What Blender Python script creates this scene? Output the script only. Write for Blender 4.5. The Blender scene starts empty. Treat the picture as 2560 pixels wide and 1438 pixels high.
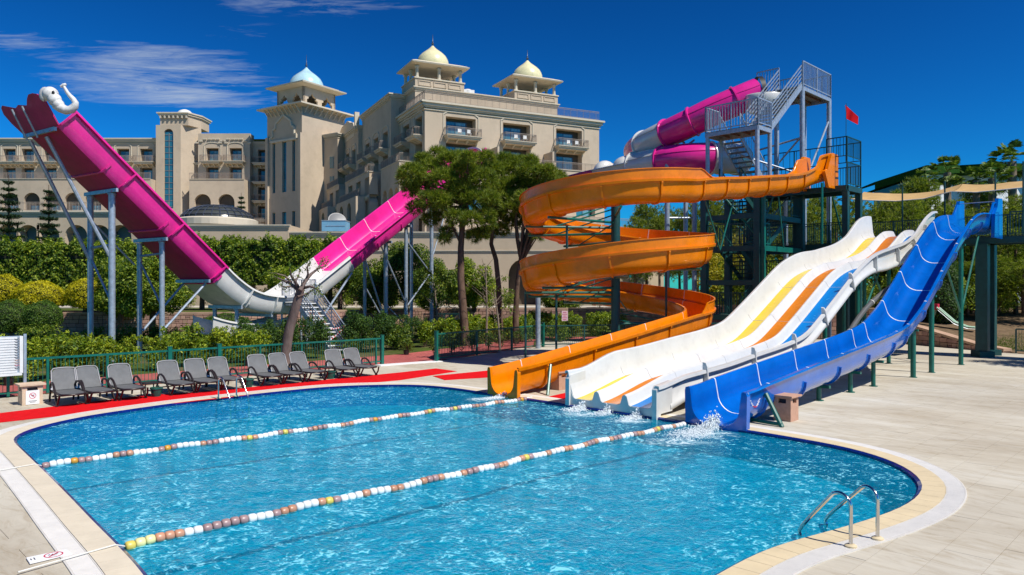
import bpy, bmesh, math, random
import numpy as np
from mathutils import Vector, Matrix
from mathutils.geometry import tessellate_polygon

random.seed(7)
R = math.radians
scene = bpy.context.scene
col = scene.collection

# ------------------------------------------------------------------ camera
cam_d = bpy.data.cameras.new('camera')
cam = bpy.data.objects.new('camera', cam_d)
col.objects.link(cam)
cam.location = (0, 0, 3.3)
cam.rotation_euler = (R(90), 0, 0)
cam_d.sensor_width = 36
cam_d.lens = 36 * 1850 / 2560
cam_d.clip_start = 0.1
cam_d.clip_end = 3000
scene.camera = cam

# ------------------------------------------------------------------ light
SUN = Vector((0.80, -0.57, 0)).normalized()
ELEV = R(54)
SUNDIR = Vector((SUN.x * math.cos(ELEV), SUN.y * math.cos(ELEV), math.sin(ELEV)))
sd = bpy.data.lights.new('sun', 'SUN')
sd.energy = 4.9
sd.angle = R(0.5)
sd.color = (1.0, 0.955, 0.88)
so = bpy.data.objects.new('sun', sd)
col.objects.link(so)
so.location = (30, -30, 60)
so.rotation_euler = SUNDIR.to_track_quat('Z', 'Y').to_euler()

world = bpy.data.worlds.new('World')
scene.world = world
world.use_nodes = True
wn = world.node_tree
for n in list(wn.nodes):
 wn.nodes.remove(n)


class NT:
 """small helper to wire shader nodes"""
 def __init__(s, nt):
  s.nt = nt

 def n(s, t, **kw):
  nd = s.nt.nodes.new(t)
  for k, v in kw.items():
   if isinstance(k, str) and hasattr(nd, k):
    setattr(nd, k, v)
  return nd

 def l(s, a, b):
  s.nt.links.new(a, b)

 def math(s, op, a, b=None, c=None, clamp=False):
  nd = s.nt.nodes.new('ShaderNodeMath')
  nd.operation = op
  nd.use_clamp = clamp
  for i, v in enumerate((a, b, c)):
   if v is None:
    continue
   if isinstance(v, (int, float)):
    nd.inputs[i].default_value = v
   else:
    s.l(v, nd.inputs[i])
  return nd.outputs[0]

 def vmath(s, op, a, b=None):
  nd = s.nt.nodes.new('ShaderNodeVectorMath')
  nd.operation = op
  for i, v in enumerate((a, b)):
   if v is None:
    continue
   if isinstance(v, (tuple, list)):
    nd.inputs[i].default_value = v
   else:
    s.l(v, nd.inputs[i])
  return nd.outputs[0]

 def noise(s, vec, scale, detail=3, rough=0.5, dist=0.0):
  nd = s.nt.nodes.new('ShaderNodeTexNoise')
  nd.inputs['Scale'].default_value = scale
  nd.inputs['Detail'].default_value = detail
  nd.inputs['Roughness'].default_value = rough
  nd.inputs['Distortion'].default_value = dist
  if vec is not None:
   s.l(vec, nd.inputs['Vector'])
  return nd.outputs['Fac']

 def ramp(s, fac, stops, interp='LINEAR'):
  nd = s.nt.nodes.new('ShaderNodeValToRGB')
  cr = nd.color_ramp
  cr.interpolation = interp
  while len(cr.elements) < len(stops):
   cr.elements.new(0.5)
  for e, (p, c) in zip(cr.elements, stops):
   e.position = p
   if isinstance(c, (int, float)):
    c = (c, c, c)
   e.color = (c[0], c[1], c[2], 1)
  s.l(fac, nd.inputs[0])
  return nd.outputs[0]

 def mix(s, fac, a, b, blend='MIX'):
  nd = s.nt.nodes.new('ShaderNodeMix')
  nd.data_type = 'RGBA'
  nd.blend_type = blend
  for i, v in ((0, fac), (6, a), (7, b)):
   if isinstance(v, (int, float)):
    if i == 0:
     nd.inputs[0].default_value = v
    else:
     nd.inputs[i].default_value = (v, v, v, 1)
   elif isinstance(v, (tuple, list)):
    nd.inputs[i].default_value = (v[0], v[1], v[2], 1)
   else:
    s.l(v, nd.inputs[i])
  return nd.outputs[2]

 def mapping(s, vec, scale=(1, 1, 1), rot=(0, 0, 0), loc=(0, 0, 0)):
  nd = s.nt.nodes.new('ShaderNodeMapping')
  nd.inputs['Scale'].default_value = scale
  nd.inputs['Rotation'].default_value = rot
  nd.inputs['Location'].default_value = loc
  s.l(vec, nd.inputs['Vector'])
  return nd.outputs[0]


W = NT(wn)
sky = W.n('ShaderNodeTexSky')
sky.sky_type = 'NISHITA'
sky.sun_disc = False
sky.sun_elevation = ELEV
sky.sun_rotation = math.atan2(SUN.x, SUN.y)
sky.altitude = 300
sky.air_density = 1.0
sky.dust_density = 0.15
sky.ozone_density = 5.0
tc = W.n('ShaderNodeTexCoord')
sep = W.n('ShaderNodeSeparateXYZ')
W.l(tc.outputs['Generated'], sep.inputs[0])
gam = W.n('ShaderNodeGamma')
gam.inputs[1].default_value = 1.8
W.l(sky.outputs[0], gam.inputs[0])
tinted = W.mix(1.0, gam.outputs[0], (0.022, 0.233, 0.318), 'MULTIPLY')
# thin cirrus: noise on a flat layer far overhead, kept to two patches of the sky by direction
zz = W.math('MAXIMUM', sep.outputs[2], 0.03)
cx = W.math('DIVIDE', sep.outputs[0], zz)
cy = W.math('DIVIDE', sep.outputs[1], zz)
comb = W.n('ShaderNodeCombineXYZ')
W.l(cx, comb.inputs[0]); W.l(cy, comb.inputs[1])
mp = W.mapping(comb.outputs[0], scale=(0.45, 1.3, 1), rot=(0, 0, R(-14)))
n1 = W.noise(mp, 1.6, 8, 0.60, 0.9)
n2 = W.noise(mp, 6.5, 8, 0.72, 1.6)
nn = W.math('ADD', W.math('MULTIPLY', n1, 0.72), W.math('MULTIPLY', n2, 0.28))


def patch(px, py, rx, ry, rot=0.0):
 """soft elliptical patch of sky round the direction (px,py) given as x/y, z/y slopes"""
 ex = W.math('DIVIDE', sep.outputs[0], W.math('MAXIMUM', sep.outputs[1], 0.05))
 ez = W.math('DIVIDE', sep.outputs[2], W.math('MAXIMUM', sep.outputs[1], 0.05))
 dx = W.math('SUBTRACT', ex, px); dz = W.math('SUBTRACT', ez, py)
 c, s_ = math.cos(rot), math.sin(rot)
 u = W.math('ADD', W.math('MULTIPLY', dx, c), W.math('MULTIPLY', dz, s_))
 v = W.math('SUBTRACT', W.math('MULTIPLY', dz, c), W.math('MULTIPLY', dx, s_))
 u = W.math('DIVIDE', u, rx); v = W.math('DIVIDE', v, ry)
 r2 = W.math('ADD', W.math('MULTIPLY', u, u), W.math('MULTIPLY', v, v))
 m = W.math('SUBTRACT', 1.0, r2, clamp=True)
 return W.math('MULTIPLY', m, W.math('GREATER_THAN', sep.outputs[1], 0.06))


m1 = patch(-0.46, 0.283, 0.25, 0.070, -0.12)
m2 = patch(-0.26, 0.388, 0.22, 0.030, -0.03)
m3 = patch(-0.66, 0.330, 0.15, 0.035, -0.1)
m4 = patch(-0.37, 0.335, 0.12, 0.03, 0.05)
mask = W.math('MAXIMUM', m1, W.math('MAXIMUM', W.math('MULTIPLY', m2, 0.9), W.math('MAXIMUM', W.math('MULTIPLY', m3, 0.8), W.math('MULTIPLY', m4, 0.45))))
thr = W.math('SUBTRACT', 0.66, W.math('MULTIPLY', mask, 0.24))
cl = W.math('MULTIPLY', W.math('SUBTRACT', nn, thr), 4.2, clamp=True)
cl = W.math('MULTIPLY', W.math('MULTIPLY', cl, mask, clamp=True), 1.5, clamp=True)
cl = W.math('MULTIPLY', cl, 0.70)
skyc = W.mix(cl, tinted, (6.2, 7.2, 8.4))
bg = W.n('ShaderNodeBackground')
W.l(skyc, bg.inputs[0])
bg.inputs[1].default_value = 0.072
wo = W.n('ShaderNodeOutputWorld')
W.l(bg.outputs[0], wo.inputs[0])

vs = scene.view_settings
vs.view_transform = 'Standard'
vs.look = 'None'
vs.gamma = 1
vs.use_curve_mapping = False
vs.exposure = 0.18
try:
 scene.cycles.max_bounces = 8
 scene.cycles.diffuse_bounces = 3
 scene.cycles.glossy_bounces = 3
 scene.cycles.transparent_max_bounces = 16
 scene.cycles.caustics_reflective = False
 scene.cycles.caustics_refractive = False
except Exception:
 pass

# ------------------------------------------------------------------ materials
MATS = {}


def mat(name, c, rough=0.6, metal=0.0, var=0.12, vscale=1.5, bump=0.0, bscale=20.0, c2=None, spec=0.5,
 stretch=None, grime=0.0, coat=0.0):
 """principled material whose colour wanders by a soft noise and whose surface has a fine relief"""
 if name in MATS:
  return MATS[name]
 m = bpy.data.materials.new(name)
 m.use_nodes = True
 nt = m.node_tree
 N = NT(nt)
 b = nt.nodes['Principled BSDF']
 b.inputs['Roughness'].default_value = rough
 b.inputs['Metallic'].default_value = metal
 if 'Specular IOR Level' in b.inputs:
  b.inputs['Specular IOR Level'].default_value = spec
 if coat:
  b.inputs['Coat Weight'].default_value = coat
  b.inputs['Coat Roughness'].default_value = 0.08
 g = N.n('ShaderNodeNewGeometry')
 pos = g.outputs['Position']
 if stretch:
  pos = N.mapping(pos, scale=stretch)
 n = N.noise(pos, vscale, 5, 0.6)
 if c2 is None:
  lo = tuple(max(0, x * (1 - var)) for x in c)
  hi = tuple(min(1, x * (1 + var)) for x in c)
 else:
  lo, hi = c2, c
 cc = N.ramp(n, [(0.32, lo), (0.68, hi)])
 if grime:
  n3 = N.noise(g.outputs['Position'], vscale * 3.1, 6, 0.7)
  gg = N.ramp(n3, [(0.48, 1.0), (0.75, 1.0 - grime)])
  cc = N.mix(1.0, cc, gg, 'MULTIPLY')
 N.l(cc, b.inputs['Base Color'])
 if bump:
  bn = N.noise(pos, bscale, 4, 0.6)
  bp = N.n('ShaderNodeBump')
  bp.inputs['Strength'].default_value = bump
  bp.inputs['Distance'].default_value = 0.02
  N.l(bn, bp.inputs['Height'])
  N.l(bp.outputs[0], b.inputs['Normal'])
 rr = N.noise(g.outputs['Position'], vscale * 2.3, 3)
 rv = N.math('ADD', N.math('MULTIPLY', rr, 0.16), max(0.02, rough - 0.08))
 N.l(rv, b.inputs['Roughness'])
 MATS[name] = m
 return m


def leafmat(name, dark, mid, light, trans=0.35, rough=0.55, nscale=0.7):
 m = bpy.data.materials.new(name)
 m.use_nodes = True
 nt = m.node_tree
 N = NT(nt)
 b = nt.nodes['Principled BSDF']
 b.inputs['Roughness'].default_value = rough
 b.inputs['Specular IOR Level'].default_value = 0.35
 g = N.n('ShaderNodeNewGeometry')
 n = N.noise(g.outputs['Position'], nscale, 3)
 f = N.math('ADD', N.math('MULTIPLY', g.outputs['Random Per Island'], 0.6), N.math('MULTIPLY', n, 0.4))
 cc = N.ramp(f, [(0.15, dark), (0.5, mid), (0.82, light)])
 N.l(cc, b.inputs['Base Color'])
 tr = N.n('ShaderNodeBsdfTranslucent')
 tcx = N.mix(1.0, cc, (1.25, 1.35, 0.6), 'MULTIPLY')
 N.l(tcx, tr.inputs[0])
 ms = N.n('ShaderNodeMixShader')
 ms.inputs[0].default_value = trans
 N.l(b.outputs[0], ms.inputs[1])
 N.l(tr.outputs[0], ms.inputs[2])
 N.l(ms.outputs[0], nt.nodes['Material Output'].inputs[0])
 MATS[name] = m
 return m


M = {}
M['stucco'] = mat('hotel_stucco', (0.53, 0.43, 0.315), 0.9, var=0.09, vscale=0.25, bump=0.15, bscale=6, grime=0.14, stretch=(1, 1, 0.4), spec=0.2)
M['stucco_pale'] = mat('pale_stucco_trim', (0.60, 0.53, 0.41), 0.85, var=0.05, vscale=0.5, grime=0.08, spec=0.2)
M['podium'] = mat('podium_stucco', (0.50, 0.40, 0.28), 0.9, var=0.08, vscale=0.3, grime=0.1, spec=0.2)
M['dome_yellow'] = mat('dome_cream', (0.74, 0.68, 0.40), 0.28, var=0.10, vscale=0.9, grime=0.12)
M['dome_blue'] = mat('dome_pale_blue', (0.42, 0.62, 0.68), 0.25, var=0.12, vscale=0.9, grime=0.10)
M['dome_white'] = mat('dome_white', (0.75, 0.74, 0.68), 0.4)
M['finial'] = mat('finial_metal', (0.10, 0.12, 0.16), 0.4, metal=0.6)
M['glass'] = mat('window_glass', (0.03, 0.15, 0.20), 0.10, var=0.3, vscale=0.6, spec=1.0)
M['glass_curtain'] = mat('curtained_glass', (0.14, 0.30, 0.35), 0.15, var=0.35, vscale=2.5, stretch=(4, 4, 0.3), spec=0.8)
M['dark_in'] = mat('dark_interior', (0.10, 0.078, 0.055), 0.9)
M['balc_rail'] = mat('balcony_rail_paint', (0.30, 0.24, 0.19), 0.6)
M['white_plastic'] = mat('white_plastic', (0.82, 0.82, 0.80), 0.4)
M['galv'] = mat('galvanised_steel', (0.36, 0.42, 0.49), 0.42, metal=0.35, var=0.2, vscale=6, bump=0.05, grime=0.15)
M['green'] = mat('green_paint', (0.006, 0.125, 0.092), 0.35, var=0.18, vscale=3, grime=0.15)
M['green_dk'] = mat('dark_green_steel', (0.008, 0.060, 0.058), 0.45, var=0.2, vscale=3, grime=0.2)
M['green_soil'] = mat('green_grating', (0.02, 0.045, 0.04), 0.6)
M['twig'] = mat('dark_core', (0.022, 0.024, 0.010), 0.9)  # solid dark cores inside crowns: shade between leaves put into colour
M['orange'] = mat('orange_fibreglass', (0.86, 0.235, 0.0005), 0.26, var=0.11, vscale=0.9, grime=0.20, coat=0.08, spec=0.35)
# thin fibreglass lets some light through
_nt = M['orange'].node_tree
_N = NT(_nt)
_b = _nt.nodes['Principled BSDF']
_t = _N.n('ShaderNodeBsdfTranslucent')
_t.inputs[0].default_value = (0.95, 0.16, 0.0, 1)
_m = _N.n('ShaderNodeMixShader')
_m.inputs[0].default_value = 0.12
_N.l(_b.outputs[0], _m.inputs[1]); _N.l(_t.outputs[0], _m.inputs[2])
_N.l(_m.outputs[0], _nt.nodes['Material Output'].inputs[0])
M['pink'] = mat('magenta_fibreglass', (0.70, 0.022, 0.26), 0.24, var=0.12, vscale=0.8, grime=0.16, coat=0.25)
M['pink_under'] = mat('matt_shaded_magenta', (0.42, 0.012, 0.12), 0.5, var=0.12, vscale=2.2, stretch=(1, 1, 1), bump=0.1, grime=0.12)  # darker copy for the underside, its shade put into the colour
M['white_gel'] = mat('white_fibreglass', (0.66, 0.655, 0.62), 0.22, var=0.05, vscale=0.9, grime=0.11, coat=0.3)
M['blue'] = mat('blue_fibreglass', (0.001, 0.115, 0.50), 0.16, var=0.14, vscale=0.8, grime=0.18, coat=0.5)
M['lane_y'] = mat('lane_yellow', (0.72, 0.50, 0.005), 0.25, var=0.08, coat=0.3)
M['lane_o'] = mat('lane_orange', (0.66, 0.20, 0.008), 0.25, var=0.08, coat=0.3)
M['lane_b'] = mat('lane_blue', (0.005, 0.20, 0.58), 0.25, var=0.08, coat=0.3)
M['seam'] = mat('white_sealant', (0.80, 0.80, 0.76), 0.5)
M['seam_dk'] = mat('grey_sealant', (0.45, 0.45, 0.44), 0.5)
M['steel'] = mat('polished_steel', (0.62, 0.60, 0.57), 0.16, metal=1.0, var=0.1, vscale=9)
M['lounger'] = mat('brown_resin', (0.022, 0.015, 0.014), 0.35, var=0.15, vscale=6)
M['sling'] = mat('grey_mesh_fabric', (0.115, 0.118, 0.120), 0.6, var=0.12, vscale=4, bump=0.3, bscale=220)
M['sling_edge'] = mat('pale_edge_trim', (0.27, 0.265, 0.27), 0.4)
M['pot'] = mat('green_glazed_pot', (0.006, 0.10, 0.075), 0.2, var=0.2, vscale=8)
M['black'] = mat('black_plastic', (0.012, 0.012, 0.012), 0.5)
M['soil'] = mat('dry_soil', (0.16, 0.11, 0.065), 0.95, var=0.35, vscale=2.0, bump=0.6, bscale=14, spec=0.1)
M['bark'] = mat('pine_bark', (0.13, 0.085, 0.06), 0.95, var=0.4, vscale=5, bump=0.9, bscale=22, stretch=(1, 1, 0.35), spec=0.1)
M['bark_pale'] = mat('pale_bark', (0.24, 0.19, 0.145), 0.9, var=0.3, vscale=5, bump=0.6, bscale=25, stretch=(1, 1, 0.35), spec=0.1)
M['bark_mauve'] = mat('grey_mauve_bark', (0.16, 0.115, 0.10), 0.9, var=0.35, vscale=4, bump=0.7, bscale=20, stretch=(1, 1, 0.4), spec=0.1)
M['carpet'] = mat('red_carpet', (0.66, 0.010, 0.014), 0.95, var=0.10, vscale=5, bump=0.6, bscale=160, spec=0.05)
M['board_white'] = mat('white_painted_slat', (0.72, 0.73, 0.72), 0.5, var=0.05, vscale=3, grime=0.1)
M['concrete'] = mat('concrete', (0.50, 0.45, 0.38), 0.9, var=0.1, vscale=1.2, bump=0.2, grime=0.15, spec=0.15)
M['bin'] = mat('pink_terrazzo', (0.50, 0.29, 0.20), 0.8, var=0.10, vscale=7, bump=0.2, bscale=60, grime=0.15, spec=0.2)
M['bin_pale'] = mat('pale_terrazzo', (0.62, 0.47, 0.33), 0.8, var=0.12, vscale=7, bump=0.2, bscale=60, grime=0.2, spec=0.2)
M['print_white'] = mat('print_white', (0.80, 0.80, 0.80), 0.5, var=0.02)
M['print_red'] = mat('print_red', (0.55, 0.02, 0.06), 0.5, var=0.02)
M['print_black'] = mat('print_black', (0.03, 0.03, 0.035), 0.5, var=0.02)
M['print_pink'] = mat('print_pink', (0.66, 0.45, 0.50), 0.5, var=0.04)
M['sail'] = mat('beige_sailcloth', (0.52, 0.345, 0.155), 0.85, var=0.10, vscale=2, bump=0.2, spec=0.1)
M['flag'] = mat('red_flag_cloth', (0.62, 0.008, 0.016), 0.8, var=0.08, spec=0.1)
M['rope'] = mat('white_rope', (0.68, 0.66, 0.60), 0.8, var=0.1, vscale=30)
M['turf_roof'] = mat('artificial_turf', (0.020, 0.065, 0.010), 0.95, var=0.35, vscale=6, bump=0.8, bscale=40, spec=0.05)
M['pipe'] = mat('grey_pvc', (0.10, 0.105, 0.11), 0.4, var=0.1)
M['water_pipe_dk'] = M['pipe']
M['stone_cap'] = mat('stone_capping', (0.45, 0.30, 0.21), 0.9, var=0.15, vscale=2, bump=0.4, bscale=16, spec=0.1)
M['mortar'] = mat('dark_mortar', (0.12, 0.075, 0.055), 0.95, var=0.15, spec=0.1)
M['elephant'] = mat('white_painted_plaster', (0.66, 0.65, 0.62), 0.5, var=0.15, vscale=3, grime=0.3)
M['ahu'] = mat('blue_grey_sheet', (0.16, 0.36, 0.52), 0.35, var=0.08, vscale=1.5)
M['deck_wood'] = mat('grey_tread', (0.20, 0.21, 0.21), 0.7, var=0.15)
M['plank'] = mat('brown_planks', (0.16, 0.085, 0.06), 0.8, var=0.2)
M['kid_slide'] = mat('faded_green_plastic', (0.36, 0.55, 0.40), 0.5, var=0.2)
M['crane_net'] = M['black']

LEAF = dict(
 bush=leafmat('laurel_leaves', (0.03, 0.08, 0.006), (0.17, 0.26, 0.012), (0.46, 0.50, 0.03)),
 hedge=leafmat('hedge_leaves', (0.018, 0.05, 0.006), (0.08, 0.15, 0.012), (0.28, 0.34, 0.03)),
 big=leafmat('ficus_leaves', (0.022, 0.06, 0.006), (0.12, 0.20, 0.012), (0.38, 0.43, 0.035)),
 cypress=leafmat('cypress_leaves', (0.012, 0.04, 0.010), (0.04, 0.10, 0.016), (0.13, 0.22, 0.03)),
 pine=leafmat('pine_needles', (0.03, 0.065, 0.006), (0.145, 0.205, 0.014), (0.38, 0.41, 0.04), trans=0.3),
 farpine=leafmat('far_pine_needles', (0.035, 0.07, 0.008), (0.15, 0.21, 0.018), (0.38, 0.40, 0.05), trans=0.4),
 norfolk=leafmat('araucaria_leaves', (0.006, 0.024, 0.010), (0.020, 0.055, 0.018), (0.06, 0.10, 0.03), trans=0.2),
 golden=leafmat('golden_conifer_leaves', (0.16, 0.17, 0.004), (0.50, 0.45, 0.008), (0.75, 0.64, 0.02)),
 green=leafmat('clipped_green_leaves', (0.02, 0.06, 0.008), (0.07, 0.15, 0.018), (0.17, 0.26, 0.03)),
 yellow=leafmat('yellow_blossom_leaves', (0.10, 0.11, 0.006), (0.30, 0.27, 0.01), (0.55, 0.45, 0.02)),
 palm=leafmat('palm_fronds', (0.03, 0.07, 0.008), (0.11, 0.19, 0.02), (0.30, 0.38, 0.07), trans=0.25),
 grass=leafmat('lawn_grass', (0.04, 0.08, 0.008), (0.10, 0.17, 0.015), (0.22, 0.26, 0.04)),
 dry=leafmat('dry_leaves', (0.08, 0.06, 0.02), (0.16, 0.13, 0.05), (0.25, 0.22, 0.10), trans=0.2),
 )


# ------------------------------------------------------------------ object helpers
ORG = {}


def tag(o, label=None, cat=None, group=None, kind=None):
 if label:
  o['label'] = label
 if cat:
  o['category'] = cat
 if group:
  o['group'] = group
 if kind:
  o['kind'] = kind
 return o


def thing(name, label, cat, loc=(0, 0, 0), group=None, kind=None):
 o = bpy.data.objects.new(name, None)
 o.empty_display_size = 0.2
 o.location = loc
 col.objects.link(o)
 ORG[o] = Vector(loc)
 return tag(o, label, cat, group, kind)


class MB:
 """collects shapes in world coordinates and links them as ONE mesh object"""
 def __init__(s):
  s.v = []
  s.f = []
  s.m = []

 def add(s, vs, fs, mi=0):
  o = len(s.v)
  s.v.extend([tuple(x) for x in vs])
  for f in fs:
   s.f.append(tuple(i + o for i in f))
   s.m.append(mi)

 def box(s, c, size, rz=0.0, mi=0, ax=None):
  hx, hy, hz = size[0] / 2, size[1] / 2, size[2] / 2
  if ax is None:
   ca, sa = math.cos(rz), math.sin(rz)
   ux, uy, uz = (ca, sa, 0), (-sa, ca, 0), (0, 0, 1)
  else:
   ux, uy, uz = ax
  vs = []
  for sz in (-1, 1):
   for sx, sy in ((-1, -1), (1, -1), (1, 1), (-1, 1)):
    vs.append(tuple(c[i] + ux[i] * hx * sx + uy[i] * hy * sy + uz[i] * hz * sz for i in range(3)))
  s.add(vs, [(0, 3, 2, 1), (4, 5, 6, 7), (0, 1, 5, 4), (1, 2, 6, 5), (2, 3, 7, 6), (3, 0, 4, 7)], mi)

 def bar(s, p, q, w, h=None, mi=0):
  """square bar from p to q"""
  h = h or w
  p, q = Vector(p), Vector(q)
  d = q - p
  L = d.length
  if L < 1e-6:
   return
  z = d / L
  up = Vector((0, 0, 1)) if abs(z.z) < 0.95 else Vector((0.707, 0.707, 0))
  x = up.cross(z).normalized()
  y = z.cross(x)
  s.box(tuple((p + q) / 2), (w, h, L), mi=mi, ax=(tuple(x), tuple(y), tuple(z)))

 def tube(s, path, r, seg=8, mi=0, caps=True, r1=None):
  """round tube along a path; r may be one radius or one per point"""
  path = [Vector(p) for p in path]
  n = len(path)
  if isinstance(r, (int, float)):
   r1 = r if r1 is None else r1
   rr = [r + (r1 - r) * i / max(1, n - 1) for i in range(n)]
  else:
   rr = list(r)
  T = []
  for i in range(n):
   a = path[max(0, i - 1)]
   b = path[min(n - 1, i + 1)]
   T.append((b - a).normalized())
  up = Vector((0, 0, 1)) if abs(T[0].z) < 0.9 else Vector((0.707, -0.707, 0))
  x = (up - T[0] * up.dot(T[0])).normalized()
  vs = []
  for i in range(n):
   x = (x - T[i] * x.dot(T[i])).normalized()
   y = T[i].cross(x)
   for k in range(seg):
    a = 2 * math.pi * k / seg
    vs.append(tuple(path[i] + (x * math.cos(a) + y * math.sin(a)) * rr[i]))
  fs = []
  for i in range(n - 1):
   for k in range(seg):
    k2 = (k + 1) % seg
    fs.append((i * seg + k, i * seg + k2, (i + 1) * seg + k2, (i + 1) * seg + k))
  if caps:
   fs.append(tuple(reversed(range(seg))))
   fs.append(tuple((n - 1) * seg + k for k in range(seg)))
  s.add(vs, fs, mi)

 def lathe(s, prof, c, seg=16, mi=0, sx=1.0, sy=1.0):
  vs = []
  for r, z in prof:
   for k in range(seg):
    a = 2 * math.pi * k / seg
    vs.append((c[0] + r * math.cos(a) * sx, c[1] + r * math.sin(a) * sy, c[2] + z))
  fs = []
  for i in range(len(prof) - 1):
   for k in range(seg):
    k2 = (k + 1) % seg
    fs.append((i * seg + k, i * seg + k2, (i + 1) * seg + k2, (i + 1) * seg + k))
  fs.append(tuple(reversed(range(seg))))
  fs.append(tuple((len(prof) - 1) * seg + k for k in range(seg)))
  s.add(vs, fs, mi)

 def prism(s, poly, z0, z1, mi=0, mi_top=None):
  n = len(poly)
  vs = [(p[0], p[1], z0) for p in poly] + [(p[0], p[1], z1) for p in poly]
  s.add(vs, [tuple(reversed(range(n)))] + [(i, (i + 1) % n, (i + 1) % n + n, i + n) for i in range(n)], mi)
  s.add([(p[0], p[1], z1) for p in poly], [tuple(range(n))], mi if mi_top is None else mi_top)

 def quad(s, a, b, c, d, mi=0):
  s.add([a, b, c, d], [(0, 1, 2, 3)], mi)

 def build(s, name, mats, parent=None, smooth=None, label=None, kind=None, origin=None, cat=None, group=None):
  if not isinstance(mats, (list, tuple)):
   mats = [mats]
  if parent is not None:
   org = ORG[parent]
  elif origin is not None:
   org = Vector(origin)
  else:
   org = Vector((0, 0, 0))
  me = bpy.data.meshes.new(name)
  ox, oy, oz = org
  me.from_pydata([(x - ox, y - oy, z - oz) for x, y, z in s.v], [], s.f)
  for mt in mats:
   me.materials.append(mt)
  if len(mats) > 1:
   me.polygons.foreach_set('material_index', s.m)
  if smooth is not None:
   me.polygons.foreach_set('use_smooth', [True] * len(me.polygons))
   me.set_sharp_from_angle(angle=R(smooth))
  me.update()
  o = bpy.data.objects.new(name, me)
  col.objects.link(o)
  if parent is not None:
   o.parent = parent
  else:
   o.location = org
  ORG[o] = org
  return tag(o, label, cat, group, kind)


def child_copy(src, parent, loc=(0, 0, 0), rz=0.0, scale=None):
 """another piece that shares mesh data with src"""
 c = src.copy()
 col.objects.link(c)
 c.parent = parent
 c.location = loc
 c.rotation_euler = (0, 0, rz)
 if scale:
  c.scale = scale
 ORG[c] = ORG.get(parent, Vector((0, 0, 0)))
 return c


def kids(o):
 return [c for c in KIDS.get(o, [])]


def copy_tree(root, loc, rz, label=None):
 """a copy of a thing with copies of its parts and sub-parts"""
 def rec(o, parent):
  c = o.copy()
  col.objects.link(c)
  c.parent = parent
  for ch in [x for x in ALLKIDS(o)]:
   rec(ch, c)
  return c
 c = rec(root, None)
 c.location = loc
 c.rotation_euler = (0, 0, rz)
 if label:
  c['label'] = label
 return c


def ALLKIDS(o):
 return list(o.children)


def PX(px, py, Y):
 """point of the place at depth Y that was measured at (px, py) of the survey photograph"""
 return Vector(((px - 1280) / 1850 * Y, Y, 3.3 - (py - 719) / 1850 * Y))


def GP(px, py, z=0.0):
 Y = (3.3 - z) * 1850 / (py - 719)
 return Vector(((px - 1280) / 1850 * Y, Y, z))


U = Vector((0.70711, 0.70711, 0))      # the slides run along this bearing
V = Vector((0.70711, -0.70711, 0))     # across it


def smoothstep(a, b, x):
 t = min(1, max(0, (x - a) / (b - a)))
 return t * t * (3 - 2 * t)


def interp(tab, t):
 """monotone-ish cubic through (t, value) pairs"""
 n = len(tab)
 if t <= tab[0][0]:
  return tab[0][1]
 if t >= tab[-1][0]:
  return tab[-1][1]
 for i in range(n - 1):
  if tab[i][0] <= t <= tab[i + 1][0]:
   break

 def sl(j):
  if j <= 0:
   return (tab[1][1] - tab[0][1]) / (tab[1][0] - tab[0][0])
  if j >= n - 1:
   return (tab[-1][1] - tab[-2][1]) / (tab[-1][0] - tab[-2][0])
  return (tab[j + 1][1] - tab[j - 1][1]) / (tab[j + 1][0] - tab[j - 1][0])
 x0, y0 = tab[i]
 x1, y1 = tab[i + 1]
 h = x1 - x0
 u = (t - x0) / h
 m0, m1 = sl(i) * h, sl(i + 1) * h
 return (2 * u**3 - 3 * u**2 + 1) * y0 + (u**3 - 2 * u**2 + u) * m0 + (-2 * u**3 + 3 * u**2) * y1 + (u**3 - u**2) * m1


def thicken(prof, t):
 """closed outline of a sheet of thickness t that follows the open polyline prof (to its lower/outer side)"""
 n = len(prof)
 off = []
 for i in range(n):
  a = prof[max(0, i - 1)]
  b = prof[min(n - 1, i + 1)]
  dx, dy = b[0] - a[0], b[1] - a[1]
  L = math.hypot(dx, dy) or 1
  off.append((prof[i][0] + dy / L * t, prof[i][1] - dx / L * t))
 return list(prof) + off[::-1]


def frames(path):
 out = []
 n = len(path)
 for i in range(n):
  a = path[max(0, i - 1)]
  b = path[min(n - 1, i + 1)]
  T = (b - a).normalized()
  C = T.cross(Vector((0, 0, 1)))
  C = C.normalized()
  Uv = C.cross(T).normalized()
  out.append((path[i], T, C, Uv))
 return out


def sweep_mesh(mb, frs, prof_fn, mi_fn=None, caps=True):
 """prof_fn(i) -> closed outline [(across, up)]"""
 n = len(frs)
 m = None
 vs = []
 for i, (P, T, C, Uv) in enumerate(frs):
  pr = prof_fn(i)
  m = len(pr)
  for a, b in pr:
   vs.append(tuple(P + C * a + Uv * b))
 base = len(mb.v)
 mb.v.extend(vs)
 for i in range(n - 1):
  for k in range(m):
   k2 = (k + 1) % m
   mb.f.append((base + i * m + k, base + i * m + k2, base + (i + 1) * m + k2, base + (i + 1) * m + k))
   mb.m.append(mi_fn(k) if mi_fn else 0)
 if caps:
  mb.f.append(tuple(base + k for k in reversed(range(m))))
  mb.m.append(0)
  mb.f.append(tuple(base + (n - 1) * m + k for k in range(m)))
  mb.m.append(0)
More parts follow.
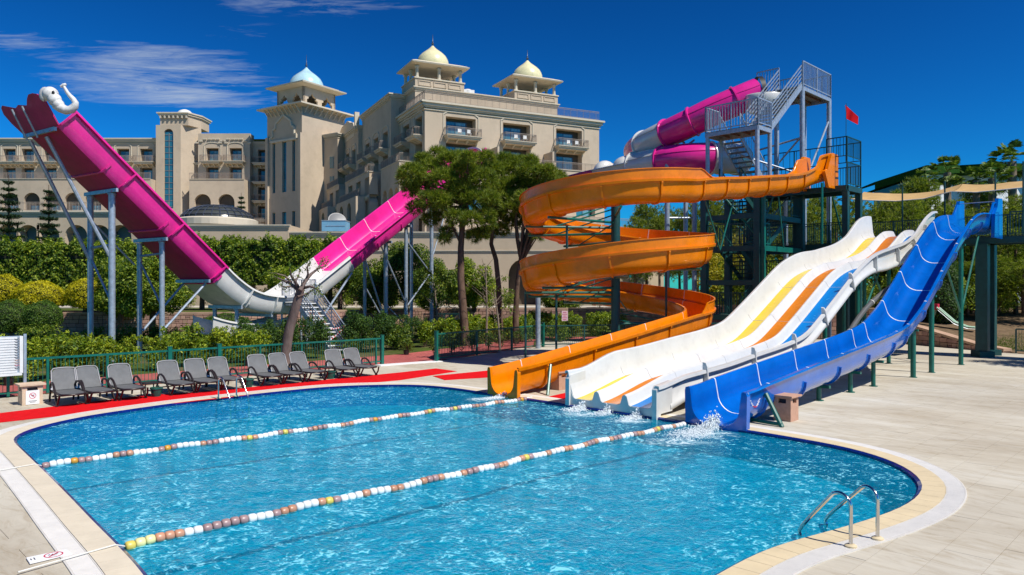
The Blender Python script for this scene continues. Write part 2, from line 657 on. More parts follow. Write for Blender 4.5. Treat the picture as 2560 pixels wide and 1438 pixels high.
# ================================================================== POOL OUTLINE (water edge, metres)
pool_px = [(356, 1436), (292.4, 1365.5), (231.5, 1304.6), (170.6, 1240.6), (100.5, 1170.6), (48, 1120)]
pool_px += [(31, 1102), (45, 1087), (95, 1068), (200, 1044), (300, 1028), (450, 1007), (600, 990), (750, 974),
 (850, 966), (950, 963), (1040, 963), (1130, 970), (1225, 984), (1330, 998), (1420, 1012),
 (1560, 1032), (1640, 1043), (1720, 1055), (1800, 1066), (1880, 1078), (1960, 1091), (2066.6, 1109.7), (2149, 1128),
 (2216, 1149), (2264.6, 1170.6), (2295, 1193), (2308, 1212), (2303, 1233), (2270.7, 1262), (2194.5, 1294),
 (2079, 1329), (1960, 1361), (1880, 1392), (1800, 1436)]
ctrl = [GP(x, y) for x, y in pool_px]
ctrl += [Vector((1.2, 7.3, 0)), Vector((-0.1, 6.3, 0)), Vector((-1.5, 6.0, 0)), Vector((-2.9, 6.8, 0))]


def resample_closed(pts, step):
 n = len(pts)
 dense = []
 for i in range(n):
  p0, p1, p2, p3 = pts[i - 1], pts[i], pts[(i + 1) % n], pts[(i + 2) % n]
  for k in range(10):
   t = k / 10
   dense.append(0.5 * ((2 * p1) + (p2 - p0) * t + (2 * p0 - 5 * p1 + 4 * p2 - p3) * t * t + (3 * p1 - p0 - 3 * p2 + p3) * t**3))
 cum = [0.0]
 for i in range(len(dense)):
  cum.append(cum[-1] + (dense[(i + 1) % len(dense)] - dense[i]).length)
 L = cum[-1]
 m = int(round(L / step))
 out = []
 j = 0
 for k in range(m):
  d = L * k / m
  while cum[j + 1] < d:
   j += 1
  t = (d - cum[j]) / max(1e-9, cum[j + 1] - cum[j])
  out.append(dense[j].lerp(dense[(j + 1) % len(dense)], t))
 return out, L


outline, POOL_L = resample_closed(ctrl, 0.33)
# smooth a little
for _ in range(2):
 outline = [(outline[i - 1] + outline[i] * 2 + outline[(i + 1) % len(outline)]) / 4 for i in range(len(outline))]
area = sum(outline[i - 1].x * outline[i].y - outline[i].x * outline[i - 1].y for i in range(len(outline)))
if area < 0:
 outline.reverse()
NP_ = len(outline)
normals = []
for i in range(NP_):
 t = (outline[(i + 1) % NP_] - outline[i - 1]).normalized()
 normals.append(Vector((t.y, -t.x, 0)))        # outward for a counter-clockwise outline


def ring(d, z=0.0):
 return [Vector((p.x + n.x * d, p.y + n.y * d, z)) for p, n in zip(outline, normals)]


def strip_prism(mb, a0, a1, b1, b0, z0, z1, mi=0):
 """block with footprint a0,a1 (inner edge) b1,b0 (outer edge)"""
 mb.prism([a0, a1, b1, b0], z0, z1, mi)


def poly_fill(mb, poly, z, mi=0, flip=False):
 tris = tessellate_polygon([[Vector((p[0], p[1], 0)) for p in poly]])
 vs = [(p[0], p[1], z) for p in poly]
 fs = []
 for t in tris:
  a, b, c = [Vector(vs[i]) for i in t]
  nz = (b - a).cross(c - a).z
  if (nz < 0) != flip:
   t = (t[0], t[2], t[1])
  fs.append(tuple(t))
 mb.add(vs, fs, mi)


def poly_hole_fill(mb, outer, hole, z, mi=0):
 polys = [[Vector((p[0], p[1], 0)) for p in outer], [Vector((p[0], p[1], 0)) for p in hole]]
 tris = tessellate_polygon(polys)
 vs = [(p[0], p[1], z) for p in outer] + [(p[0], p[1], z) for p in hole]
 fs = []
 for t in tris:
  a, b, c = [Vector(vs[i]) for i in t]
  if (b - a).cross(c - a).z < 0:
   t = (t[0], t[2], t[1])
  fs.append(tuple(t))
 mb.add(vs, fs, mi)


# ------------------------------------------------------------------ ground
gm = bpy.data.materials.new('ground_soil_and_grass')
gm.use_nodes = True
N = NT(gm.node_tree)
gb = gm.node_tree.nodes['Principled BSDF']
gb.inputs['Roughness'].default_value = 0.95
gb.inputs['Specular IOR Level'].default_value = 0.1
gg = N.n('ShaderNodeNewGeometry')
g1 = N.noise(gg.outputs['Position'], 0.35, 6, 0.65)
g2 = N.noise(gg.outputs['Position'], 6, 4, 0.6)
gc = N.ramp(g1, [(0.35, (0.16, 0.12, 0.065)), (0.5, (0.07, 0.10, 0.02)), (0.7, (0.09, 0.13, 0.02))])
gc = N.mix(1.0, gc, N.ramp(g2, [(0.3, 0.55), (0.7, 1.15)]), 'MULTIPLY')
N.l(gc, gb.inputs['Base Color'])
gbp = N.n('ShaderNodeBump'); gbp.inputs['Strength'].default_value = 0.8; gbp.inputs['Distance'].default_value = 0.05
N.l(g2, gbp.inputs['Height']); N.l(gbp.outputs[0], gb.inputs['Normal'])
mb = MB()
big = [(-700, -200), (700, -200), (700, 1200), (-700, 1200)]
poly_hole_fill(mb, big, ring(0.5), -0.03)
mb.build('ground', gm, kind='structure')

# ------------------------------------------------------------------ deck: bed sheet and travertine slabs
deck_poly = [(-34, -9), (40, -9), (40, 28), (33, 32.5), (25.4, 36.7), (24.45, 38.7), (23.1, 44.0), (22.6, 45.7), (21.0, 46.9), (18, 48.1), (14.5, 49.6), (14.4, 45.6), (1.9, 45.5), (1.35, 41.2),
 (-3.4, 33.1), (-5.4, 31.7), (-16.2, 21.35), (-34, 3.9)]

dm = bpy.data.materials.new('travertine')
dm.use_nodes = True
N = NT(dm.node_tree)
db = dm.node_tree.nodes['Principled BSDF']
dg = N.n('ShaderNodeNewGeometry')
doi = N.n('ShaderNodeObjectInfo')
rotp = N.mapping(dg.outputs['Position'], rot=(0, 0, R(-45)))
p1 = N.mapping(rotp, scale=(1.0, 0.28, 1))
a1_ = N.noise(p1, 0.55, 6, 0.62, 0.6)
a2_ = N.noise(p1, 4.0, 6, 0.72, 1.5)
a3_ = N.noise(dg.outputs['Position'], 0.16, 3, 0.5)
a4_ = N.noise(dg.outputs['Position'], 30, 3, 0.6)
c1_ = N.ramp(a1_, [(0.30, (0.42, 0.37, 0.285)), (0.52, (0.53, 0.49, 0.40)), (0.75, (0.60, 0.575, 0.495))])
c2_ = N.ramp(a2_, [(0.32, (0.82, 0.77, 0.70)), (0.5, (1, 1, 1)), (0.72, (1.08, 1.08, 1.07))])
cc_ = N.mix(1.0, c1_, c2_, 'MULTIPLY')
cc_ = N.mix(1.0, cc_, N.ramp(a3_, [(0.35, (0.90, 0.885, 0.87)), (0.65, (1.03, 1.02, 1.0))]), 'MULTIPLY')
cc_ = N.mix(1.0, cc_, N.ramp(doi.outputs['Random'], [(0, (0.975, 0.97, 0.965)), (1, (1.02, 1.02, 1.02))]), 'MULTIPLY')
# scattered pits and stains
v_ = N.n('ShaderNodeTexVoronoi'); v_.inputs['Scale'].default_value = 9
N.l(N.mapping(rotp, scale=(1, 0.5, 1)), v_.inputs['Vector'])
pit = N.ramp(v_.outputs['Distance'], [(0.02, 0.72), (0.10, 1.0)])
pitm = N.ramp(N.noise(dg.outputs['Position'], 1.1, 3), [(0.50, 0.0), (0.62, 1.0)])
cc_ = N.mix(N.math('MULTIPLY', pitm, 0.8), cc_, N.mix(1.0, cc_, pit, 'MULTIPLY'))
N.l(cc_, db.inputs['Base Color'])
db.inputs['Roughness'].default_value = 0.75
db.inputs['Specular IOR Level'].default_value = 0.25
dbp = N.n('ShaderNodeBump'); dbp.inputs['Strength'].default_value = 0.35; dbp.inputs['Distance'].default_value = 0.006
N.l(N.math('ADD', a4_, a2_), dbp.inputs['Height']); N.l(dbp.outputs[0], db.inputs['Normal'])
M['trav'] = dm
M['joint'] = mat('sand_joint', (0.49, 0.425, 0.34), 0.95, var=0.12, vscale=3, spec=0.1)

deck = MB()
poly_hole_fill(deck, deck_poly, ring(0.34), -0.010)
deck = deck.build('pool_deck', M['joint'], kind='structure')


def in_poly(x, y, poly):
 c = False
 n = len(poly)
 j = n - 1
 for i in range(n):
  xi, yi = poly[i][0], poly[i][1]
  xj, yj = poly[j][0], poly[j][1]
  if (yi > y) != (yj > y) and x < (xj - xi) * (y - yi) / (yj - yi) + xi:
   c = not c
  j = i
 return c


def clip_half(poly, p, n):
 """keep the side n points to"""
 out = []
 m = len(poly)
 for i in range(m):
  a, b = poly[i], poly[(i + 1) % m]
  da = (a[0] - p[0]) * n[0] + (a[1] - p[1]) * n[1]
  db_ = (b[0] - p[0]) * n[0] + (b[1] - p[1]) * n[1]
  if da >= 0:
   out.append(a)
  if (da >= 0) != (db_ >= 0):
   t = da / (da - db_)
   out.append((a[0] + (b[0] - a[0]) * t, a[1] + (b[1] - a[1]) * t))
 return out


mid = ring(0.36)
mid2 = [(p.x, p.y) for p in mid]
tiles = []
TW, TH = 1.1, 0.55
dp = deck_poly
for i in range(-60, 80):
 for j in range(-110, 130):
  s0 = i * TW + (0.5 * TW if j % 2 else 0)
  t0 = j * TH
  g = 0.0028
  q = []
  for ss, tt in ((s0 + g, t0 + g), (s0 + g, t0 + TH - g), (s0 + TW - g, t0 + TH - g), (s0 + TW - g, t0 + g)):
   q.append((U.x * ss + V.x * tt, U.y * ss + V.y * tt))
  cxx = sum(p[0] for p in q) / 4
  cyy = sum(p[1] for p in q) / 4
  if cyy < 3.5 or cyy > 46 or abs(cxx) > 0.75 * cyy + 3.0:
   continue
  if not all(in_poly(p[0], p[1], dp) for p in q):
   ins = [in_poly(p[0], p[1], dp) for p in q]
   if not any(ins):
    continue
   if not in_poly(cxx, cyy, dp):
    continue
  # nearest ring vertex
  best = min(range(NP_), key=lambda k: (mid[k].x - cxx) ** 2 + (mid[k].y - cyy) ** 2)
  dd = math.hypot(mid[best].x - cxx, mid[best].y - cyy)
  inside = in_poly(cxx, cyy, mid2)
  if inside and dd > 0.75:
   continue
  if dd < 0.8:
   q = clip_half(q, (mid[best].x, mid[best].y), (normals[best].x, normals[best].y))
   if len(q) < 3:
    continue
   ar = abs(sum(q[k - 1][0] * q[k][1] - q[k][0] * q[k - 1][1] for k in range(len(q)))) / 2
   if ar < 0.02:
    continue
  infr = abs(cxx) < 0.70 * cyy and cyy > 8.2
  tiles.append((cyy if infr else 100 + cyy, q, infr))
tiles.sort(key=lambda t: t[0])
random.seed(3)
for k, (d, q, infr) in enumerate(tiles[:300]):
 mb = MB()
 z = random.uniform(-0.0015, 0.001)
 mb.prism(q[::-1] if sum(q[i - 1][0] * q[i][1] - q[i][0] * q[i - 1][1] for i in range(len(q))) < 0 else q, -0.009, z)
 o = mb.build('paving_slab', M['trav'], parent=deck)
mb = MB()
for d, q, infr in tiles[300:]:
 z = random.uniform(-0.0015, 0.001)
 mb.prism(q[::-1] if sum(q[i - 1][0] * q[i][1] - q[i][0] * q[i - 1][1] for i in range(len(q))) < 0 else q, -0.009, z)
# slabs outside the frame as one plain sheet at the same level
mb.build('paving_field', M['trav'], parent=deck, kind='stuff')
mb = MB()
poly_hole_fill(mb, [(-33.9, -8.9), (39.9, -8.9), (39.9, 3.4), (-33.4, 3.4)], [(-0.3, -6), (-0.31, -6), (-0.31, -6.01), (-0.3, -6.01)], -0.002)
mb.quad((-33.4, 3.4, -0.002), (-5.6, 3.4, -0.002), (-13.0, 13.3, -0.002), (-24.4, 13.3, -0.002))
mb.quad((5.6, 3.4, -0.002), (39.9, 3.4, -0.002), (39.9, 26.5, -0.002), (23.0, 26.5, -0.002))
mb.build('outer_paving', M['trav'], parent=deck, kind='stuff')

# ------------------------------------------------------------------ pool basin, edge stones, overflow grating
mm = bpy.data.materials.new('pool_mosaic')
mm.use_nodes = True
N = NT(mm.node_tree)
b = mm.node_tree.nodes['Principled BSDF']
uvn = N.n('ShaderNodeUVMap'); uvn.uv_map = 'UVMap'
br = N.n('ShaderNodeTexBrick')
br.inputs['Scale'].default_value = 1.0
br.inputs['Brick Width'].default_value = 0.06
br.inputs['Row Height'].default_value = 0.06
br.inputs['Mortar Size'].default_value = 0.004
br.inputs['Color1'].default_value = (0.006, 0.16, 0.46, 1)
br.inputs['Color2'].default_value = (0.014, 0.26, 0.58, 1)
br.inputs['Mortar'].default_value = (0.10, 0.26, 0.50, 1)
br.offset = 0.0
N.l(uvn.outputs[0], br.inputs['Vector'])
N.l(br.outputs[0], b.inputs['Base Color'])
b.inputs['Roughness'].default_value = 0.15
M['mosaic'] = mm

fm = bpy.data.materials.new('pool_floor_mosaic')
fm.use_nodes = True
N = NT(fm.node_tree)
b = fm.node_tree.nodes['Principled BSDF']
g = N.n('ShaderNodeNewGeometry')
rp = N.mapping(g.outputs['Position'], rot=(0, 0, R(-45)))
br = N.n('ShaderNodeTexBrick')
br.inputs['Scale'].default_value = 1.0
br.inputs['Brick Width'].default_value = 0.30
br.inputs['Row Height'].default_value = 0.30
br.inputs['Mortar Size'].default_value = 0.012
br.offset = 0.0
br.inputs['Color1'].default_value = (0.006, 0.40, 0.56, 1)
br.inputs['Color2'].default_value = (0.016, 0.52, 0.68, 1)
br.inputs['Mortar'].default_value = (0.012, 0.30, 0.50, 1)
N.l(rp, br.inputs['Vector'])
N.l(br.outputs[0], b.inputs['Base Color'])
b.inputs['Roughness'].default_value = 0.4
M['floor_mosaic'] = fm

basin = thing('pool_basin', None, None, (0, 14, 0), kind='structure')
mb = MB()
inner = ring(-0.05)
DEPTH = -0.68
for i in range(NP_):
 a, c = inner[i], inner[(i + 1) % NP_]
 mb.quad((a.x, a.y, DEPTH), (c.x, c.y, DEPTH), (c.x, c.y, -0.02), (a.x, a.y, -0.02))
wall = mb.build('pool_wall', M['mosaic'], parent=basin)
uv = wall.data.uv_layers.new(name='UVMap')
cum = 0.0
for i in range(NP_):
 L = (inner[(i + 1) % NP_] - inner[i]).length
 for k, (uu, vv) in enumerate(((cum, DEPTH), (cum + L, DEPTH), (cum + L, -0.02), (cum, -0.02))):
  uv.data[i * 4 + k].uv = (uu, vv)
 cum += L
mb = MB()
poly_fill(mb, ring(-0.04), DEPTH)
mb.build('pool_floor', M['floor_mosaic'], parent=basin)

M['cope'] = mat('cream_coping_stone', (0.66, 0.54, 0.34), 0.6, var=0.07, vscale=1.2, grime=0.12, spec=0.3)
M['cope_w'] = mat('pale_coping_stone', (0.66, 0.58, 0.44), 0.6, var=0.06, vscale=1.2, grime=0.10, spec=0.3)
M['navy_tile'] = mat('navy_edge_tile', (0.004, 0.016, 0.16), 0.15, var=0.2, vscale=4)
M['grate'] = mat('white_grating', (0.76, 0.73, 0.67), 0.5, var=0.05, vscale=2, grime=0.1)
M['grate_bed'] = mat('gutter_grey', (0.60, 0.57, 0.52), 0.8, var=0.1)
i0, i1 = ring(0.0), ring(0.34)
e0 = ring(-0.055)
CLOSE = 0.006


def sub(a, c, g):
 d = (c - a)
 L = d.length
 return a + d * (g / L), c - d * (g / L)


for i in range(NP_):
 j = (i + 1) % NP_
 a0, a1 = sub(i0[i], i0[j], CLOSE / 2)
 b0, b1 = sub(i1[i], i1[j], CLOSE / 2)
 mb = MB()
 vs = [(a0.x, a0.y, -0.03), (a1.x, a1.y, -0.03), (b1.x, b1.y, -0.03), (b0.x, b0.y, -0.03),
 (a0.x, a0.y, 0.016), (a1.x, a1.y, 0.016), (b1.x, b1.y, 0.022), (b0.x, b0.y, 0.022)]
 mb.add(vs, [(0, 3, 2, 1), (4, 5, 6, 7), (0, 1, 5, 4), (1, 2, 6, 5), (2, 3, 7, 6), (3, 0, 4, 7)])
 mb.build('coping_stone', M['cope'] if (i0[i].x > -2 and i0[i].y < 17) or i0[i].x > 3 else M['cope_w'], parent=basin)
 # navy bullnose tile
 a0, a1 = sub(e0[i], e0[j], 0.006)
 b0, b1 = sub(i0[i], i0[j], 0.006)
 mb = MB()
 vs = [(a0.x, a0.y, -0.10), (a1.x, a1.y, -0.10), (b1.x, b1.y, -0.10), (b0.x, b0.y, -0.10),
 (a0.x, a0.y, -0.012), (a1.x, a1.y, -0.012), (b1.x, b1.y, 0.013), (b0.x, b0.y, 0.013)]
 mb.add(vs, [(0, 3, 2, 1), (4, 5, 6, 7), (0, 1, 5, 4), (1, 2, 6, 5), (2, 3, 7, 6), (3, 0, 4, 7)])
 mb.build('edge_tile', M['navy_tile'], parent=basin)
mb = MB()
gi, go = ring(0.345, 0), ring(0.625, 0)
for i in range(NP_):
 j = (i + 1) % NP_
 mb.quad((gi[i].x, gi[i].y, 0.004), (gi[j].x, gi[j].y, 0.004), (go[j].x, go[j].y, 0.004), (go[i].x, go[i].y, 0.004))
# frame strips either side
for d0, d1 in ((0.345, 0.36), (0.61, 0.63)):
 ra, rb = ring(d0), ring(d1)
 for i in range(NP_):
  j = (i + 1) % NP_
  mb.prism([ra[i], ra[j], rb[j], rb[i]][::1], 0.0, 0.017)
mb.build('gutter', M['grate_bed'], parent=basin)
mb = MB()
ga, gb_ = ring(0.362), ring(0.608)
for i in range(NP_):
 j = (i + 1) % NP_
 if gi[i].y < 7:
  continue
 nb = 12 if gi[i].y < 16 else 8
 for k in range(nb):
  t0, t1 = (k + 0.12) / nb, (k + 0.88) / nb
  a0, a1 = ga[i].lerp(ga[j], t0), ga[i].lerp(ga[j], t1)
  b0, b1 = gb_[i].lerp(gb_[j], t0), gb_[i].lerp(gb_[j], t1)
  vs = [(a0.x, a0.y, 0.005), (a1.x, a1.y, 0.005), (b1.x, b1.y, 0.005), (b0.x, b0.y, 0.005),
 (a0.x, a0.y, 0.016), (a1.x, a1.y, 0.016), (b1.x, b1.y, 0.016), (b0.x, b0.y, 0.016)]
  mb.add(vs, [(4, 5, 6, 7), (0, 1, 5, 4), (1, 2, 6, 5), (2, 3, 7, 6), (3, 0, 4, 7)])
mb.build('grating_bars', M['grate'], parent=basin, kind='stuff')

# ------------------------------------------------------------------ water
wm = bpy.data.materials.new('pool_water')
wm.use_nodes = True
nt = wm.node_tree
N = NT(nt)
nt.nodes.remove(nt.nodes['Principled BSDF'])
g = N.n('ShaderNodeNewGeometry')
pos = g.outputs['Position']
warp = N.n('ShaderNodeTexNoise'); warp.inputs['Scale'].default_value = 1.6; warp.inputs['Detail'].default_value = 3
N.l(pos, warp.inputs['Vector'])
wv = N.n('ShaderNodeVectorMath'); wv.operation = 'SCALE'
wsub = N.vmath('SUBTRACT', warp.outputs['Color'], (0.5, 0.5, 0.5))
N.l(wsub, wv.inputs[0]); wv.inputs['Scale'].default_value = 0.55
pw = N.vmath('ADD', pos, wv.outputs[0])
pwm = N.mapping(pw, scale=(1.0, 1.25, 1), rot=(0, 0, R(20)))


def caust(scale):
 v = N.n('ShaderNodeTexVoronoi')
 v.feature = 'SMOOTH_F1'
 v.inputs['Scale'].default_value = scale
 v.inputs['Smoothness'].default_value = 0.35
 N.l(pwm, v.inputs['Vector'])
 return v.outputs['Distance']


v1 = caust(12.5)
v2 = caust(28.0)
w1 = N.noise(pw, 3.8, 3, 0.6, 0.4)
w2 = N.noise(pw, 13.0, 3, 0.6, 0.8)
w3 = N.noise(pos, 0.35, 4, 0.6, 0.6)
w0 = N.noise(pos, 0.7, 2, 0.5, 0.2)
height = N.math('ADD', N.math('MULTIPLY', w0, 0.55), N.math('ADD', N.math('MULTIPLY', w1, 0.30), N.math('MULTIPLY', w2, 0.085)))
height = N.math('ADD', height, N.math('MULTIPLY', v1, 0.05))
bp = N.n('ShaderNodeBump'); bp.inputs['Strength'].default_value = 1.0; bp.inputs['Distance'].default_value = 0.22
N.l(height, bp.inputs['Height'])
nrm = bp.outputs[0]
# caustic light pattern painted into the tint and the diffuse colour
caustic = N.math('ADD', N.math('MULTIPLY', N.ramp(v1, [(0.25, 0.0), (0.75, 1.0)]), 0.55), N.math('MULTIPLY', N.ramp(v2, [(0.25, 0.0), (0.75, 1.0)]), 0.45))
caustic = N.math('MULTIPLY', caustic, N.ramp(w1, [(0.35, 0.55), (0.6, 1.2)]))
caustic = N.math('MULTIPLY', caustic, N.ramp(w3, [(0.36, 0.72), (0.62, 1.12)]))
tint = N.ramp(caustic, [(0.08, (0.20, 0.58, 0.72)), (0.38, (0.46, 0.86, 0.94)), (0.75, (0.92, 0.99, 1.0))])
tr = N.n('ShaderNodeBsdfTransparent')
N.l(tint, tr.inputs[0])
gl = N.n('ShaderNodeBsdfGlossy'); gl.inputs['Roughness'].default_value = 0.06
gl.inputs['Color'].default_value = (0.9, 0.95, 1.0, 1)
N.l(nrm, gl.inputs['Normal'])
fr = N.n('ShaderNodeFresnel'); fr.inputs['IOR'].default_value = 1.33
N.l(nrm, fr.inputs['Normal'])
frf = N.math('MULTIPLY', fr.outputs[0], 0.42, clamp=True)
# thin foam where the slides drop in; glints and lifted shadows painted into colour
df = N.n('ShaderNodeBsdfDiffuse')
fo = [(4.45, 16.9, 1.0, 0.9), (3.6, 16.1, 1.3, 0.6), (-0.9, 22.2, 0.8, 0.6), (1.9, 19.6, 1.1, 0.7), (2.9, 18.6, 0.9, 0.6)]
sx = N.n('ShaderNodeSeparateXYZ'); N.l(pos, sx.inputs[0])
fmask = None
for (fx, fy, rx, ry) in fo:
 dx = N.math('DIVIDE', N.math('SUBTRACT', sx.outputs[0], fx), rx)
 dy = N.math('DIVIDE', N.math('SUBTRACT', sx.outputs[1], fy), ry)
 r2 = N.math('ADD', N.math('MULTIPLY', dx, dx), N.math('MULTIPLY', dy, dy))
 mk = N.math('SUBTRACT', 1.0, r2, clamp=True)
 fmask = mk if fmask is None else N.math('MAXIMUM', fmask, mk)
fn = N.noise(pw, 5.0, 7, 0.72, 1.0)
foam = N.math('MULTIPLY', N.math('SUBTRACT', N.math('ADD', fn, N.math('MULTIPLY', fmask, 0.30)), 0.62), 4.0, clamp=True)
foam = N.math('MULTIPLY', foam, N.ramp(fmask, [(0.0, 0.0), (0.12, 1.0)]), clamp=True)
glint = N.ramp(caustic, [(0.62, 0.0), (0.95, 1.0)])
glint_mix = N.math('ADD', 0.30, N.math('MULTIPLY', glint, 0.50))  # even diffuse share that lightens shadows, plus the painted glints
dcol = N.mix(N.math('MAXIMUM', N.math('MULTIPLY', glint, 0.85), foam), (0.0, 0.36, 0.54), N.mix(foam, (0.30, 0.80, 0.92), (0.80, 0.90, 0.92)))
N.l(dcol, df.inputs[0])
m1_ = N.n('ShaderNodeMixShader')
N.l(N.math('MAXIMUM', glint_mix, N.math('MULTIPLY', foam, 0.95)), m1_.inputs[0])
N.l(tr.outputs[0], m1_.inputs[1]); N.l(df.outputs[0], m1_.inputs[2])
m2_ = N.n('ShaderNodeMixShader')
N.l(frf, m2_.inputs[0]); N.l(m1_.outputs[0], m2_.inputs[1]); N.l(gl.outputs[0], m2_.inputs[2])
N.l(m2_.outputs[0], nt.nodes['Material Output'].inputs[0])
M['water'] = wm
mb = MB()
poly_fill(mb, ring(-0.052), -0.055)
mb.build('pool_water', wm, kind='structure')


# ------------------------------------------------------------------ other ground surfaces
pm = bpy.data.materials.new('red_path_paving')
pm.use_nodes = True
N = NT(pm.node_tree)
b = pm.node_tree.nodes['Principled BSDF']
g = N.n('ShaderNodeNewGeometry')
rp = N.mapping(g.outputs['Position'], rot=(0, 0, R(-45)))
br = N.n('ShaderNodeTexBrick'); br.inputs['Scale'].default_value = 1
br.inputs['Brick Width'].default_value = 0.2; br.inputs['Row Height'].default_value = 0.1
br.inputs['Mortar Size'].default_value = 0.006
br.inputs['Color1'].default_value = (0.42, 0.085, 0.075, 1)
br.inputs['Color2'].default_value = (0.50, 0.125, 0.105, 1)
br.inputs['Mortar'].default_value = (0.24, 0.07, 0.06, 1)
N.l(rp, br.inputs['Vector'])
cc = N.mix(1.0, br.outputs[0], N.ramp(N.noise(g.outputs['Position'], 0.7, 4), [(0.3, 0.75), (0.7, 1.1)]), 'MULTIPLY')
N.l(cc, b.inputs['Base Color']); b.inputs['Roughness'].default_value = 0.85
M['redpath'] = pm
mb = MB()
# behind the lounger fence, along its line, then to the gap and away to the right
mb.prism([(-40, -0.4), (-5.45, 31.85), (-3.5, 33.3), (1.2, 41.4), (1.4, 46.5), (14, 46.5), (14, 49.5), (-1.0, 49.5), (-1.6, 43.5), (-5.6, 36.6), (-41.5, 1.3)], -0.028, -0.004)
mb.build('red_path', pm, kind='structure')
mb = MB()
mb.prism([(-5.5, 31.0), (-3.05, 32.9), (-3.35, 33.3), (-5.8, 31.4)], -0.02, 0.03)
mb.build('kerb', M['print_white'], kind='structure')

# raised terrace behind the stone walls
mb = MB()
mb.prism([(-90, 51.6), (-20, 51.6), (-8, 60.6), (4.6, 60.6), (10, 56.5), (14.0, 50.8), (14.4, 62), (90, 62), (90, 400), (-200, 400), (-200, 51.6)], -0.02, 1.38)
mb.build('terrace', gm, kind='structure')
mb = MB()
mb.prism([(-60, 69.0), (34, 69.0), (34, 74.8), (-60, 74.8)], 1.38, 1.46)
mb.build('terrace_pavement', M['concrete'], kind='structure')
# sloping bank on the right, behind the curved wall
bank = MB()
bw = [(14.4, 49.9, 2.0), (18.1, 48.4, 1.95), (21.1, 47.2, 1.9), (22.8, 46.0, 1.85), (23.4, 44.0, 1.15), (24.0, 41.4, 0.7), (24.7, 38.7, 0.1), (25.6, 36.9, 0.0), (33, 32.7, 0.0), (44, 27.0, 0.0)]
bb = [(14.4, 63, 2.2), (19, 63, 2.3), (24, 62, 2.3), (28, 60, 2.3), (32, 58, 2.2), (36, 55, 2.0), (40, 52, 1.8), (46, 48, 1.4), (56, 46, 0.8), (70, 44, 0.4)]
n = 8
rows = []
for k in range(n + 1):
 t = k / n
 rows.append([(a[0] + (c[0] - a[0]) * t, a[1] + (c[1] - a[1]) * t, a[2] + (c[2] - a[2]) * t - 0.02) for a, c in zip(bw, bb)])
vs = [p for r in rows for p in r]
m = len(bw)
fs = []
for k in range(n):
 for i in range(m - 1):
  fs.append((k * m + i, k * m + i + 1, (k + 1) * m + i + 1, (k + 1) * m + i))
bank.add(vs, fs)
bank.build('grass_bank', M['soil'], smooth=60, kind='structure')
# ================================================================== SLIDES
def u_prof(w, h, lip=0.11, drop=0.07, corner=0.35, flare=0.06, n=5, floor=None, hl=None, hr=None):
 """open profile of a water slide trough, left lip to right lip"""
 hw = w / 2
 hl = h if hl is None else hl
 hr = h if hr is None else hr
 pts = []
 pts.append((-hw - flare - lip, hl - drop))
 pts.append((-hw - flare - lip * 0.9, hl - 0.01))
 pts.append((-hw - flare - 0.02, hl))
 pts.append((-hw - flare + 0.01, hl - 0.03))
 for k in range(n + 1):
  a = math.pi / 2 * k / n
  pts.append((-hw + corner * (1 - math.cos(a)), corner * (1 - math.sin(a))))
 if floor:
  pts += floor
 for k in range(n + 1):
  a = math.pi / 2 * (1 - k / n)
  pts.append((hw - corner * (1 - math.cos(a)), corner * (1 - math.sin(a))))
 pts.append((hw + flare - 0.01, hr - 0.03))
 pts.append((hw + flare + 0.02, hr))
 pts.append((hw + flare + lip * 0.9, hr - 0.01))
 pts.append((hw + flare + lip, hr - drop))
 return pts


def build_slide(root, P, open_prof, seams, mats_of, t_len, step=0.35, thick=0.03, seam_w=0.035, flange=True,
 seam_mat=None, mi_fn=None, multi=None, under=None, seam_rng=None):
 """P(t) -> point of the floor line; sections between the seam parameters become parts of their own"""
 secs = []
 ts = [0.0] + list(seams) + [t_len]
 for a, b in zip(ts[:-1], ts[1:]):
  n = max(2, int(math.ceil((b - a) / step)))
  tt = [a + (b - a) * k / n for k in range(n + 1)]
  eps = 0.05
  frs = []
  for t in tt:
   p = P(t)
   T = (P(min(t_len, t + eps)) - P(max(0, t - eps))).normalized()
   C = T.cross(Vector((0, 0, 1))).normalized()
   frs.append((p, T, C, C.cross(T).normalized()))
  mb = MB()
  closed = [thicken(open_prof(t), thick) for t in tt]
  sweep_mesh(mb, frs, lambda i: closed[i], mi_fn)
  ml = (multi((a + b) / 2) if callable(multi) else multi) or [mats_of((a + b) / 2)]
  sec = mb.build('slide_section', ml, parent=root, smooth=38)
  secs.append(sec)
  # sealant line on the inside and a bolted flange on the outside of the joint
  if b < t_len - 1e-3:
   frs2 = []
   for t in (b - seam_w / 2, b + seam_w / 2):
    p = P(t)
    T = (P(t + eps) - P(t - eps)).normalized()
    C = T.cross(Vector((0, 0, 1))).normalized()
    frs2.append((p, T, C, C.cross(T).normalized()))
   op = open_prof(b)
   if seam_mat:
    lo, hi = seam_rng or (1, len(op) - 1)
    raised = [(x, y) for x, y in op[lo:hi]]
    ins = thicken([(q[0], q[1]) for q in raised], -0.006)
    mb = MB()
    sweep_mesh(mb, frs2, lambda i: ins)
    # the ring lies from the surface 6 mm inwards
    mb.build('joint_seal', seam_mat, parent=sec)
   if flange:
    body = op[4:-4]
    mb = MB()
    nrm = thicken(body, thick + 0.002)
    outl = thicken(body, thick + 0.06)
    k = len(body)
    fl = nrm[k:][::-1] + outl[k:]
    frs3 = []
    for t in (b - 0.03, b + 0.03):
     p = P(t)
     T = (P(t + eps) - P(t - eps)).normalized()
     C = T.cross(Vector((0, 0, 1))).normalized()
     frs3.append((p, T, C, C.cross(T).normalized()))
    sweep_mesh(mb, frs3, lambda i: fl)
    mb.build('flange', ml[0] if not under else under, parent=sec)
 return secs


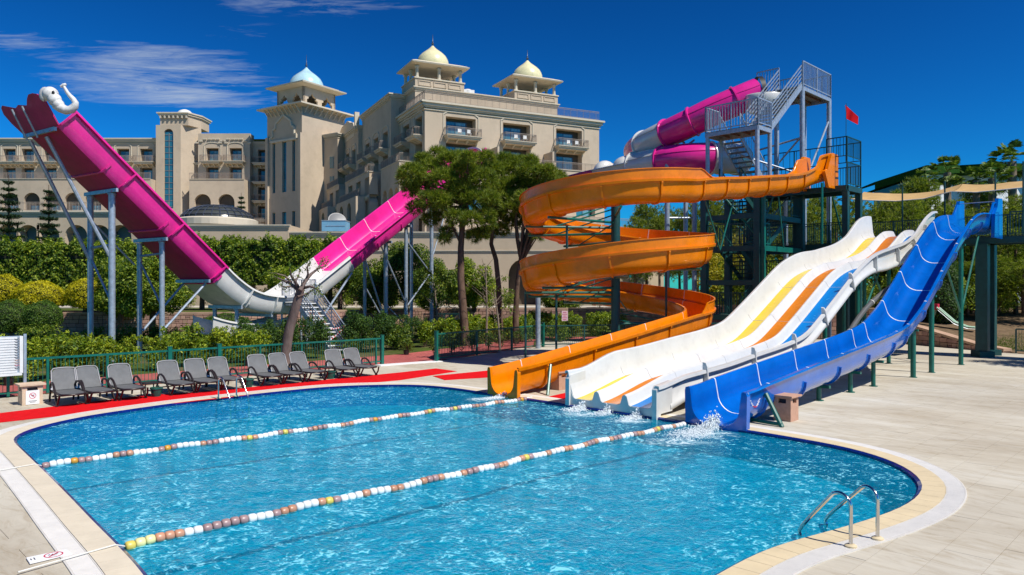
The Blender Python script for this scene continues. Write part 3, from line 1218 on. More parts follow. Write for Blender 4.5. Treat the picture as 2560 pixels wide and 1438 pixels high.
def exit_plate(root, P, T, C, op, zbot, thick, material, w_out, name='exit_plate'):
 """upright end plate with the trough's cut-out, standing in the water"""
 inner = op[2:-2]
 hl, hr = inner[0][1], inner[-1][1]
 poly = list(inner) + [(w_out, hr - 0.02), (w_out + 0.02, hr - 0.10), (w_out, zbot - P.z), (-w_out, zbot - P.z), (-w_out - 0.02, hl - 0.10), (-w_out, hl - 0.02)]
 n = len(poly)
 Tn = T.normalized()
 vs = []
 for d in (0.02, -thick):
  for x, y in poly:
   q = P + Tn * d + C * x
   vs.append((q.x, q.y, q.z + y))
 tri = tessellate_polygon([[Vector((x, y, 0)) for x, y in poly]])
 fs = [tuple(t) for t in tri] + [tuple(i + n for i in reversed(t)) for t in tri] + [(i, (i + 1) % n, (i + 1) % n + n, i + n) for i in range(n)]
 mb = MB()
 mb.add(vs, fs)
 return mb.build(name, material, parent=root)


# ------------------------------------------------------------------ blue slide
A_BL = Vector((4.93, 17.72, 0))
Z_BL = [(0, 0.02), (0.6, 0.06), (1.1, 0.12), (3.4, 0.34), (5.8, 0.56), (8.0, 0.76), (10.3, 1.00), (11.6, 1.22), (12.5, 1.52), (13.7, 2.05), (15.7, 3.18),
 (17.7, 4.30), (19.0, 4.98), (19.9, 5.38), (20.8, 5.63), (22.2, 5.76), (24.2, 5.80)]


def P_BL(t):
 p = A_BL + U * t
 return Vector((p.x, p.y, interp(Z_BL, t)))


def prof_BL(t):
 hh = 0.86
 c = 0.46
 if t > 22.6:
  hh = 0.86 + 0.55 * smoothstep(22.6, 23.3, t)
 return u_prof(1.26, hh, lip=0.10, drop=0.06, corner=c, n=7)


blue = thing('blue_water_slide', 'tall single blue water slide nearest the camera, dropping from the bridge into the pool', 'water slide', tuple(A_BL))
seams = [1.15, 3.4, 5.75, 8.05, 10.35, 11.6, 13.7, 15.7, 17.7, 19.8, 21.6]
build_slide(blue, P_BL, prof_BL, seams, lambda t: M['blue'], 24.2, seam_mat=M['seam'])
fr0 = P_BL(0)
exit_plate(blue, fr0, U, V, prof_BL(0), -0.35, 0.14, M['blue'], 0.80)
# starting tub walls
for sgn in (-1, 1):
 mb = MB()
 c = A_BL + U * 24.0 + V * (sgn * 0.78)
 prof = [(-1.1, 5.55), (-1.0, 6.62), (-0.55, 6.95), (-0.35, 7.38), (0.35, 7.42), (0.42, 7.3), (0.42, 5.55)]
 vs = []
 for s_ in (-0.07, 0.07):
  for a, z in prof:
   q = c + U * a + V * s_
   vs.append((q.x, q.y, z))
 n = len(prof)
 mb.add(vs, [tuple(range(n)), tuple(reversed(range(n, 2 * n)))] + [(i, i + n, (i + 1) % n + n, (i + 1) % n) for i in range(n)])
 mb.build('tub_wall', M['blue'], parent=blue)
mb = MB()
a_, b_ = A_BL + U * 24.2 + V * -0.78, A_BL + U * 24.2 + V * 0.78
mb.tube([(a_.x, a_.y, 7.3), (b_.x, b_.y, 7.3)], 0.022)
mb.build('hand_bar', M['galv'], parent=blue)
# posts: vertical tubes, saddles, and long raking struts higher up
for t in (5.6, 8.0, 10.0, 13.6, 15.8, 19.9):
 p = P_BL(t)
 mb = MB()
 ztop = p.z - 0.10 if t < 12 else p.z - 0.25
 off = V * (0.10 if t < 12 else 0.25)
 q = p + off
 mb.tube([(q.x, q.y, 0), (q.x, q.y, ztop - 0.05)], 0.072 if t < 12 else 0.095, 10)
 mb.tube([(q.x, q.y, 0.0), (q.x, q.y, 0.02)], 0.14, 10)
 a, c = p - V * 0.42, p + V * 0.42
 mb.bar((a.x, a.y, ztop - 0.02), (c.x, c.y, ztop - 0.02), 0.12, 0.08)
 mb.build('post', M['green'], parent=blue, smooth=40)
p = P_BL(19.9)
for dt in (-2.3, 2.6):
 q = P_BL(19.9 + dt)
 mb = MB()
 o = p + V * 0.25
 mb.tube([(o.x, o.y, 2.2), (q.x + V.x * .3, q.y + V.y * .3, q.z - 0.15)], 0.045, 8)
 mb.build('strut', M['green'], parent=blue, smooth=40)
for t in (1.0,):
 p = P_BL(t)
 mb = MB()
 a = p + V * 0.72 + Vector((0, 0, 0.62))
 c = p + V * 1.20 + U * -0.15
 mb.tube([tuple(a), (c.x, c.y, 0.0)], 0.055, 8)
 e = p + V * 0.3
 mb.tube([(e.x, e.y, 0.06), (c.x, c.y, 0.06)], 0.045, 8)
 mb.build('strut', M['green'], parent=blue, smooth=40)

# ------------------------------------------------------------------ white three-lane slide
A_WH = Vector((2.65, 19.85, 0))
Z_WH = [(0, 0.19), (1.0, 0.24), (3.4, 0.38), (5.2, 0.56), (7.6, 0.80), (8.9, 1.04), (10.1, 1.56), (11.6, 2.30), (13.4, 3.20), (14.3, 3.58), (15.4, 3.94), (17.0, 4.22),
 (19.0, 4.56), (20.4, 4.98), (21.3, 5.40), (22.1, 5.70), (22.9, 5.80), (23.4, 5.82)]


def WB(t):
 return 0.35 * smoothstep(-0.2, 2.6, t) * (1 - smoothstep(13, 17, t))


def P_WH(t):
 p = A_WH + U * t
 return Vector((p.x, p.y, interp(Z_WH, t) + WB(t)))


WF = [(-1.26, 0.02), (-1.20, 0.0), (-0.66, 0.0), (-0.61, 0.03), (-0.54, 0.24), (-0.47, 0.28), (-0.40, 0.24), (-0.31, 0.03), (-0.26, 0.0),
 (0.28, 0.0), (0.33, 0.03), (0.40, 0.24), (0.47, 0.28), (0.54, 0.24), (0.61, 0.03), (0.66, 0.0), (1.20, 0.0), (1.26, 0.02)]


def prof_WH(t):
 hl = 0.78 - WB(t) + 0.30 * smoothstep(0.6, 2.4, t) * (1 - smoothstep(13, 17, t)) + 0.30 * smoothstep(20.6, 23.0, t)
 hr = 0.74 - WB(t) - 0.12 * (1 - smoothstep(0, 1.5, t)) + 0.10 * smoothstep(20.6, 22.0, t) + 0.28 * smoothstep(21.6, 23.2, t)
 pts = [(-1.56, hl - 0.08), (-1.55, hl - 0.01), (-1.47, hl), (-1.43, hl - 0.03), (-1.36, 0.25), (-1.31, 0.09)]
 pts += WF
 pts += [(1.31, 0.09), (1.36, 0.25), (1.43, hr - 0.03), (1.47, hr), (1.56, hr - 0.01), (1.57, hr - 0.10)]
 return pts


white = thing('white_multilane_slide', 'white three-lane water slide with yellow, orange and blue stripes down its lanes', 'water slide', tuple(A_WH))
n_open = 6 + len(WF) + 6
stripe = {}
for k, (x, y) in enumerate(WF[:-1]):
 x2 = WF[k + 1][0]
 if y == 0.0 and WF[k + 1][1] == 0.0:
  stripe[6 + k] = 1 if x < -0.5 else (2 if x < 0.3 else 3)
seams = [2.3, 5.1, 7.9, 10.4, 12.9, 15.3, 18.0, 20.2, 21.9]
build_slide(white, P_WH, prof_WH, seams, None, 23.4, thick=0.035, seam_w=0.012, flange=False, seam_mat=M['seam_dk'],
 mi_fn=lambda k: stripe.get(k, 0), multi=[M['white_gel'], M['lane_y'], M['lane_o'], M['lane_b']], seam_rng=(4, n_open - 4))
# exit end walls
for sgn, hh in ((-1, 0.80), (1, 0.76)):
 mb = MB()
 c = P_WH(0) + V * (sgn * 1.45)
 prof = [(0.62, hh + 0.02), (-0.02, hh - 0.06), (-0.10, hh - 0.16), (-0.11, -0.45), (0.02, -0.45), (0.10, -0.02), (0.62, 0.0)]
 vs = []
 for s_ in (-0.07, 0.07):
  for a, z in prof:
   q = c + U * a + V * s_
   vs.append((q.x, q.y, z + 0.10))
 n = len(prof)
 mb.add(vs, [tuple(range(n)), tuple(reversed(range(n, 2 * n)))] + [(i, i + n, (i + 1) % n + n, (i + 1) % n) for i in range(n)])
 mb.build('end_wall', M['white_gel'], parent=white)
mb = MB()
c = P_WH(-0.0)
WP = [(-1.42, 0.3), (-1.3, 0.06)] + WF + [(1.3, 0.06), (1.42, 0.3)]
op_ = [(x, y - 0.01) for x, y in WP] + [(1.42, -0.42), (-1.42, -0.42)]
tri = tessellate_polygon([[Vector((x, y, 0)) for x, y in op_]])
n = len(op_)
mb = MB()
mb.add([tuple(c + U * d + V * x + Vector((0, 0, y))) for d in (-0.03, 0.06) for x, y in op_], [tuple(t) for t in tri] + [tuple(i + n for i in reversed(t)) for t in tri] + [(i, (i + 1) % n, (i + 1) % n + n, i + n) for i in range(n)])
mb.build('exit_lip', M['white_gel'], parent=white)
# outer side panel (grey face) and the rolled lower edge on the near side
for t0, t1 in zip([0.5] + seams, seams + [22.4]):
 mb = MB()
 n = max(2, int((t1 - t0) / 0.4))
 frs = []
 for k in range(n + 1):
  t = t0 + 0.02 + (t1 - t0 - 0.04) * k / n
  p = P_WH(t)
  T = (P_WH(min(23.4, t + .05)) - P_WH(max(0, t - .05))).normalized()
  C = T.cross(Vector((0, 0, 1))).normalized()
  frs.append((p, T, C, C.cross(T).normalized()))
 sweep_mesh(mb, frs, lambda i: [(1.46, 0.36), (1.46, 0.06), (1.53, 0.0), (1.55, -0.10), (1.50, -0.17), (1.40, -0.18), (1.34, -0.08), (1.41, 0.14), (1.43, 0.36)])
 mb.build('side_panel', M['white_gel'], parent=white, smooth=50)
 if t0 > 1:
  mb = MB()
  p, T, C, Uv = frs[0]
  vs = []
  pr = [(1.46, 0.60), (1.555, 0.58), (1.59, 0.48), (1.59, -0.10), (1.53, -0.19), (1.42, -0.19), (1.42, 0.1)]
  for s_ in (-0.03, 0.03):
   for a, b in pr:
    q = p + C * a + Uv * b + T * s_
    vs.append(tuple(q))
  n = len(pr)
  mb.add(vs, [tuple(range(n)), tuple(reversed(range(n, 2 * n)))] + [(i, i + n, (i + 1) % n + n, (i + 1) % n) for i in range(n)])
  mb.build('bracket', M['white_gel'], parent=white)
for t, offs in ((2.5, (0.9,)), (5.0, (-0.9, 0.9)), (8.2, (-0.9, 0.9)), (11.6, (-0.9, 1.0)), (14.8, (-0.9, 1.0)), (18.4, (-0.9, 1.0)), (21.2, (-1.0, 1.0))):
 p = P_WH(t)
 for o_ in offs:
  q = p + V * o_
  mb = MB()
  mb.tube([(q.x, q.y, 0), (q.x, q.y, p.z - 0.16)], 0.085, 10)
  mb.tube([(q.x, q.y, 0), (q.x, q.y, 0.02)], 0.15, 10)
  mb.build('post', M['green'], parent=white, smooth=40)
 a, c = p - V * 1.35, p + V * 1.45
 mb = MB()
 mb.bar((a.x, a.y, p.z - 0.14), (c.x, c.y, p.z - 0.14), 0.1, 0.1)
 mb.build('cross_beam', M['green'], parent=white)
for (t0, z0), (t1, z1), o_ in (((14.8, 1.6), (17.2, 3.95), 1.0), ((18.4, 2.2), (16.6, 3.9), 1.0), ((18.4, 2.0), (20.8, 4.9), 1.0)):
 a = A_WH + U * t0 + V * o_
 c = A_WH + U * t1 + V * o_
 mb = MB()
 mb.tube([(a.x, a.y, z0), (c.x, c.y, z1)], 0.045, 8)
 mb.build('strut', M['green'], parent=white, smooth=40)

# dark feed pipe that follows the white slide on its near side
pipe = thing('water_feed_pipe', 'thick grey water pipe climbing along the underside of the striped white slide', 'pipe', tuple(P_WH(8.6)))
path = []
for k in range(24):
 t = 8.0 + k * 0.58
 p = A_WH + U * t + V * (1.75 + 0.12 * math.sin(k * 0.5))
 z = max(0.12, interp([(8, 0.15), (8.8, 0.45), (10.5, 1.0), (12.5, 1.85), (14.5, 2.75), (16.5, 3.45), (18.5, 3.85), (21.4, 4.2)], t))
 path.append((p.x, p.y, z))
mb = MB(); mb.tube(path, 0.095, 12)
mb.build('pipe_run', M['pipe'], parent=pipe, smooth=60)
for k in (3, 7, 11, 15, 19):
 a, b = Vector(path[k]), Vector(path[k + 1])
 d = (b - a).normalized() * 0.06
 mb = MB(); mb.tube([a, a + d], 0.115, 12)
 mb.build('pipe_collar', M['seam_dk'], parent=pipe, smooth=60)

# ------------------------------------------------------------------ orange spiral slide
CO = Vector((4.55, 32.5, 0))
RO = 3.58
A_OR = Vector((-0.22, 22.68, 0))
T2 = CO + Vector((RO * 0.70711, -RO * 0.70711, 0))
L1 = (T2 - A_OR).length
ANG0 = -765.0
ANG1 = -47.26
LC = RO * R(ANG1 - ANG0)
S0 = Vector((15.84, 38.05, 0))
T1 = CO + Vector((RO * math.cos(R(ANG1)), RO * math.sin(R(ANG1)), 0))
L3 = (S0 - T1).length
ZA = [(-765, 1.38), (-720, 1.66), (-675, 2.02), (-630, 2.42), (-585, 2.80), (-540, 3.14), (-495, 3.46), (-450, 3.83), (-405, 4.12), (-360, 4.42), (-315, 4.74), (-270, 5.12),
 (-225, 5.54), (-180, 5.94), (-135, 6.28), (-90, 6.56), (-47.26, 6.76)]
LT = L1 + LC + L3


def P_OR(t):
 if t <= L1:
  f = t / L1
  p = A_OR.lerp(T2, f)
  return Vector((p.x, p.y, interp([(0, 0.03), (0.6, 0.08), (1.6, 0.20), (4, 0.52), (7, 0.92), (L1, 1.38)], t)))
 if t <= L1 + LC:
  ang = ANG0 + math.degrees((t - L1) / RO)
  z = interp(ZA, ang)
  return Vector((CO.x + RO * math.cos(R(ang)), CO.y + RO * math.sin(R(ang)), z))
 s_ = t - L1 - LC
 p = T1.lerp(S0, s_ / L3)
 return Vector((p.x, p.y, interp([(0, 6.76), (1.7, 7.0), (3.6, 7.21), (5.2, 7.42), (7.7, 7.74), (9.4, 8.02), (10.6, 8.4), (L3, 8.75)], s_)))


def prof_OR(t):
 ext = 0.42 * smoothstep(L1 + 0.2, L1 + 0.7, t) * (1 - smoothstep(L1 + LC + 0.3, L1 + LC + 1.3, t))
 h = 0.80
 w = 0.98
 up = smoothstep(LT - 1.6, LT - 0.9, t) * 0.5
 left = u_prof(w, h + up, lip=0.10, drop=0.06, corner=0.40, n=6)
 m = len(left)
 pts = left[:m - 4]
 # outer side: wall, rolled band, then the raised guard
 hw = w / 2 + 0.06
 e = max(ext, 0.004)
 pts += [(hw, h + up - 0.03), (hw + 0.10, h + up - 0.02), (hw + 0.11, h + up + 0.03), (hw + 0.03, h + up + 0.045), (hw + 0.035, h + up + 0.05 + e), (hw + 0.10, h + up + 0.055 + e)]
 return pts


orange = thing('orange_spiral_slide', 'orange open spiral slide coiling twice round a dark green column down to the pool', 'water slide', tuple(A_OR))
seams = [1.35, 3.75, 6.1, 8.3]
k = L1 + 0.9
while k < L1 + LC - 0.5:
 seams.append(k)
 k += RO * R(32.3)
k = L1 + LC + 0.6
while k < LT - 1.0:
 seams.append(k)
 k += 1.75
build_slide(orange, P_OR, prof_OR, seams, lambda t: M['orange'], LT, step=0.26, thick=0.028, seam_w=0.028, seam_mat=M['seam'])
exit_plate(orange, P_OR(0), (T2 - A_OR).normalized(), (T2 - A_OR).normalized().cross(Vector((0, 0, 1))), prof_OR(0)[:-6] + [(0.54, 0.77), (0.6, 0.80), (0.64, 0.79), (0.65, 0.74)], -0.3, 0.12, M['orange'], 0.64)
# raised rounded end board of the guard near the top is formed by prof_OR; entry wings
Dn = (S0 - T1).normalized()
Cn = Dn.cross(Vector((0, 0, 1))).normalized()
for sgn in (-1, 1):
 mb = MB()
 c = S0 + Cn * (sgn * 0.72) - Dn * 0.25
 prof = [(-0.95, 9.22), (-0.62, 9.35), (-0.20, 10.15), (-0.10, 10.22), (0.48, 10.20), (0.55, 10.08), (0.55, 8.45), (-0.5, 8.45)]
 vs = []
 for s_ in (-0.08, 0.08):
  for a, z in prof:
   q = c + Dn * a + Cn * s_
   vs.append((q.x, q.y, z - 0.15))
 n = len(prof)
 mb.add(vs, [tuple(range(n)), tuple(reversed(range(n, 2 * n)))] + [(i, i + n, (i + 1) % n + n, (i + 1) % n) for i in range(n)])
 mb.build('entry_wing', M['orange'], parent=orange)
# column, arms
mb = MB(); mb.tube([(CO.x, CO.y, 0), (CO.x, CO.y, 6.9)], 0.20, 16)
mb.tube([(CO.x, CO.y, 0), (CO.x, CO.y, 0.05)], 0.36, 16)
mb.build('column', M['green_dk'], parent=orange, smooth=40)
for ang in (-745, -700, -650, -600, -560, -535, -505, -450, -400, -340, -290, -240, -200, -170, -140, -95):
 z = interp(ZA, ang) - 0.10
 e = Vector((CO.x + (RO + 0.45) * math.cos(R(ang)), CO.y + (RO + 0.45) * math.sin(R(ang)), z))
 mb = MB()
 mb.tube([(CO.x, CO.y, z), tuple(e)], 0.055, 8)
 k_ = Vector((CO.x + (RO - 0.7) * math.cos(R(ang)), CO.y + (RO - 0.7) * math.sin(R(ang)), z - 0.02))
 mb.tube([(CO.x, CO.y, z + 0.85 if ang not in (-745, -700) else z + 0.5), tuple(k_)], 0.03, 6)
 mb.build('arm', M['green'], parent=orange, smooth=40)
for x, y, z0, z1 in ((2.0, 33.4, 0, 3.0), (0.6, 33.0, 0, 3.1), (7.0, 33.6, 0, 4.2), (8.0, 31.4, 0.0, 1.55), (2.3, 31.0, 3.2, 5.9)):
 mb = MB(); mb.tube([(x, y, z0), (x, y, z1)], 0.05, 8)
 mb.build('hanger', M['green_dk'], parent=orange, smooth=40)
for t in (3.0, 6.0, 9.0):
 p = P_OR(t)
 mb = MB()
 mb.tube([(p.x, p.y, 0), (p.x, p.y, p.z - 0.12)], 0.075, 10)
 mb.build('post', M['green_dk'], parent=orange, smooth=40)
p = P_OR(1.4)
mb = MB()
a = p + V * 0.62 + Vector((0, 0, 0.7)); c = p + V * 0.95 - U * 0.5
mb.tube([tuple(a), (c.x, c.y, 0)], 0.05, 8)
mb.build('strut', M['green'], parent=orange, smooth=40)
for s_, d in ((2.6, -1.1), (2.6, 1.1), (8.2, -0.5)):
 p = P_OR(L1 + LC + s_ + d)
 q = P_OR(L1 + LC + s_)
 mb = MB()
 mb.tube([(q.x, q.y, 4.9 if s_ < 5 else 5.2), (p.x, p.y, p.z - 0.1)], 0.035, 8)
 mb.build('strut', M['green'], parent=orange, smooth=40)

# ------------------------------------------------------------------ magenta and white half-pipe
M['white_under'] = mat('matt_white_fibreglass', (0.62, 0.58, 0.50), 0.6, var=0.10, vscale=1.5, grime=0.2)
A_PK = Vector((-18.24 - 0.824 * 1.65, 30.67 + 0.566 * 1.65, 0))
D_PK = Vector((0.566, 0.824, 0)).normalized()
Z_PK = [(-0.8, 10.25), (-0.45, 9.95), (1.37, 8.32), (3.14, 6.77), (4.91, 5.20), (6.3, 3.98), (7.2, 3.18), (8.2, 2.50), (9.0, 2.16), (9.85, 1.98), (11.0, 1.90), (12.06, 2.05), (13.0, 2.46),
 (14.5, 3.38), (15.95, 4.30), (18.08, 5.66), (20.17, 6.98), (23.6, 9.15), (27.0, 11.30), (29.35, 12.78)]
T_PK0 = 0.45


def P_PK(t):
 s_ = t - T_PK0
 p = A_PK + D_PK * s_
 return Vector((p.x, p.y, interp(Z_PK, s_)))


PF = [(-1.62, 0.88), (-1.66, 0.955), (-1.56, 0.97), (-1.52, 0.94), (-1.47, 0.46), (-1.41, 0.18), (-1.30, 0.04), (-1.12, 0.0), (1.12, 0.0), (1.30, 0.04), (1.41, 0.18), (1.47, 0.46),
 (1.52, 0.94), (1.56, 0.97), (1.66, 0.955), (1.70, 0.86)]


def prof_PK(t):
 return PF


pink = thing('magenta_halfpipe_slide', 'huge magenta and white half-pipe slide swooping down behind the loungers and up to both sides', 'water slide', tuple(A_PK))
seams_s = [1.37, 4.0, 6.75, 8.6, 11.3, 13.6, 15.95, 18.08, 20.17, 22.4, 24.8, 27.2]
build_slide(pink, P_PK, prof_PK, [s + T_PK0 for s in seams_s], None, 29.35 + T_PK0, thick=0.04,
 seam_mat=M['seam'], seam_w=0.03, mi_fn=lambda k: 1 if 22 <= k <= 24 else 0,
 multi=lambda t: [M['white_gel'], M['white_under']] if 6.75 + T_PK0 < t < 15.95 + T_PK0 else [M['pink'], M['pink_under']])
# broad ribbed flange plates and girders under the left arm
GIR = [-0.42, 2.1, 4.4, 6.6, 8.4, 10.2]
for s_ in GIR:
 t = s_ + T_PK0
 p = P_PK(t)
 T = (P_PK(t + .05) - P_PK(max(0, t - .05))).normalized()
 C = T.cross(Vector((0, 0, 1))).normalized()
 Uv = C.cross(T).normalized()
 a = p - C * 1.5 - Uv * 0.12
 c = p + C * 1.35 - Uv * 0.12
 mb = MB()
 mb.bar(tuple(a), tuple(c), 0.10, 0.16)
 mb.build('girder', M['galv'], parent=pink)
 # curved web on the near wall
 mb = MB()
 pr = [(0.9, -0.06), (1.15, 0.05), (1.35, 0.26), (1.46, 0.50), (1.52, 0.86), (1.72, 0.86), (1.66, 0.46), (1.50, 0.12), (1.28, -0.10), (0.95, -0.2)]
 vs = []
 for d in (-0.03, 0.03):
  for x, y in pr:
   q = p + C * x + Uv * y + T * d
   vs.append(tuple(q))
 n = len(pr)
 mb.add(vs, [tuple(range(n)), tuple(reversed(range(n, 2 * n)))] + [(i, i + n, (i + 1) % n + n, (i + 1) % n) for i in range(n)])
 mb.build('flange', M['pink'] if s_ < 6.7 else M['white_gel'], parent=pink)
# flared headboard with two wings at the top of the left arm
top = P_PK(0)
T = (P_PK(0.1) - P_PK(0)).normalized() * -1
C = Vector((0.824, -0.566, 0))
Uv = Vector((0, 0, 1))
out = (-D_PK)
mb = MB()
poly = [(-1.55, -0.05), (1.62, 0.0), (1.66, 0.9), (1.52, 1.0), (1.35, 1.16), (1.08, 1.22), (0.7, 1.22), (0.41, 1.1), (0.1, 0.90), (-0.25, 0.95), (-0.57, 1.0), (-0.9, 0.92), (-1.88, 1.14), (-2.1, 1.06), (-2.2, 0.83), (-2.0, 0.45)]
vs = []
for d in (0.0, 0.07):
 for x, y in poly:
  lean = 0.60 * y
  q = top + C * x + Vector((0, 0, y)) + out * (lean + d)
  vs.append(tuple(q))
n = len(poly)
tri = tessellate_polygon([[Vector((x, y, 0)) for x, y in poly]])
fs = [tuple(t) for t in tri] + [tuple(i + n for i in reversed(t)) for t in tri] + [(i, (i + 1) % n, (i + 1) % n + n, i + n) for i in range(n)]
mb.add(vs, fs)
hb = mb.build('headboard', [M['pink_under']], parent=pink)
for x in (-0.95, 0.0):
 mb = MB()
 a = top + C * x + out * 0.75 + Vector((0, 0, 0.85)); b = top + C * x + out * 0.15 + Vector((0, 0, -0.35))
 mb.tube([tuple(a), tuple(b)], 0.045, 8)
 mb.build('strut', M['galv'], parent=pink, smooth=40)


def pk_pt(s_, a, dz=0.0):
 p = P_PK(s_ + T_PK0)
 return p + Vector((0.824, -0.566, 0)) * a + Vector((0, 0, dz))


# posts below
def pk_post(s_, a, r, ztop=None, dx=0.0):
 q = pk_pt(s_, a)
 mb = MB()
 zt = q.z - 0.25 if ztop is None else ztop
 mb.tube([(q.x, q.y, 0), (q.x, q.y, zt)], r, 14)
 mb.tube([(q.x, q.y, zt - 0.5), (q.x, q.y, zt)], r * 0.55, 10)
 mb.build('post', M['galv'], parent=pink, smooth=40)
 return q


# measured: two tall pairs under the left arm, a short pair, then the right arm's trestles
def post_at(x, y, z, r, name='post'):
 mb = MB()
 mb.tube([(x, y, 0), (x, y, z)], r, 14)
 mb.tube([(x, y, z - 0.02), (x, y, z + 0.02)], r * 1.35, 14)
 o = mb.build(name, M['galv'], parent=pink, smooth=40)
 return o


def strut(a, b, r=0.055, m='galv'):
 mb = MB()
 mb.tube([tuple(a), tuple(b)], r, 8)
 mb.build('strut', M[m], parent=pink, smooth=40)


pA = pk_pt(2.1, 0.75); pB = pk_pt(2.1, -1.15)
pC = pk_pt(4.4, 0.80); pD = pk_pt(4.4, -1.15)
pE = pk_pt(8.4, 0.85); pF = pk_pt(8.4, -1.05)
for q, r in ((pA, 0.14), (pB, 0.13), (pC, 0.12), (pD, 0.12), (pE, 0.11), (pF, 0.11)):
 post_at(q.x, q.y, q.z - 0.22, r)
t0 = pk_pt(-0.35, 0.2); t1 = pk_pt(-0.35, -1.3)
strut((t0.x, t0.y, t0.z - 0.2), (pA.x - .05, pA.y, 4.6), 0.085)
strut((t1.x, t1.y, t1.z - 0.2), (pB.x, pB.y, 4.5), 0.085)
q = pk_pt(6.6, 0.9); r_ = pk_pt(6.6, -1.0)
strut((q.x, q.y, q.z - 0.2), (pC.x + 0.15, pC.y, 1.4), 0.06)
strut((r_.x, r_.y, r_.z - 0.2), (pD.x + 0.15, pD.y, 1.2), 0.06)
strut((pA.x, pA.y, 5.2), (pB.x, pB.y, 5.1), 0.06)
strut((pC.x, pC.y, 4.9), (pD.x, pD.y, 4.8), 0.06)
strut((pB.x, pB.y, 4.7), (pA.x, pA.y, 2.6), 0.05)
strut((pD.x, pD.y, 4.6), (pC.x, pC.y, 2.4), 0.05)
strut((pB.x, pB.y, 6.4), (pB.x + 1.2, pB.y + 1.6, 4.4), 0.05)
# right arm
for s_, a, r in ((12.6, 1.2, 0.11), (15.2, -1.0, 0.11), (19.2, 0.9, 0.12), (19.2, -1.0, 0.11), (21.0, 0.95, 0.12), (21.0, -0.9, 0.12), (23.6, 0.9, 0.13), (23.6, -0.95, 0.12), (26.8, 0.9, 0.12)):
 q = pk_pt(s_, a)
 post_at(q.x, q.y, q.z - 0.2, r)
 if a > 0 and s_ > 13:
  w_ = pk_pt(s_, -1.4); v_ = pk_pt(s_, 1.4)
  mb = MB(); mb.bar((w_.x, w_.y, q.z - 0.2), (v_.x, v_.y, q.z - 0.2), 0.1, 0.16)
  mb.build('girder', M['galv'], parent=pink)
a0 = pk_pt(15.9, 1.3)
b0 = pk_pt(12.7, 1.2)
strut((a0.x, a0.y, a0.z - 0.1), (b0.x, b0.y, 0.4), 0.065)
a0 = pk_pt(17.6, 0.6); b0 = pk_pt(19.1, 0.9)
strut((a0.x, a0.y, a0.z - 0.15), (b0.x, b0.y, 1.2), 0.06)
for (s1, z1, a1), (s2, z2, a2) in (((18.6, 6.0, 1.0), (21.0, 2.2, 0.95)), ((19.2, 3.4, -1.0), (21.0, 0.9, -0.9)), ((21.0, 6.4, 0.95), (23.6, 4.2, 0.9)), ((19.2, 3.6, 0.9), (21.0, 5.8, -0.9)),
 ((21.0, 2.0, 0.95), (23.6, 4.4, 0.9)), ((23.6, 5.2, 0.9), (25.9, 10.2, 0.8)), ((21.0, 6.2, -0.9), (23.6, 8.6, -0.95)), ((19.2, 2.2, 0.9), (21.0, 0.8, 0.95))):
 a0 = pk_pt(s1, a1); b0 = pk_pt(s2, a2)
 strut((a0.x, a0.y, z1), (b0.x, b0.y, z2), 0.05)
# rounded hood at the far top
mb = MB()
tp = P_PK(29.35 + T_PK0)
Cq = Vector((0.824, -0.566, 0))
arc = []
for k in range(9):
 a = math.pi * k / 8
 arc.append((-1.1 * math.cos(a), 0.35 + 0.75 * math.sin(a)))
pr = [(-1.1, -0.4)] + arc + [(1.1, -0.4)]
pr2 = [(x * 0.86, y if y < 0 else 0.35 + (y - 0.35) * 0.82) for x, y in pr]
vs = []
for d in (-0.12, 0.25):
 for x, y in pr + pr2[::-1]:
  q = tp + Cq * x + Vector((0, 0, y)) + D_PK * d
  vs.append(tuple(q))
n = len(pr) * 2
fs = [(i, (i + 1) % n, (i + 1) % n + n, i + n) for i in range(n)]
m_ = len(pr)
for i in range(m_ - 1):
 fs.append((i, i + 1, n - 2 - i, n - 1 - i))
 fs.append((n + i, 2 * n - 1 - i, 2 * n - 2 - i, n + i + 1))
mb.add(vs, fs)
mb.build('arch_hood', M['white_gel'], parent=pink, smooth=40)
mb = MB()
for x, y in ((0, 0),):
 vs = [tuple(tp + Cq * a + Vector((0, 0, b)) + D_PK * 0.2) for a, b in pr2]
 mb.add(vs, [tuple(range(len(vs)))])
mb.build('hood_back', M['pink'], parent=pink)
# return chute under the valley (white bowl)
mb = MB()
bp_ = [(x * 0.55, y * 0.9) for x, y in PF]
frs = []
for k in range(12):
 f = k / 11
 p = pk_pt(6.9 + 5.6 * f, 0.2 - 0.6 * f)
 z = 1.05 + 0.25 * math.cos(f * math.pi) * -1
 frs.append((Vector((p.x, p.y, 0.55 + 0.45 * abs(2 * f - 1) ** 2)), D_PK, Vector((0.824, -0.566, 0)), Vector((0, 0, 1))))
cl = thicken(bp_, 0.04)
sweep_mesh(mb, frs, lambda i: cl)
mb.build('return_chute', M['white_gel'], parent=pink, smooth=50)

# ------------------------------------------------------------------ white elephant on the headboard
el = thing('elephant_figure', 'white elephant head with raised curling trunk on top of the magenta half-pipe', 'elephant figure', tuple(top + Vector((0.9, 0, 1.2))))
hc = top + C * 1.55 + out * 0.15 + Vector((0, 0, 1.35))
mb = MB()


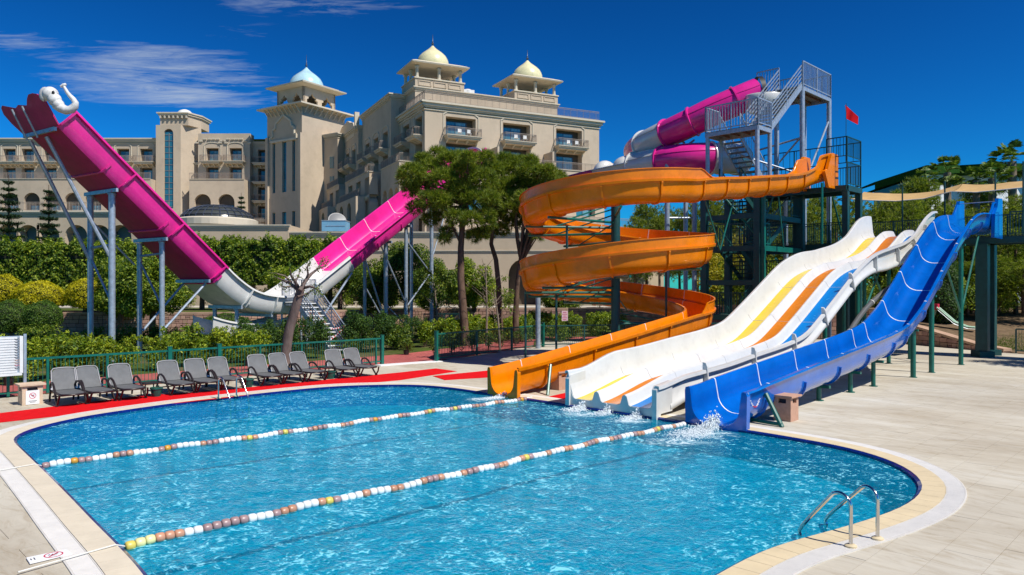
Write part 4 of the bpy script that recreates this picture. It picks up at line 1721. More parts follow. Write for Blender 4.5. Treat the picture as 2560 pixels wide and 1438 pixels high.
def ellipsoid(mb, c, r, seg=18, rings=10, ax=None):
 ax = ax or (Vector((1, 0, 0)), Vector((0, 1, 0)), Vector((0, 0, 1)))
 vs = []
 for i in range(rings + 1):
  th = math.pi * i / rings
  for k in range(seg):
   ph = 2 * math.pi * k / seg
   q = Vector(c) + ax[0] * (r[0] * math.sin(th) * math.cos(ph)) + ax[1] * (r[1] * math.sin(th) * math.sin(ph)) + ax[2] * (r[2] * math.cos(th))
   vs.append(tuple(q))
 fs = []
 for i in range(rings):
  for k in range(seg):
   k2 = (k + 1) % seg
   fs.append((i * seg + k, (i + 1) * seg + k, (i + 1) * seg + k2, i * seg + k2))
 mb.add(vs, fs)


def px_loc(px, py, Y):
 return PX(px, py, Y)


YE = 29.6
ellipsoid(mb, px_loc(126, 236, YE), (0.30, 0.30, 0.30))
ellipsoid(mb, px_loc(137, 250, YE - 0.1), (0.25, 0.26, 0.27))
ellipsoid(mb, px_loc(146, 262, YE - 0.1), (0.22, 0.23, 0.22))
o = mb.build('head', M['elephant'], parent=el, smooth=80)
mb = MB()
tr_pts = [(140, 262), (152, 270), (166, 276), (178, 274), (187, 266), (189, 257), (183, 248), (175, 240), (168, 231), (163, 222), (159, 214)]
rad = [0.19, 0.19, 0.175, 0.16, 0.145, 0.115, 0.10, 0.085, 0.07, 0.06, 0.05]
mb.tube([px_loc(x, y, YE - 0.1) for x, y in tr_pts], rad, 12)
mb.tube([px_loc(152, 217, YE - 0.1), px_loc(159, 213, YE - 0.1), px_loc(165, 211, YE - 0.1)], [0.05, 0.07, 0.05], 10)
mb.build('trunk', M['elephant'], parent=el, smooth=80)
mb = MB()
ellipsoid(mb, px_loc(133, 232, YE - 0.26), (0.06, 0.04, 0.09), 10, 6)
mb.build('eye', M['black'], parent=el, smooth=80)
mb = MB()
ellipsoid(mb, px_loc(112, 236, YE + 0.25), (0.24, 0.08, 0.30), 14, 8)
mb.build('ear', M['elephant'], parent=el, smooth=80)
# ================================================================== STAIR TOWERS, BRIDGE, TUBE SLIDE
Wd = Vector((-0.70711, 0.70711, 0))        # across the slides, to the left and away


def TP(o, u, w, z):
 """point of a tower grid: origin o, u metres along U, w metres along Wd"""
 return (o.x + U.x * u + Wd.x * w, o.y + U.y * u + Wd.y * w, z)


def railing(parent, a, b, h, mt, n=None, bar=0.02, post=0.045, gap=0.12, name='railing', low=0.10, mid=None):
 """straight or sloping railing from a to b (foot line)"""
 a, b = Vector(a), Vector(b)
 L = (Vector((b.x, b.y, 0)) - Vector((a.x, a.y, 0))).length
 mb = MB()
 up = Vector((0, 0, h))
 mb.bar(a + up, b + up, post, post)
 if mid is None:
  mb.bar(a + Vector((0, 0, low)), b + Vector((0, 0, low)), post * .8, post * .8)
  n = n or max(2, int(L / gap))
  for k in range(1, n):
   p = a.lerp(b, k / n)
   mb.bar(p + Vector((0, 0, low)), p + up, bar, bar)
 else:
  for k in range(1, mid):
   d = Vector((0, 0, h * k / mid))
   mb.bar(a + d, b + d, post * .7, post * .7)
 np_ = max(1, int(round(L / 1.8)))
 for k in range(np_ + 1):
  p = a.lerp(b, k / np_)
  mb.bar(p, p + up, post, post)
 return mb.build(name, mt, parent=parent)


def stairs(parent, a, b, width, side, mt_s, mt_t, steps, name='stair', rails=True, railm=None, slats=False):
 """flight from a (low) to b (high); side = unit vector across"""
 a, b = Vector(a), Vector(b)
 st = []
 for sgn in (0, 1):
  mb = MB()
  o = side * (width * sgn)
  mb.bar(a + o, b + o, 0.06, 0.24)
  mb.build('stringer', mt_s, parent=parent)
 run = Vector((b.x - a.x, b.y - a.y, 0)).normalized()
 first = None
 for k in range(steps):
  p = a.lerp(b, (k + 0.5) / steps) + side * (width / 2) + Vector((0, 0, 0.06))
  mb = MB()
  mb.box((p.x, p.y, p.z), (0.27, width - 0.04, 0.045), rz=math.atan2(run.y, run.x))
  mb.build('tread', mt_t, parent=parent)
 if rails:
  for sgn in (0, 1):
   o = side * (width * sgn)
   railing(parent, a + o, b + o, 1.05, railm or mt_s, mid=None if not slats else 5, gap=0.16)


# ------------------------------------------------------------------ green tower
G0 = Vector((11.3, 34.0, 0))
green = thing('green_stair_tower', 'dark green steel stair tower with railed landings behind the orange and white slides', 'stair tower', tuple(G0))
gdk, ggr = M['green_dk'], M['green']


def column(parent, o, u, w, z0, z1, s, mt, name='column'):
 mb = MB()
 x, y, _ = TP(o, u, w, 0)
 mb.box((x, y, (z0 + z1) / 2), (s, s, z1 - z0), rz=R(45))
 mb.box((x, y, z0 + 0.02), (s * 1.6, s * 1.6, 0.04), rz=R(45))
 return mb.build(name, mt, parent=parent)


GB = [(0, 0), (0, 2.75), (2.2, 2.75), (4.6, 0.0), (4.6, 2.75), (2.2, 0.0)]
for (u, w) in ((0, 0), (0, 2.75), (4.6, 0.0), (4.6, 2.75), (2.3, 2.75)):
 column(green, G0, u, w, 0, 8.1, 0.30, gdk)
column(green, G0, 0.02, -0.26, 0, 8.1, 0.16, ggr)


def gbeam(o, a, b, z, s=0.24, mt=gdk, parent=green, name='beam'):
 mb = MB()
 mb.bar(TP(o, a[0], a[1], z), TP(o, b[0], b[1], z), 0.16, s)
 mb.build(name, mt, parent=parent)


LV = [0.0, 2.0, 3.65, 5.25, 6.75, 8.15]
for i, z in enumerate(LV[1:-1]):
 gbeam(G0, (0, 0), (0, 2.75), z - 0.12)
 gbeam(G0, (4.6, 0), (4.6, 2.75), z - 0.12)
 gbeam(G0, (0, 0), (4.6, 0), z - 0.12, mt=ggr if i in (1, 2) else gdk)
 gbeam(G0, (0, 2.75), (4.6, 2.75), z - 0.12)
# landings alternate between the two ends, flights run between them
for i in range(1, 5):
 z = LV[i]
 front = (i % 2 == 1)
 u0, u1 = (0.0, 1.15) if front else (3.45, 4.6)
 mb = MB()
 c = TP(G0, (u0 + u1) / 2, 1.37, z - 0.03)
 mb.box(c, (u1 - u0, 2.7, 0.05), rz=R(45))
 mb.build('landing', M['green_soil'], parent=green)
 ue = 0.0 if front else 4.6
 railing(green, TP(G0, ue, 0.1, z), TP(G0, ue, 2.65, z), 1.05, gdk)
 railing(green, TP(G0, u0, 0.0, z), TP(G0, u1, 0.0, z), 1.05, ggr if i in (2, 3) else gdk)
 railing(green, TP(G0, u0, 2.75, z), TP(G0, u1, 2.75, z), 1.05, gdk)
for i in range(0, 5):
 z0, z1 = LV[i], LV[i + 1]
 front_end = (i % 2 == 0)                        # this flight climbs towards the front landing
 ua, ub = (3.45, 1.15) if front_end else (1.15, 3.45)
 w = 0.15 if i % 2 else 1.5
 stairs(green, TP(G0, ua, w, z0 + 0.02), TP(G0, ub, w, z1 - 0.05), 1.1, Wd, gdk, M['green_soil'], 8, railm=gdk)
# top deck towards the orange slide's start
D0 = Vector((15.84, 35.0, 0))
DL = 8.15
mb = MB()
mb.box(TP(D0, 0.88, 2.6, DL - 0.03), (1.9, 5.2, 0.06), rz=R(45))
mb.build('top_deck', M['green_soil'], parent=green)
for (a, b) in (((0, 0), (0, 5.2)), ((1.75, 0), (1.75, 5.2)), ((0, 0), (1.75, 0))):
 gbeam(D0, a, b, DL - 0.14, 0.26)
for (u, w) in ((0.08, 0.08), (1.7, 0.08), (1.7, 3.2), (0.1, 4.9)):
 column(green, D0, u, w, 0, DL - 0.2, 0.26, gdk)
railing(green, TP(D0, 0, 2.0, DL), TP(D0, 0, 5.2, DL), 1.1, gdk, gap=0.2)
railing(green, TP(D0, 1.75, 0, DL), TP(D0, 1.75, 5.2, DL), 1.1, gdk)
railing(green, TP(D0, 0, 0, DL), TP(D0, 1.75, 0, DL), 1.1, gdk)
railing(green, TP(D0, 1.75, 0, DL + 1.25), TP(D0, 1.75, 5.0, DL + 1.25), 1.0, gdk, gap=0.35)
# cage on the corner
railing(green, TP(D0, 0.0, 0.0, DL + 1.3), TP(D0, 1.75, 0.0, DL + 1.3), 1.0, gdk, gap=0.14)
railing(green, TP(D0, 0.0, 0.0, DL + 1.3), TP(D0, 0.0, 0.95, DL + 1.3), 1.0, gdk, gap=0.14)
for (u, w) in ((0, 0), (1.75, 0), (0, 0.95)):
 mb = MB(); p = TP(D0, u, w, DL); mb.bar(p, (p[0], p[1], DL + 2.3), 0.05)
 mb.build('cage_post', gdk, parent=green)
# slender bracing seen in front
for a, b in (((0, 1.7, 7.6), (0, 0.0, 5.6)), ((1.5, -0.1, 7.8), (0, 0.0, 5.6)), ((6.0, -1.0, 7.9), (7.4, -1.2, 5.0))):
 mb = MB(); mb.tube([TP(G0, *a), TP(G0, *b)], 0.045, 8)
 mb.build('brace', ggr, parent=green, smooth=40)
mb = MB(); q = PX(2055, 500, 34.0); mb.tube([(q.x, q.y, 5.3), (q.x, q.y, 8.1)], 0.06, 8)
mb.build('brace', ggr, parent=green, smooth=40)
mb = MB(); q = PX(1528, 800, 33.8)

# ------------------------------------------------------------------ bridge to the right
bridge = thing('green_bridge', 'dark green railed walkway bridge feeding the white and blue slides from behind', 'bridge', (22.0, 36.0, 0))
BA = Vector((13.2, 44.4, 0))
BD = Vector((0.70711, -0.70711, 0))


def BP(s_, off, z):
 p = BA + BD * s_ + U * off
 return (p.x, p.y, z)


BZ = 5.72
mb = MB()
mb.box(BP(12.0, 0.75, BZ - 0.05), (24.0, 1.5, 0.06), rz=R(-45))
mb.build('walkway', M['green_soil'], parent=bridge)
for off in (0.0, 1.5):
 mb = MB(); mb.bar(BP(0, off, BZ - 0.2), BP(24, off, BZ - 0.2), 0.14, 0.30)
 mb.build('beam', gdk, parent=bridge)
for s_ in (1.0, 6.5, 13.0, 22.5):
 for off in (0.0, 1.35):
  mb = MB()
  x, y, _ = BP(s_, off, 0)
  mb.box((x, y, (BZ - 0.35) / 2), (0.5, 0.5, BZ - 0.35), rz=R(45)) if s_ > 6 else mb.box((x, y, (BZ - 0.35) / 2), (0.25, 0.25, BZ - 0.35), rz=R(45))
  mb.prism([(x + .5 * math.cos(R(45 + 90 * k)), y + .5 * math.sin(R(45 + 90 * k))) for k in range(4)], 0, 0.28)
  mb.build('column', gdk, parent=bridge)
railing(bridge, BP(0, 1.5, BZ), BP(12, 1.5, BZ), 1.1, gdk)
railing(bridge, BP(12, 1.5, BZ), BP(24, 1.5, BZ), 1.1, gdk)
railing(bridge, BP(0, 0.0, BZ), BP(6.6, 0.0, BZ), 1.1, gdk)
railing(bridge, BP(14.1, 0.0, BZ), BP(24, 0.0, BZ), 1.1, gdk)
# tall sail posts on the bridge
for s_, off, h in ((5.2, 1.5, 3.1), (7.2, 0.1, 3.0), (9.0, 1.5, 2.9), (11.0, 1.5, 3.0), (13.2, 1.5, 3.2), (14.6, 0.1, 3.4), (17.6, 1.5, 3.2)):
 mb = MB(); mb.tube([BP(s_, off, BZ), BP(s_, off, BZ + h)], 0.04, 8)
 mb.build('sail_post', gdk, parent=bridge, smooth=40)

# ------------------------------------------------------------------ galvanised tower on top
K0 = Vector((11.3, 34.0, 0))
galv = thing('galvanised_stair_tower', 'galvanised upper stair tower with two railed landings, standing above the green tower', 'stair tower', (12.3, 36.0, 8.2))
GZ, GZ2 = 10.8, 13.5
gv = M['galv']


def landing(parent, o, u0, u1, w0, w1, z):
 mb = MB()
 mb.box(TP(o, (u0 + u1) / 2, (w0 + w1) / 2, z - 0.02), (u1 - u0, w1 - w0, 0.04), rz=R(45))
 mb.build('landing', M['deck_wood'], parent=parent)
 for a, b in (((u0, w0), (u0, w1)), ((u1, w0), (u1, w1)), ((u0, w0), (u1, w0)), ((u0, w1), (u1, w1))):
  mb = MB(); mb.bar(TP(o, a[0], a[1], z - 0.13), TP(o, b[0], b[1], z - 0.13), 0.07, 0.18)
  mb.build('beam', gv, parent=parent)
 k = w0 + 0.5
 while k < w1 - 0.2:
  mb = MB(); mb.bar(TP(o, u0 + .05, k, z - 0.10), TP(o, u1 - .05, k, z - 0.10), 0.05, 0.09)
  mb.build('joist', M['plank'], parent=parent)
  k += 0.55


landing(galv, K0, 0, 1.35, 0, 2.7, GZ)
railing(galv, TP(K0, 0, 0, GZ), TP(K0, 0, 2.7, GZ), 1.22, gv, gap=0.15, bar=0.028, post=0.055)
railing(galv, TP(K0, 0, 0, GZ), TP(K0, 1.35, 0, GZ), 1.22, gv, gap=0.15, bar=0.028, post=0.055)
railing(galv, TP(K0, 0, 2.7, GZ), TP(K0, 1.35, 2.7, GZ), 1.22, gv, gap=0.15, bar=0.028, post=0.055)
for (u, w) in ((0.06, 0.06), (1.3, 0.06), (0.06, 2.62), (1.3, 2.62)):
 mb = MB(); p = TP(K0, u, w, 0); mb.tube([(p[0], p[1], 8.1), (p[0], p[1], GZ - 0.15)], 0.10, 12)
 mb.build('pole', gv, parent=galv, smooth=40)
# flight up to the high landing
stairs(galv, TP(K0, 1.35, 0.05, GZ), TP(K0, 4.8, 0.05, GZ2), 1.2, Wd, gv, gv, 12, railm=gv, slats=True)
K1o = TP(K0, 4.8, 0, 0)
K1 = Vector(K1o)
landing(galv, K1, 0, 3.5, 0, 1.4, GZ2)
landing(galv, K1, 0.3, 2.6, 1.4, 2.7, GZ2)
railing(galv, TP(K1, 0, 0, GZ2), TP(K1, 3.5, 0, GZ2), 1.25, gv, gap=0.15, bar=0.028, post=0.055)
railing(galv, TP(K1, 3.5, 0, GZ2), TP(K1, 3.5, 1.4, GZ2), 1.25, gv, gap=0.15, bar=0.028, post=0.055)
railing(galv, TP(K1, 0.3, 1.4, GZ2), TP(K1, 0.3, 2.6, GZ2), 1.25, gv, gap=0.15, bar=0.028, post=0.055)
railing(galv, TP(K1, 2.6, 1.4, GZ2), TP(K1, 2.6, 2.7, GZ2), 1.25, gv, gap=0.15, bar=0.028, post=0.055)
for (u, w, z0) in ((0.05, 0.05, 0.0), (3.4, 0.05, 0.0), (0.05, 1.4, 8.0), (0.3, 2.6, 0.0), (3.4, 1.4, 0)):
 mb = MB(); p = TP(K1, u, w, 0); mb.tube([(p[0], p[1], z0), (p[0], p[1], GZ2 - 0.15)], 0.125, 12)
 mb.build('pole', gv, parent=galv, smooth=40)
for a, b in (((0.05, 0.05, 8.3), (3.4, 0.05, 12.3)), ((0.05, 0.05, 10.9), (0.3, 2.6, 10.6)), ((0.3, 2.6, 8.6), (0.05, 0.05, 11.0)), ((0.05, 0.05, 9.0), (-2.6, 2.0, 9.9))):
 mb = MB(); mb.tube([TP(K1, *a), TP(K1, *b)], 0.05, 8)
 mb.build('brace', gv, parent=galv, smooth=40)
# flight from the green deck up to the low landing, under it
stairs(galv, TP(K0, 4.5, 1.6, 8.2), TP(K0, 1.35, 1.6, GZ - 0.05), 1.05, Wd, gv, M['deck_wood'], 12, railm=gv)

# ------------------------------------------------------------------ tube slide
tube = thing('tube_slide', 'closed magenta and white tube slide winding down from the galvanised tower', 'tube slide', (10.0, 43.0, 8.0))
tpts = [(1893, 232, 41.0, 0.80), (1850, 250, 41.0, .80), (1790, 276, 41.3, .80), (1735, 303, 41.8, .80), (1685, 327, 42.6, .80), (1640, 348, 43.8, .80), (1605, 366, 45.6, .80), (1590, 380, 48.0, .80),
 (1606, 391, 50.6, .80), (1650, 398, 52.0, .80), (1715, 402, 51.8, .80), (1780, 402, 50.0, .80), (1826, 402, 47.5, .80), (1845, 400, 45.2, .82), (1832, 397, 43.0, .84), (1800, 396, 42.0, .86),
 (1745, 396, 41.8, .88), (1690, 400, 42.2, .88), (1640, 408, 43.2, .88), (1590, 418, 44.6, .88), (1540, 428, 46.0, .88), (1490, 438, 48.0, .88), (1440, 450, 50.0, .85), (1380, 462, 52.0, .8), (1310, 462, 54, .8)]
tc_pts = [PX(a, b, c) for a, b, c, d in tpts]
tr_ = [d for a, b, c, d in tpts]


def cr(pts, i, t):
 n = len(pts)
 p0, p1, p2, p3 = pts[max(0, i - 1)], pts[i], pts[min(n - 1, i + 1)], pts[min(n - 1, i + 2)]
 return 0.5 * ((2 * p1) + (p2 - p0) * t + (2 * p0 - 5 * p1 + 4 * p2 - p3) * t * t + (3 * p1 - p0 - 3 * p2 + p3) * t**3)


def tpt(s_):
 i = min(len(tc_pts) - 2, int(s_))
 return cr(tc_pts, i, s_ - i)


tsegs = [(0.0, 1.2, 'pink'), (1.2, 3.05, 'pink'), (3.05, 4.35, 'pink'), (4.35, 5.75, 'white_gel'), (5.75, 7.6, 'pink'), (7.6, 9.6, 'white_gel'), (9.6, 11.4, 'pink'), (11.4, 13.4, 'white_gel'),
 (13.4, 15.45, 'white_gel'), (15.45, 17.65, 'pink'), (17.65, 19.0, 'white_gel')]
for a, b, m in tsegs:
 n = max(3, int((b - a) * 7))
 ss = [a + (b - a) * k / n for k in range(n + 1)]
 mb = MB()
 mb.tube([tpt(s_) for s_ in ss], [0.80 + 0.07 * smoothstep(8, 15, s_) for s_ in ss], 28, caps=False)
 mb.tube([tpt(s_) for s_ in ss], [0.77 + 0.07 * smoothstep(8, 15, s_) for s_ in ss], 28, caps=False)
 sec = mb.build('tube_section', M[m], parent=tube, smooth=60)
 mb = MB()
 d = (tpt(b) - tpt(b - 0.05)).normalized()
 q = tpt(b)
 rr = 0.80 + 0.07 * smoothstep(8, 15, b)
 mb.tube([q - d * 0.06, q - d * 0.04, q + d * 0.04, q + d * 0.06], [rr + 0.01, rr + 0.09, rr + 0.09, rr + 0.01], 28)
 mb.build('flange', M[m], parent=sec, smooth=50)
 # lengthwise joint along the tube side
 mb = MB()
 pth = []
 for s_ in ss:
  t_ = (tpt(min(s_ + .05, 23.9)) - tpt(s_ - .05 if s_ > .05 else s_)).normalized()
  c_ = t_.cross(Vector((0, 0, 1))).normalized()
  r2 = 0.80 + 0.07 * smoothstep(8, 15, s_)
  u_ = c_.cross(t_)
  sg = -1 if c_.y > 0 else 1
  pth.append(tpt(s_) + c_ * sg * r2 * math.cos(R(20)) + u_ * r2 * math.sin(R(20)))
 mb.tube(pth, 0.03, 6)
 mb.build('joint_strip', M['seam_dk'] if m == 'white_gel' else M['pink'], parent=sec)
# open chute below the tube end, with two rounded splash shields
frs = []
for k in range(18):
 s_ = 18.9 + 5.0 * k / 17
 q = tpt(s_) - Vector((0, 0, 0.75))
 t_ = (tpt(min(s_ + .05, 23.95)) - tpt(s_ - .05)).normalized()
 c_ = t_.cross(Vector((0, 0, 1))).normalized()
 frs.append((q, t_, c_, c_.cross(t_).normalized()))
cl = thicken(u_prof(1.5, 0.95, corner=0.6, n=7), 0.04)
mb = MB(); sweep_mesh(mb, frs[:7], lambda i: cl)
mb.build('open_chute', M['white_gel'], parent=tube, smooth=45)
mb = MB(); sweep_mesh(mb, frs[6:], lambda i: cl)
mb.build('open_chute', M['pink'], parent=tube, smooth=45)
for s_, L in ((19.15, 0.75), (20.35, 0.42)):
 mb = MB()
 q0, q1 = tpt(s_) + Vector((0, 0, 0.05)), tpt(s_ + L) + Vector((0, 0, 0.05))
 n = 6
 pth = [q0.lerp(q1, k / n) for k in range(n + 1)]
 mb.tube(pth, [0.45, 0.68, 0.74, 0.76, 0.74, 0.68, 0.45], 20)
 mb.build('splash_shield', M['white_gel'], parent=tube, smooth=60)
# white start tub beside the landing
q = PX(1905, 262, 40.5)
mb = MB()
mb.lathe([(0.0, -0.55), (0.7, -0.5), (0.95, -0.1), (1.0, 0.3), (0.96, 0.36), (0.9, 0.3), (0.6, -0.35), (0, -0.4)], (q.x + 0.15, q.y, q.z + 0.1), 20, sx=1.2, sy=1.0)
mb.build('start_tub', M['white_gel'], parent=tube, smooth=50)
mb = MB()
q = PX(1893, 232, 41.0)
mb.tube([q + Vector((0, 0, 0)), q + Vector((0.25, 0, 0.03))], [0.86, 0.86], 24, caps=False)
mb.build('entry_ring', M['black'], parent=tube, smooth=60)
# steel poles that carry the tube
for px, Y, ztop in ((1668, 41.8, 10.6), (1714, 47.0, 10.2), (1736, 42.2, 10.0), (1965, 45.5, 9.5), (2073, 46.5, 9.3), (1345, 40.0, 4.5)):
 q = PX(px, 500, Y)
 mb = MB(); mb.tube([(q.x, q.y, 0), (q.x, q.y, ztop)], 0.14, 12)
 mb.build('pole', gv, parent=tube, smooth=40)
for (p1_, y1, Y1), (p2_, y2, Y2) in (((1668, 545, 41.8), (1736, 545, 42.2)), ((1668, 500, 41.8), (1714, 465, 47.0)), ((1736, 350, 42.2), (1690, 385, 43)), ((1690, 345, 43), (1712, 358, 43))):
 mb = MB(); mb.tube([PX(p1_, y1, Y1), PX(p2_, y2, Y2)], 0.06, 8)
 mb.build('brace', gv, parent=tube, smooth=40)

# ------------------------------------------------------------------ flag
fl = thing('red_flag', 'small red flag hanging from a thin pole above the green tower corner', 'flag', TP(D0, 0.4, 0.3, 9.4))
p = Vector(TP(D0, 0.0, 0.05, 9.3))
ptop = PX(2111, 260, p.y + 0.1)
mb = MB(); mb.tube([tuple(p), (p.x + 0.02, p.y, ptop.z)], 0.014, 6)
mb.build('flag_pole', gdk, parent=fl)
mb = MB()
nu, nv = 10, 6
cor = [(2113, 262), (2146, 292), (2145, 312), (2116, 297)]
vs = []
for j in range(nv + 1):
 for i in range(nu + 1):
  u, v = i / nu, j / nv
  x = (cor[0][0] * (1 - u) + cor[1][0] * u) * (1 - v) + (cor[3][0] * (1 - u) + cor[2][0] * u) * v
  y = (cor[0][1] * (1 - u) + cor[1][1] * u) * (1 - v) + (cor[3][1] * (1 - u) + cor[2][1] * u) * v
  q = PX(x, y, p.y + 0.12 * math.sin(u * 7 + v * 2) * u)
  vs.append(tuple(q))
fs = [(j * (nu + 1) + i, j * (nu + 1) + i + 1, (j + 1) * (nu + 1) + i + 1, (j + 1) * (nu + 1) + i) for j in range(nv) for i in range(nu)]
mb.add(vs, fs)
mb.build('flag_cloth', M['flag'], parent=fl, smooth=60)

# ------------------------------------------------------------------ shade sails over the bridge
def sail(name, label, pts_px, depth, pull):
 t = thing(name, label, 'shade sail', tuple(PX(*pts_px[0])))
 mb = MB()
 n = len(pts_px) - 1
 vs = []
 nv = 5
 for j in range(nv + 1):
  for i in range(n * 4 + 1):
   s_ = i / 4
   k = min(n - 1, int(s_))
   f = s_ - k
   a = PX(*pts_px[k]); b = PX(*pts_px[k + 1])
   q = a.lerp(b, f) + U * (depth * j / nv)
   sag = math.sin(math.pi * f) * 0.02 + math.sin(math.pi * j / nv) * 0.10
   vs.append((q.x, q.y, q.z - sag + 0.55 * j / nv))
 m = n * 4 + 1
 fs = [(j * m + i, j * m + i + 1, (j + 1) * m + i + 1, (j + 1) * m + i) for j in range(nv) for i in range(m - 1)]
 o = len(vs)
 vs2 = [(x, y, z - 0.02) for x, y, z in vs]
 mb.add(vs + vs2, fs + [tuple(reversed([i + o for i in f])) for f in fs])
 mb.build('cloth', M['sail'], parent=t, smooth=60)
 mb = MB()
 mb.tube([PX(a, b + 1, c) for a, b, c in pts_px], 0.025, 6)
 mb.build('hem_rope', M['rope'], parent=t)
 return t


sail('shade_sail', 'long beige shade sail sagging along the bridge left of the blue slide', [(2128, 497, 41.0), (2170, 500, 40.2), (2240, 502, 39.4), (2310, 496, 38.4), (2378, 478, 37.4)], 1.9, 0)
sail('shade_sail', 'beige shade sail at the right edge above the bridge', [(2380, 478, 37.3), (2440, 480, 36.2), (2500, 474, 35.4), (2560, 468, 34.6), (2640, 460, 33.6)], 1.9, 0)

# the towers were measured as if 6 % nearer; set them back to where their feet stand behind the slides
TSC = 1.06
for o_, l_ in ((green, G0), (galv, Vector((12.3, 36.0, 8.2))), (fl, ORG[fl])):
 o_.scale = (TSC, TSC, TSC)
 o_.location = (l_[0] * TSC, l_[1] * TSC, 3.3 + (l_[2] - 3.3) * TSC)
# ================================================================== HOTEL
E1 = Vector((0.895, 0.445, 0)).normalized()
E2 = Vector((-0.445, 0.895, 0)).normalized()
HC = Vector((-10.84, 92.0, 0))


def facade(mb, O, ud, n, Wd_, z0, z1, ops, depth=0.9, mi=0, mi_rev=0, mi_back=1):
 """wall plane with openings; ops: (u0,u1,za,zb,arch)"""
 us = sorted(set([0.0, Wd_] + [v for o in ops for v in (o[0], o[1])]))
 zs = sorted(set([z0, z1] + [v for o in ops for v in (o[2], o[3] + ((o[1] - o[0]) / 2 if o[4] else 0))]))

 def P(u, z, d=0.0):
  q = O + ud * u - n * d
  return (q.x, q.y, z)
 for i in range(len(us) - 1):
  for j in range(len(zs) - 1):
   uc, zc = (us[i] + us[i + 1]) / 2, (zs[j] + zs[j + 1]) / 2
   hole = False
   for o in ops:
    zt = o[3] + ((o[1] - o[0]) / 2 if o[4] else 0)
    if o[0] < uc < o[1] and o[2] < zc < zt:
     hole = True
   if not hole:
    mb.quad(P(us[i], zs[j]), P(us[i + 1], zs[j]), P(us[i + 1], zs[j + 1]), P(us[i], zs[j + 1]), mi)
 for o in ops:
  u0, u1, za, zb, arch = o
  r = (u1 - u0) / 2
  cu = (u0 + u1) / 2
  if arch:
   K = 10
   arc = [(cu - r * math.cos(math.pi * k / K), zb + r * math.sin(math.pi * k / K)) for k in range(K + 1)]
   zt = zb + r
   for k in range(K):
    a, b = arc[k], arc[k + 1]
    mb.quad(P(a[0], a[1]), P(b[0], b[1]), P(b[0], zt), P(a[0], zt), mi)
    mb.quad(P(a[0], a[1]), P(a[0], a[1], depth), P(b[0], b[1], depth), P(b[0], b[1]), mi_rev)
  else:
   mb.quad(P(u0, zb), P(u0, zb, depth), P(u1, zb, depth), P(u1, zb), mi_rev)
  mb.quad(P(u0, za), P(u0, za, depth), P(u0, zb, depth), P(u0, zb), mi_rev)
  mb.quad(P(u1, za), P(u1, zb), P(u1, zb, depth), P(u1, za, depth), mi_rev)
  mb.quad(P(u0, za), P(u1, za), P(u1, za, depth), P(u0, za, depth), mi_rev)
  zt = zb + (r if arch else 0)
  mb.quad(P(u0, za, depth), P(u1, za, depth), P(u1, zt, depth), P(u0, zt, depth), mi_back)


PROTO = {}


def window(parent, O, ud, n, u0, u1, za, zb, depth, org, curtain=True):
 """sliding window at the back of a recess: frame, glass pane, curtained pane; pieces share their meshes"""
 w, h = round(u1 - u0, 2), round(zb - za, 2)
 key = ('win', w, h)
 rz = math.atan2(ud.y, ud.x)
 c = O + ud * u0 - n * (depth - 0.06)
 if key not in PROTO:
  ORG['tmp'] = Vector((0, 0, 0))
  mb = MB()
  for x in (0.03, w / 2, w - 0.03):
   mb.box((x, 0, h / 2), (0.07, 0.07, h))
  for z in (0.03, h - 0.03, h * 0.78):
   mb.box((w / 2, 0, z), (w, 0.07, 0.06))
  a = mb.build('window', M['finial'])
  mb = MB(); mb.box((w * 0.27, 0.02, h / 2), (w * 0.44, 0.02, h - 0.1)); b = mb.build('pane', M['glass'])
  mb = MB(); mb.box((w * 0.74, 0.02, h / 2), (w * 0.44, 0.02, h - 0.1)); d = mb.build('pane', M['glass_curtain'])
  PROTO[key] = (a, b, d)
  first = True
 else:
  first = False
 a, b, d = PROTO[key]
 if first:
  fa, fb, fd = a, b, d
 else:
  fa, fb, fd = a.copy(), b.copy(), d.copy()
  for x in (fa, fb, fd):
   col.objects.link(x)
 fa.parent = parent
 rel = Vector((c.x, c.y, za)) - ORG[parent]
 fa.location = rel
 fa.rotation_euler = (0, 0, rz)
 for x in (fb, fd):
  x.parent = fa
  x.location = (0, 0, 0)
  x.rotation_euler = (0, 0, 0)


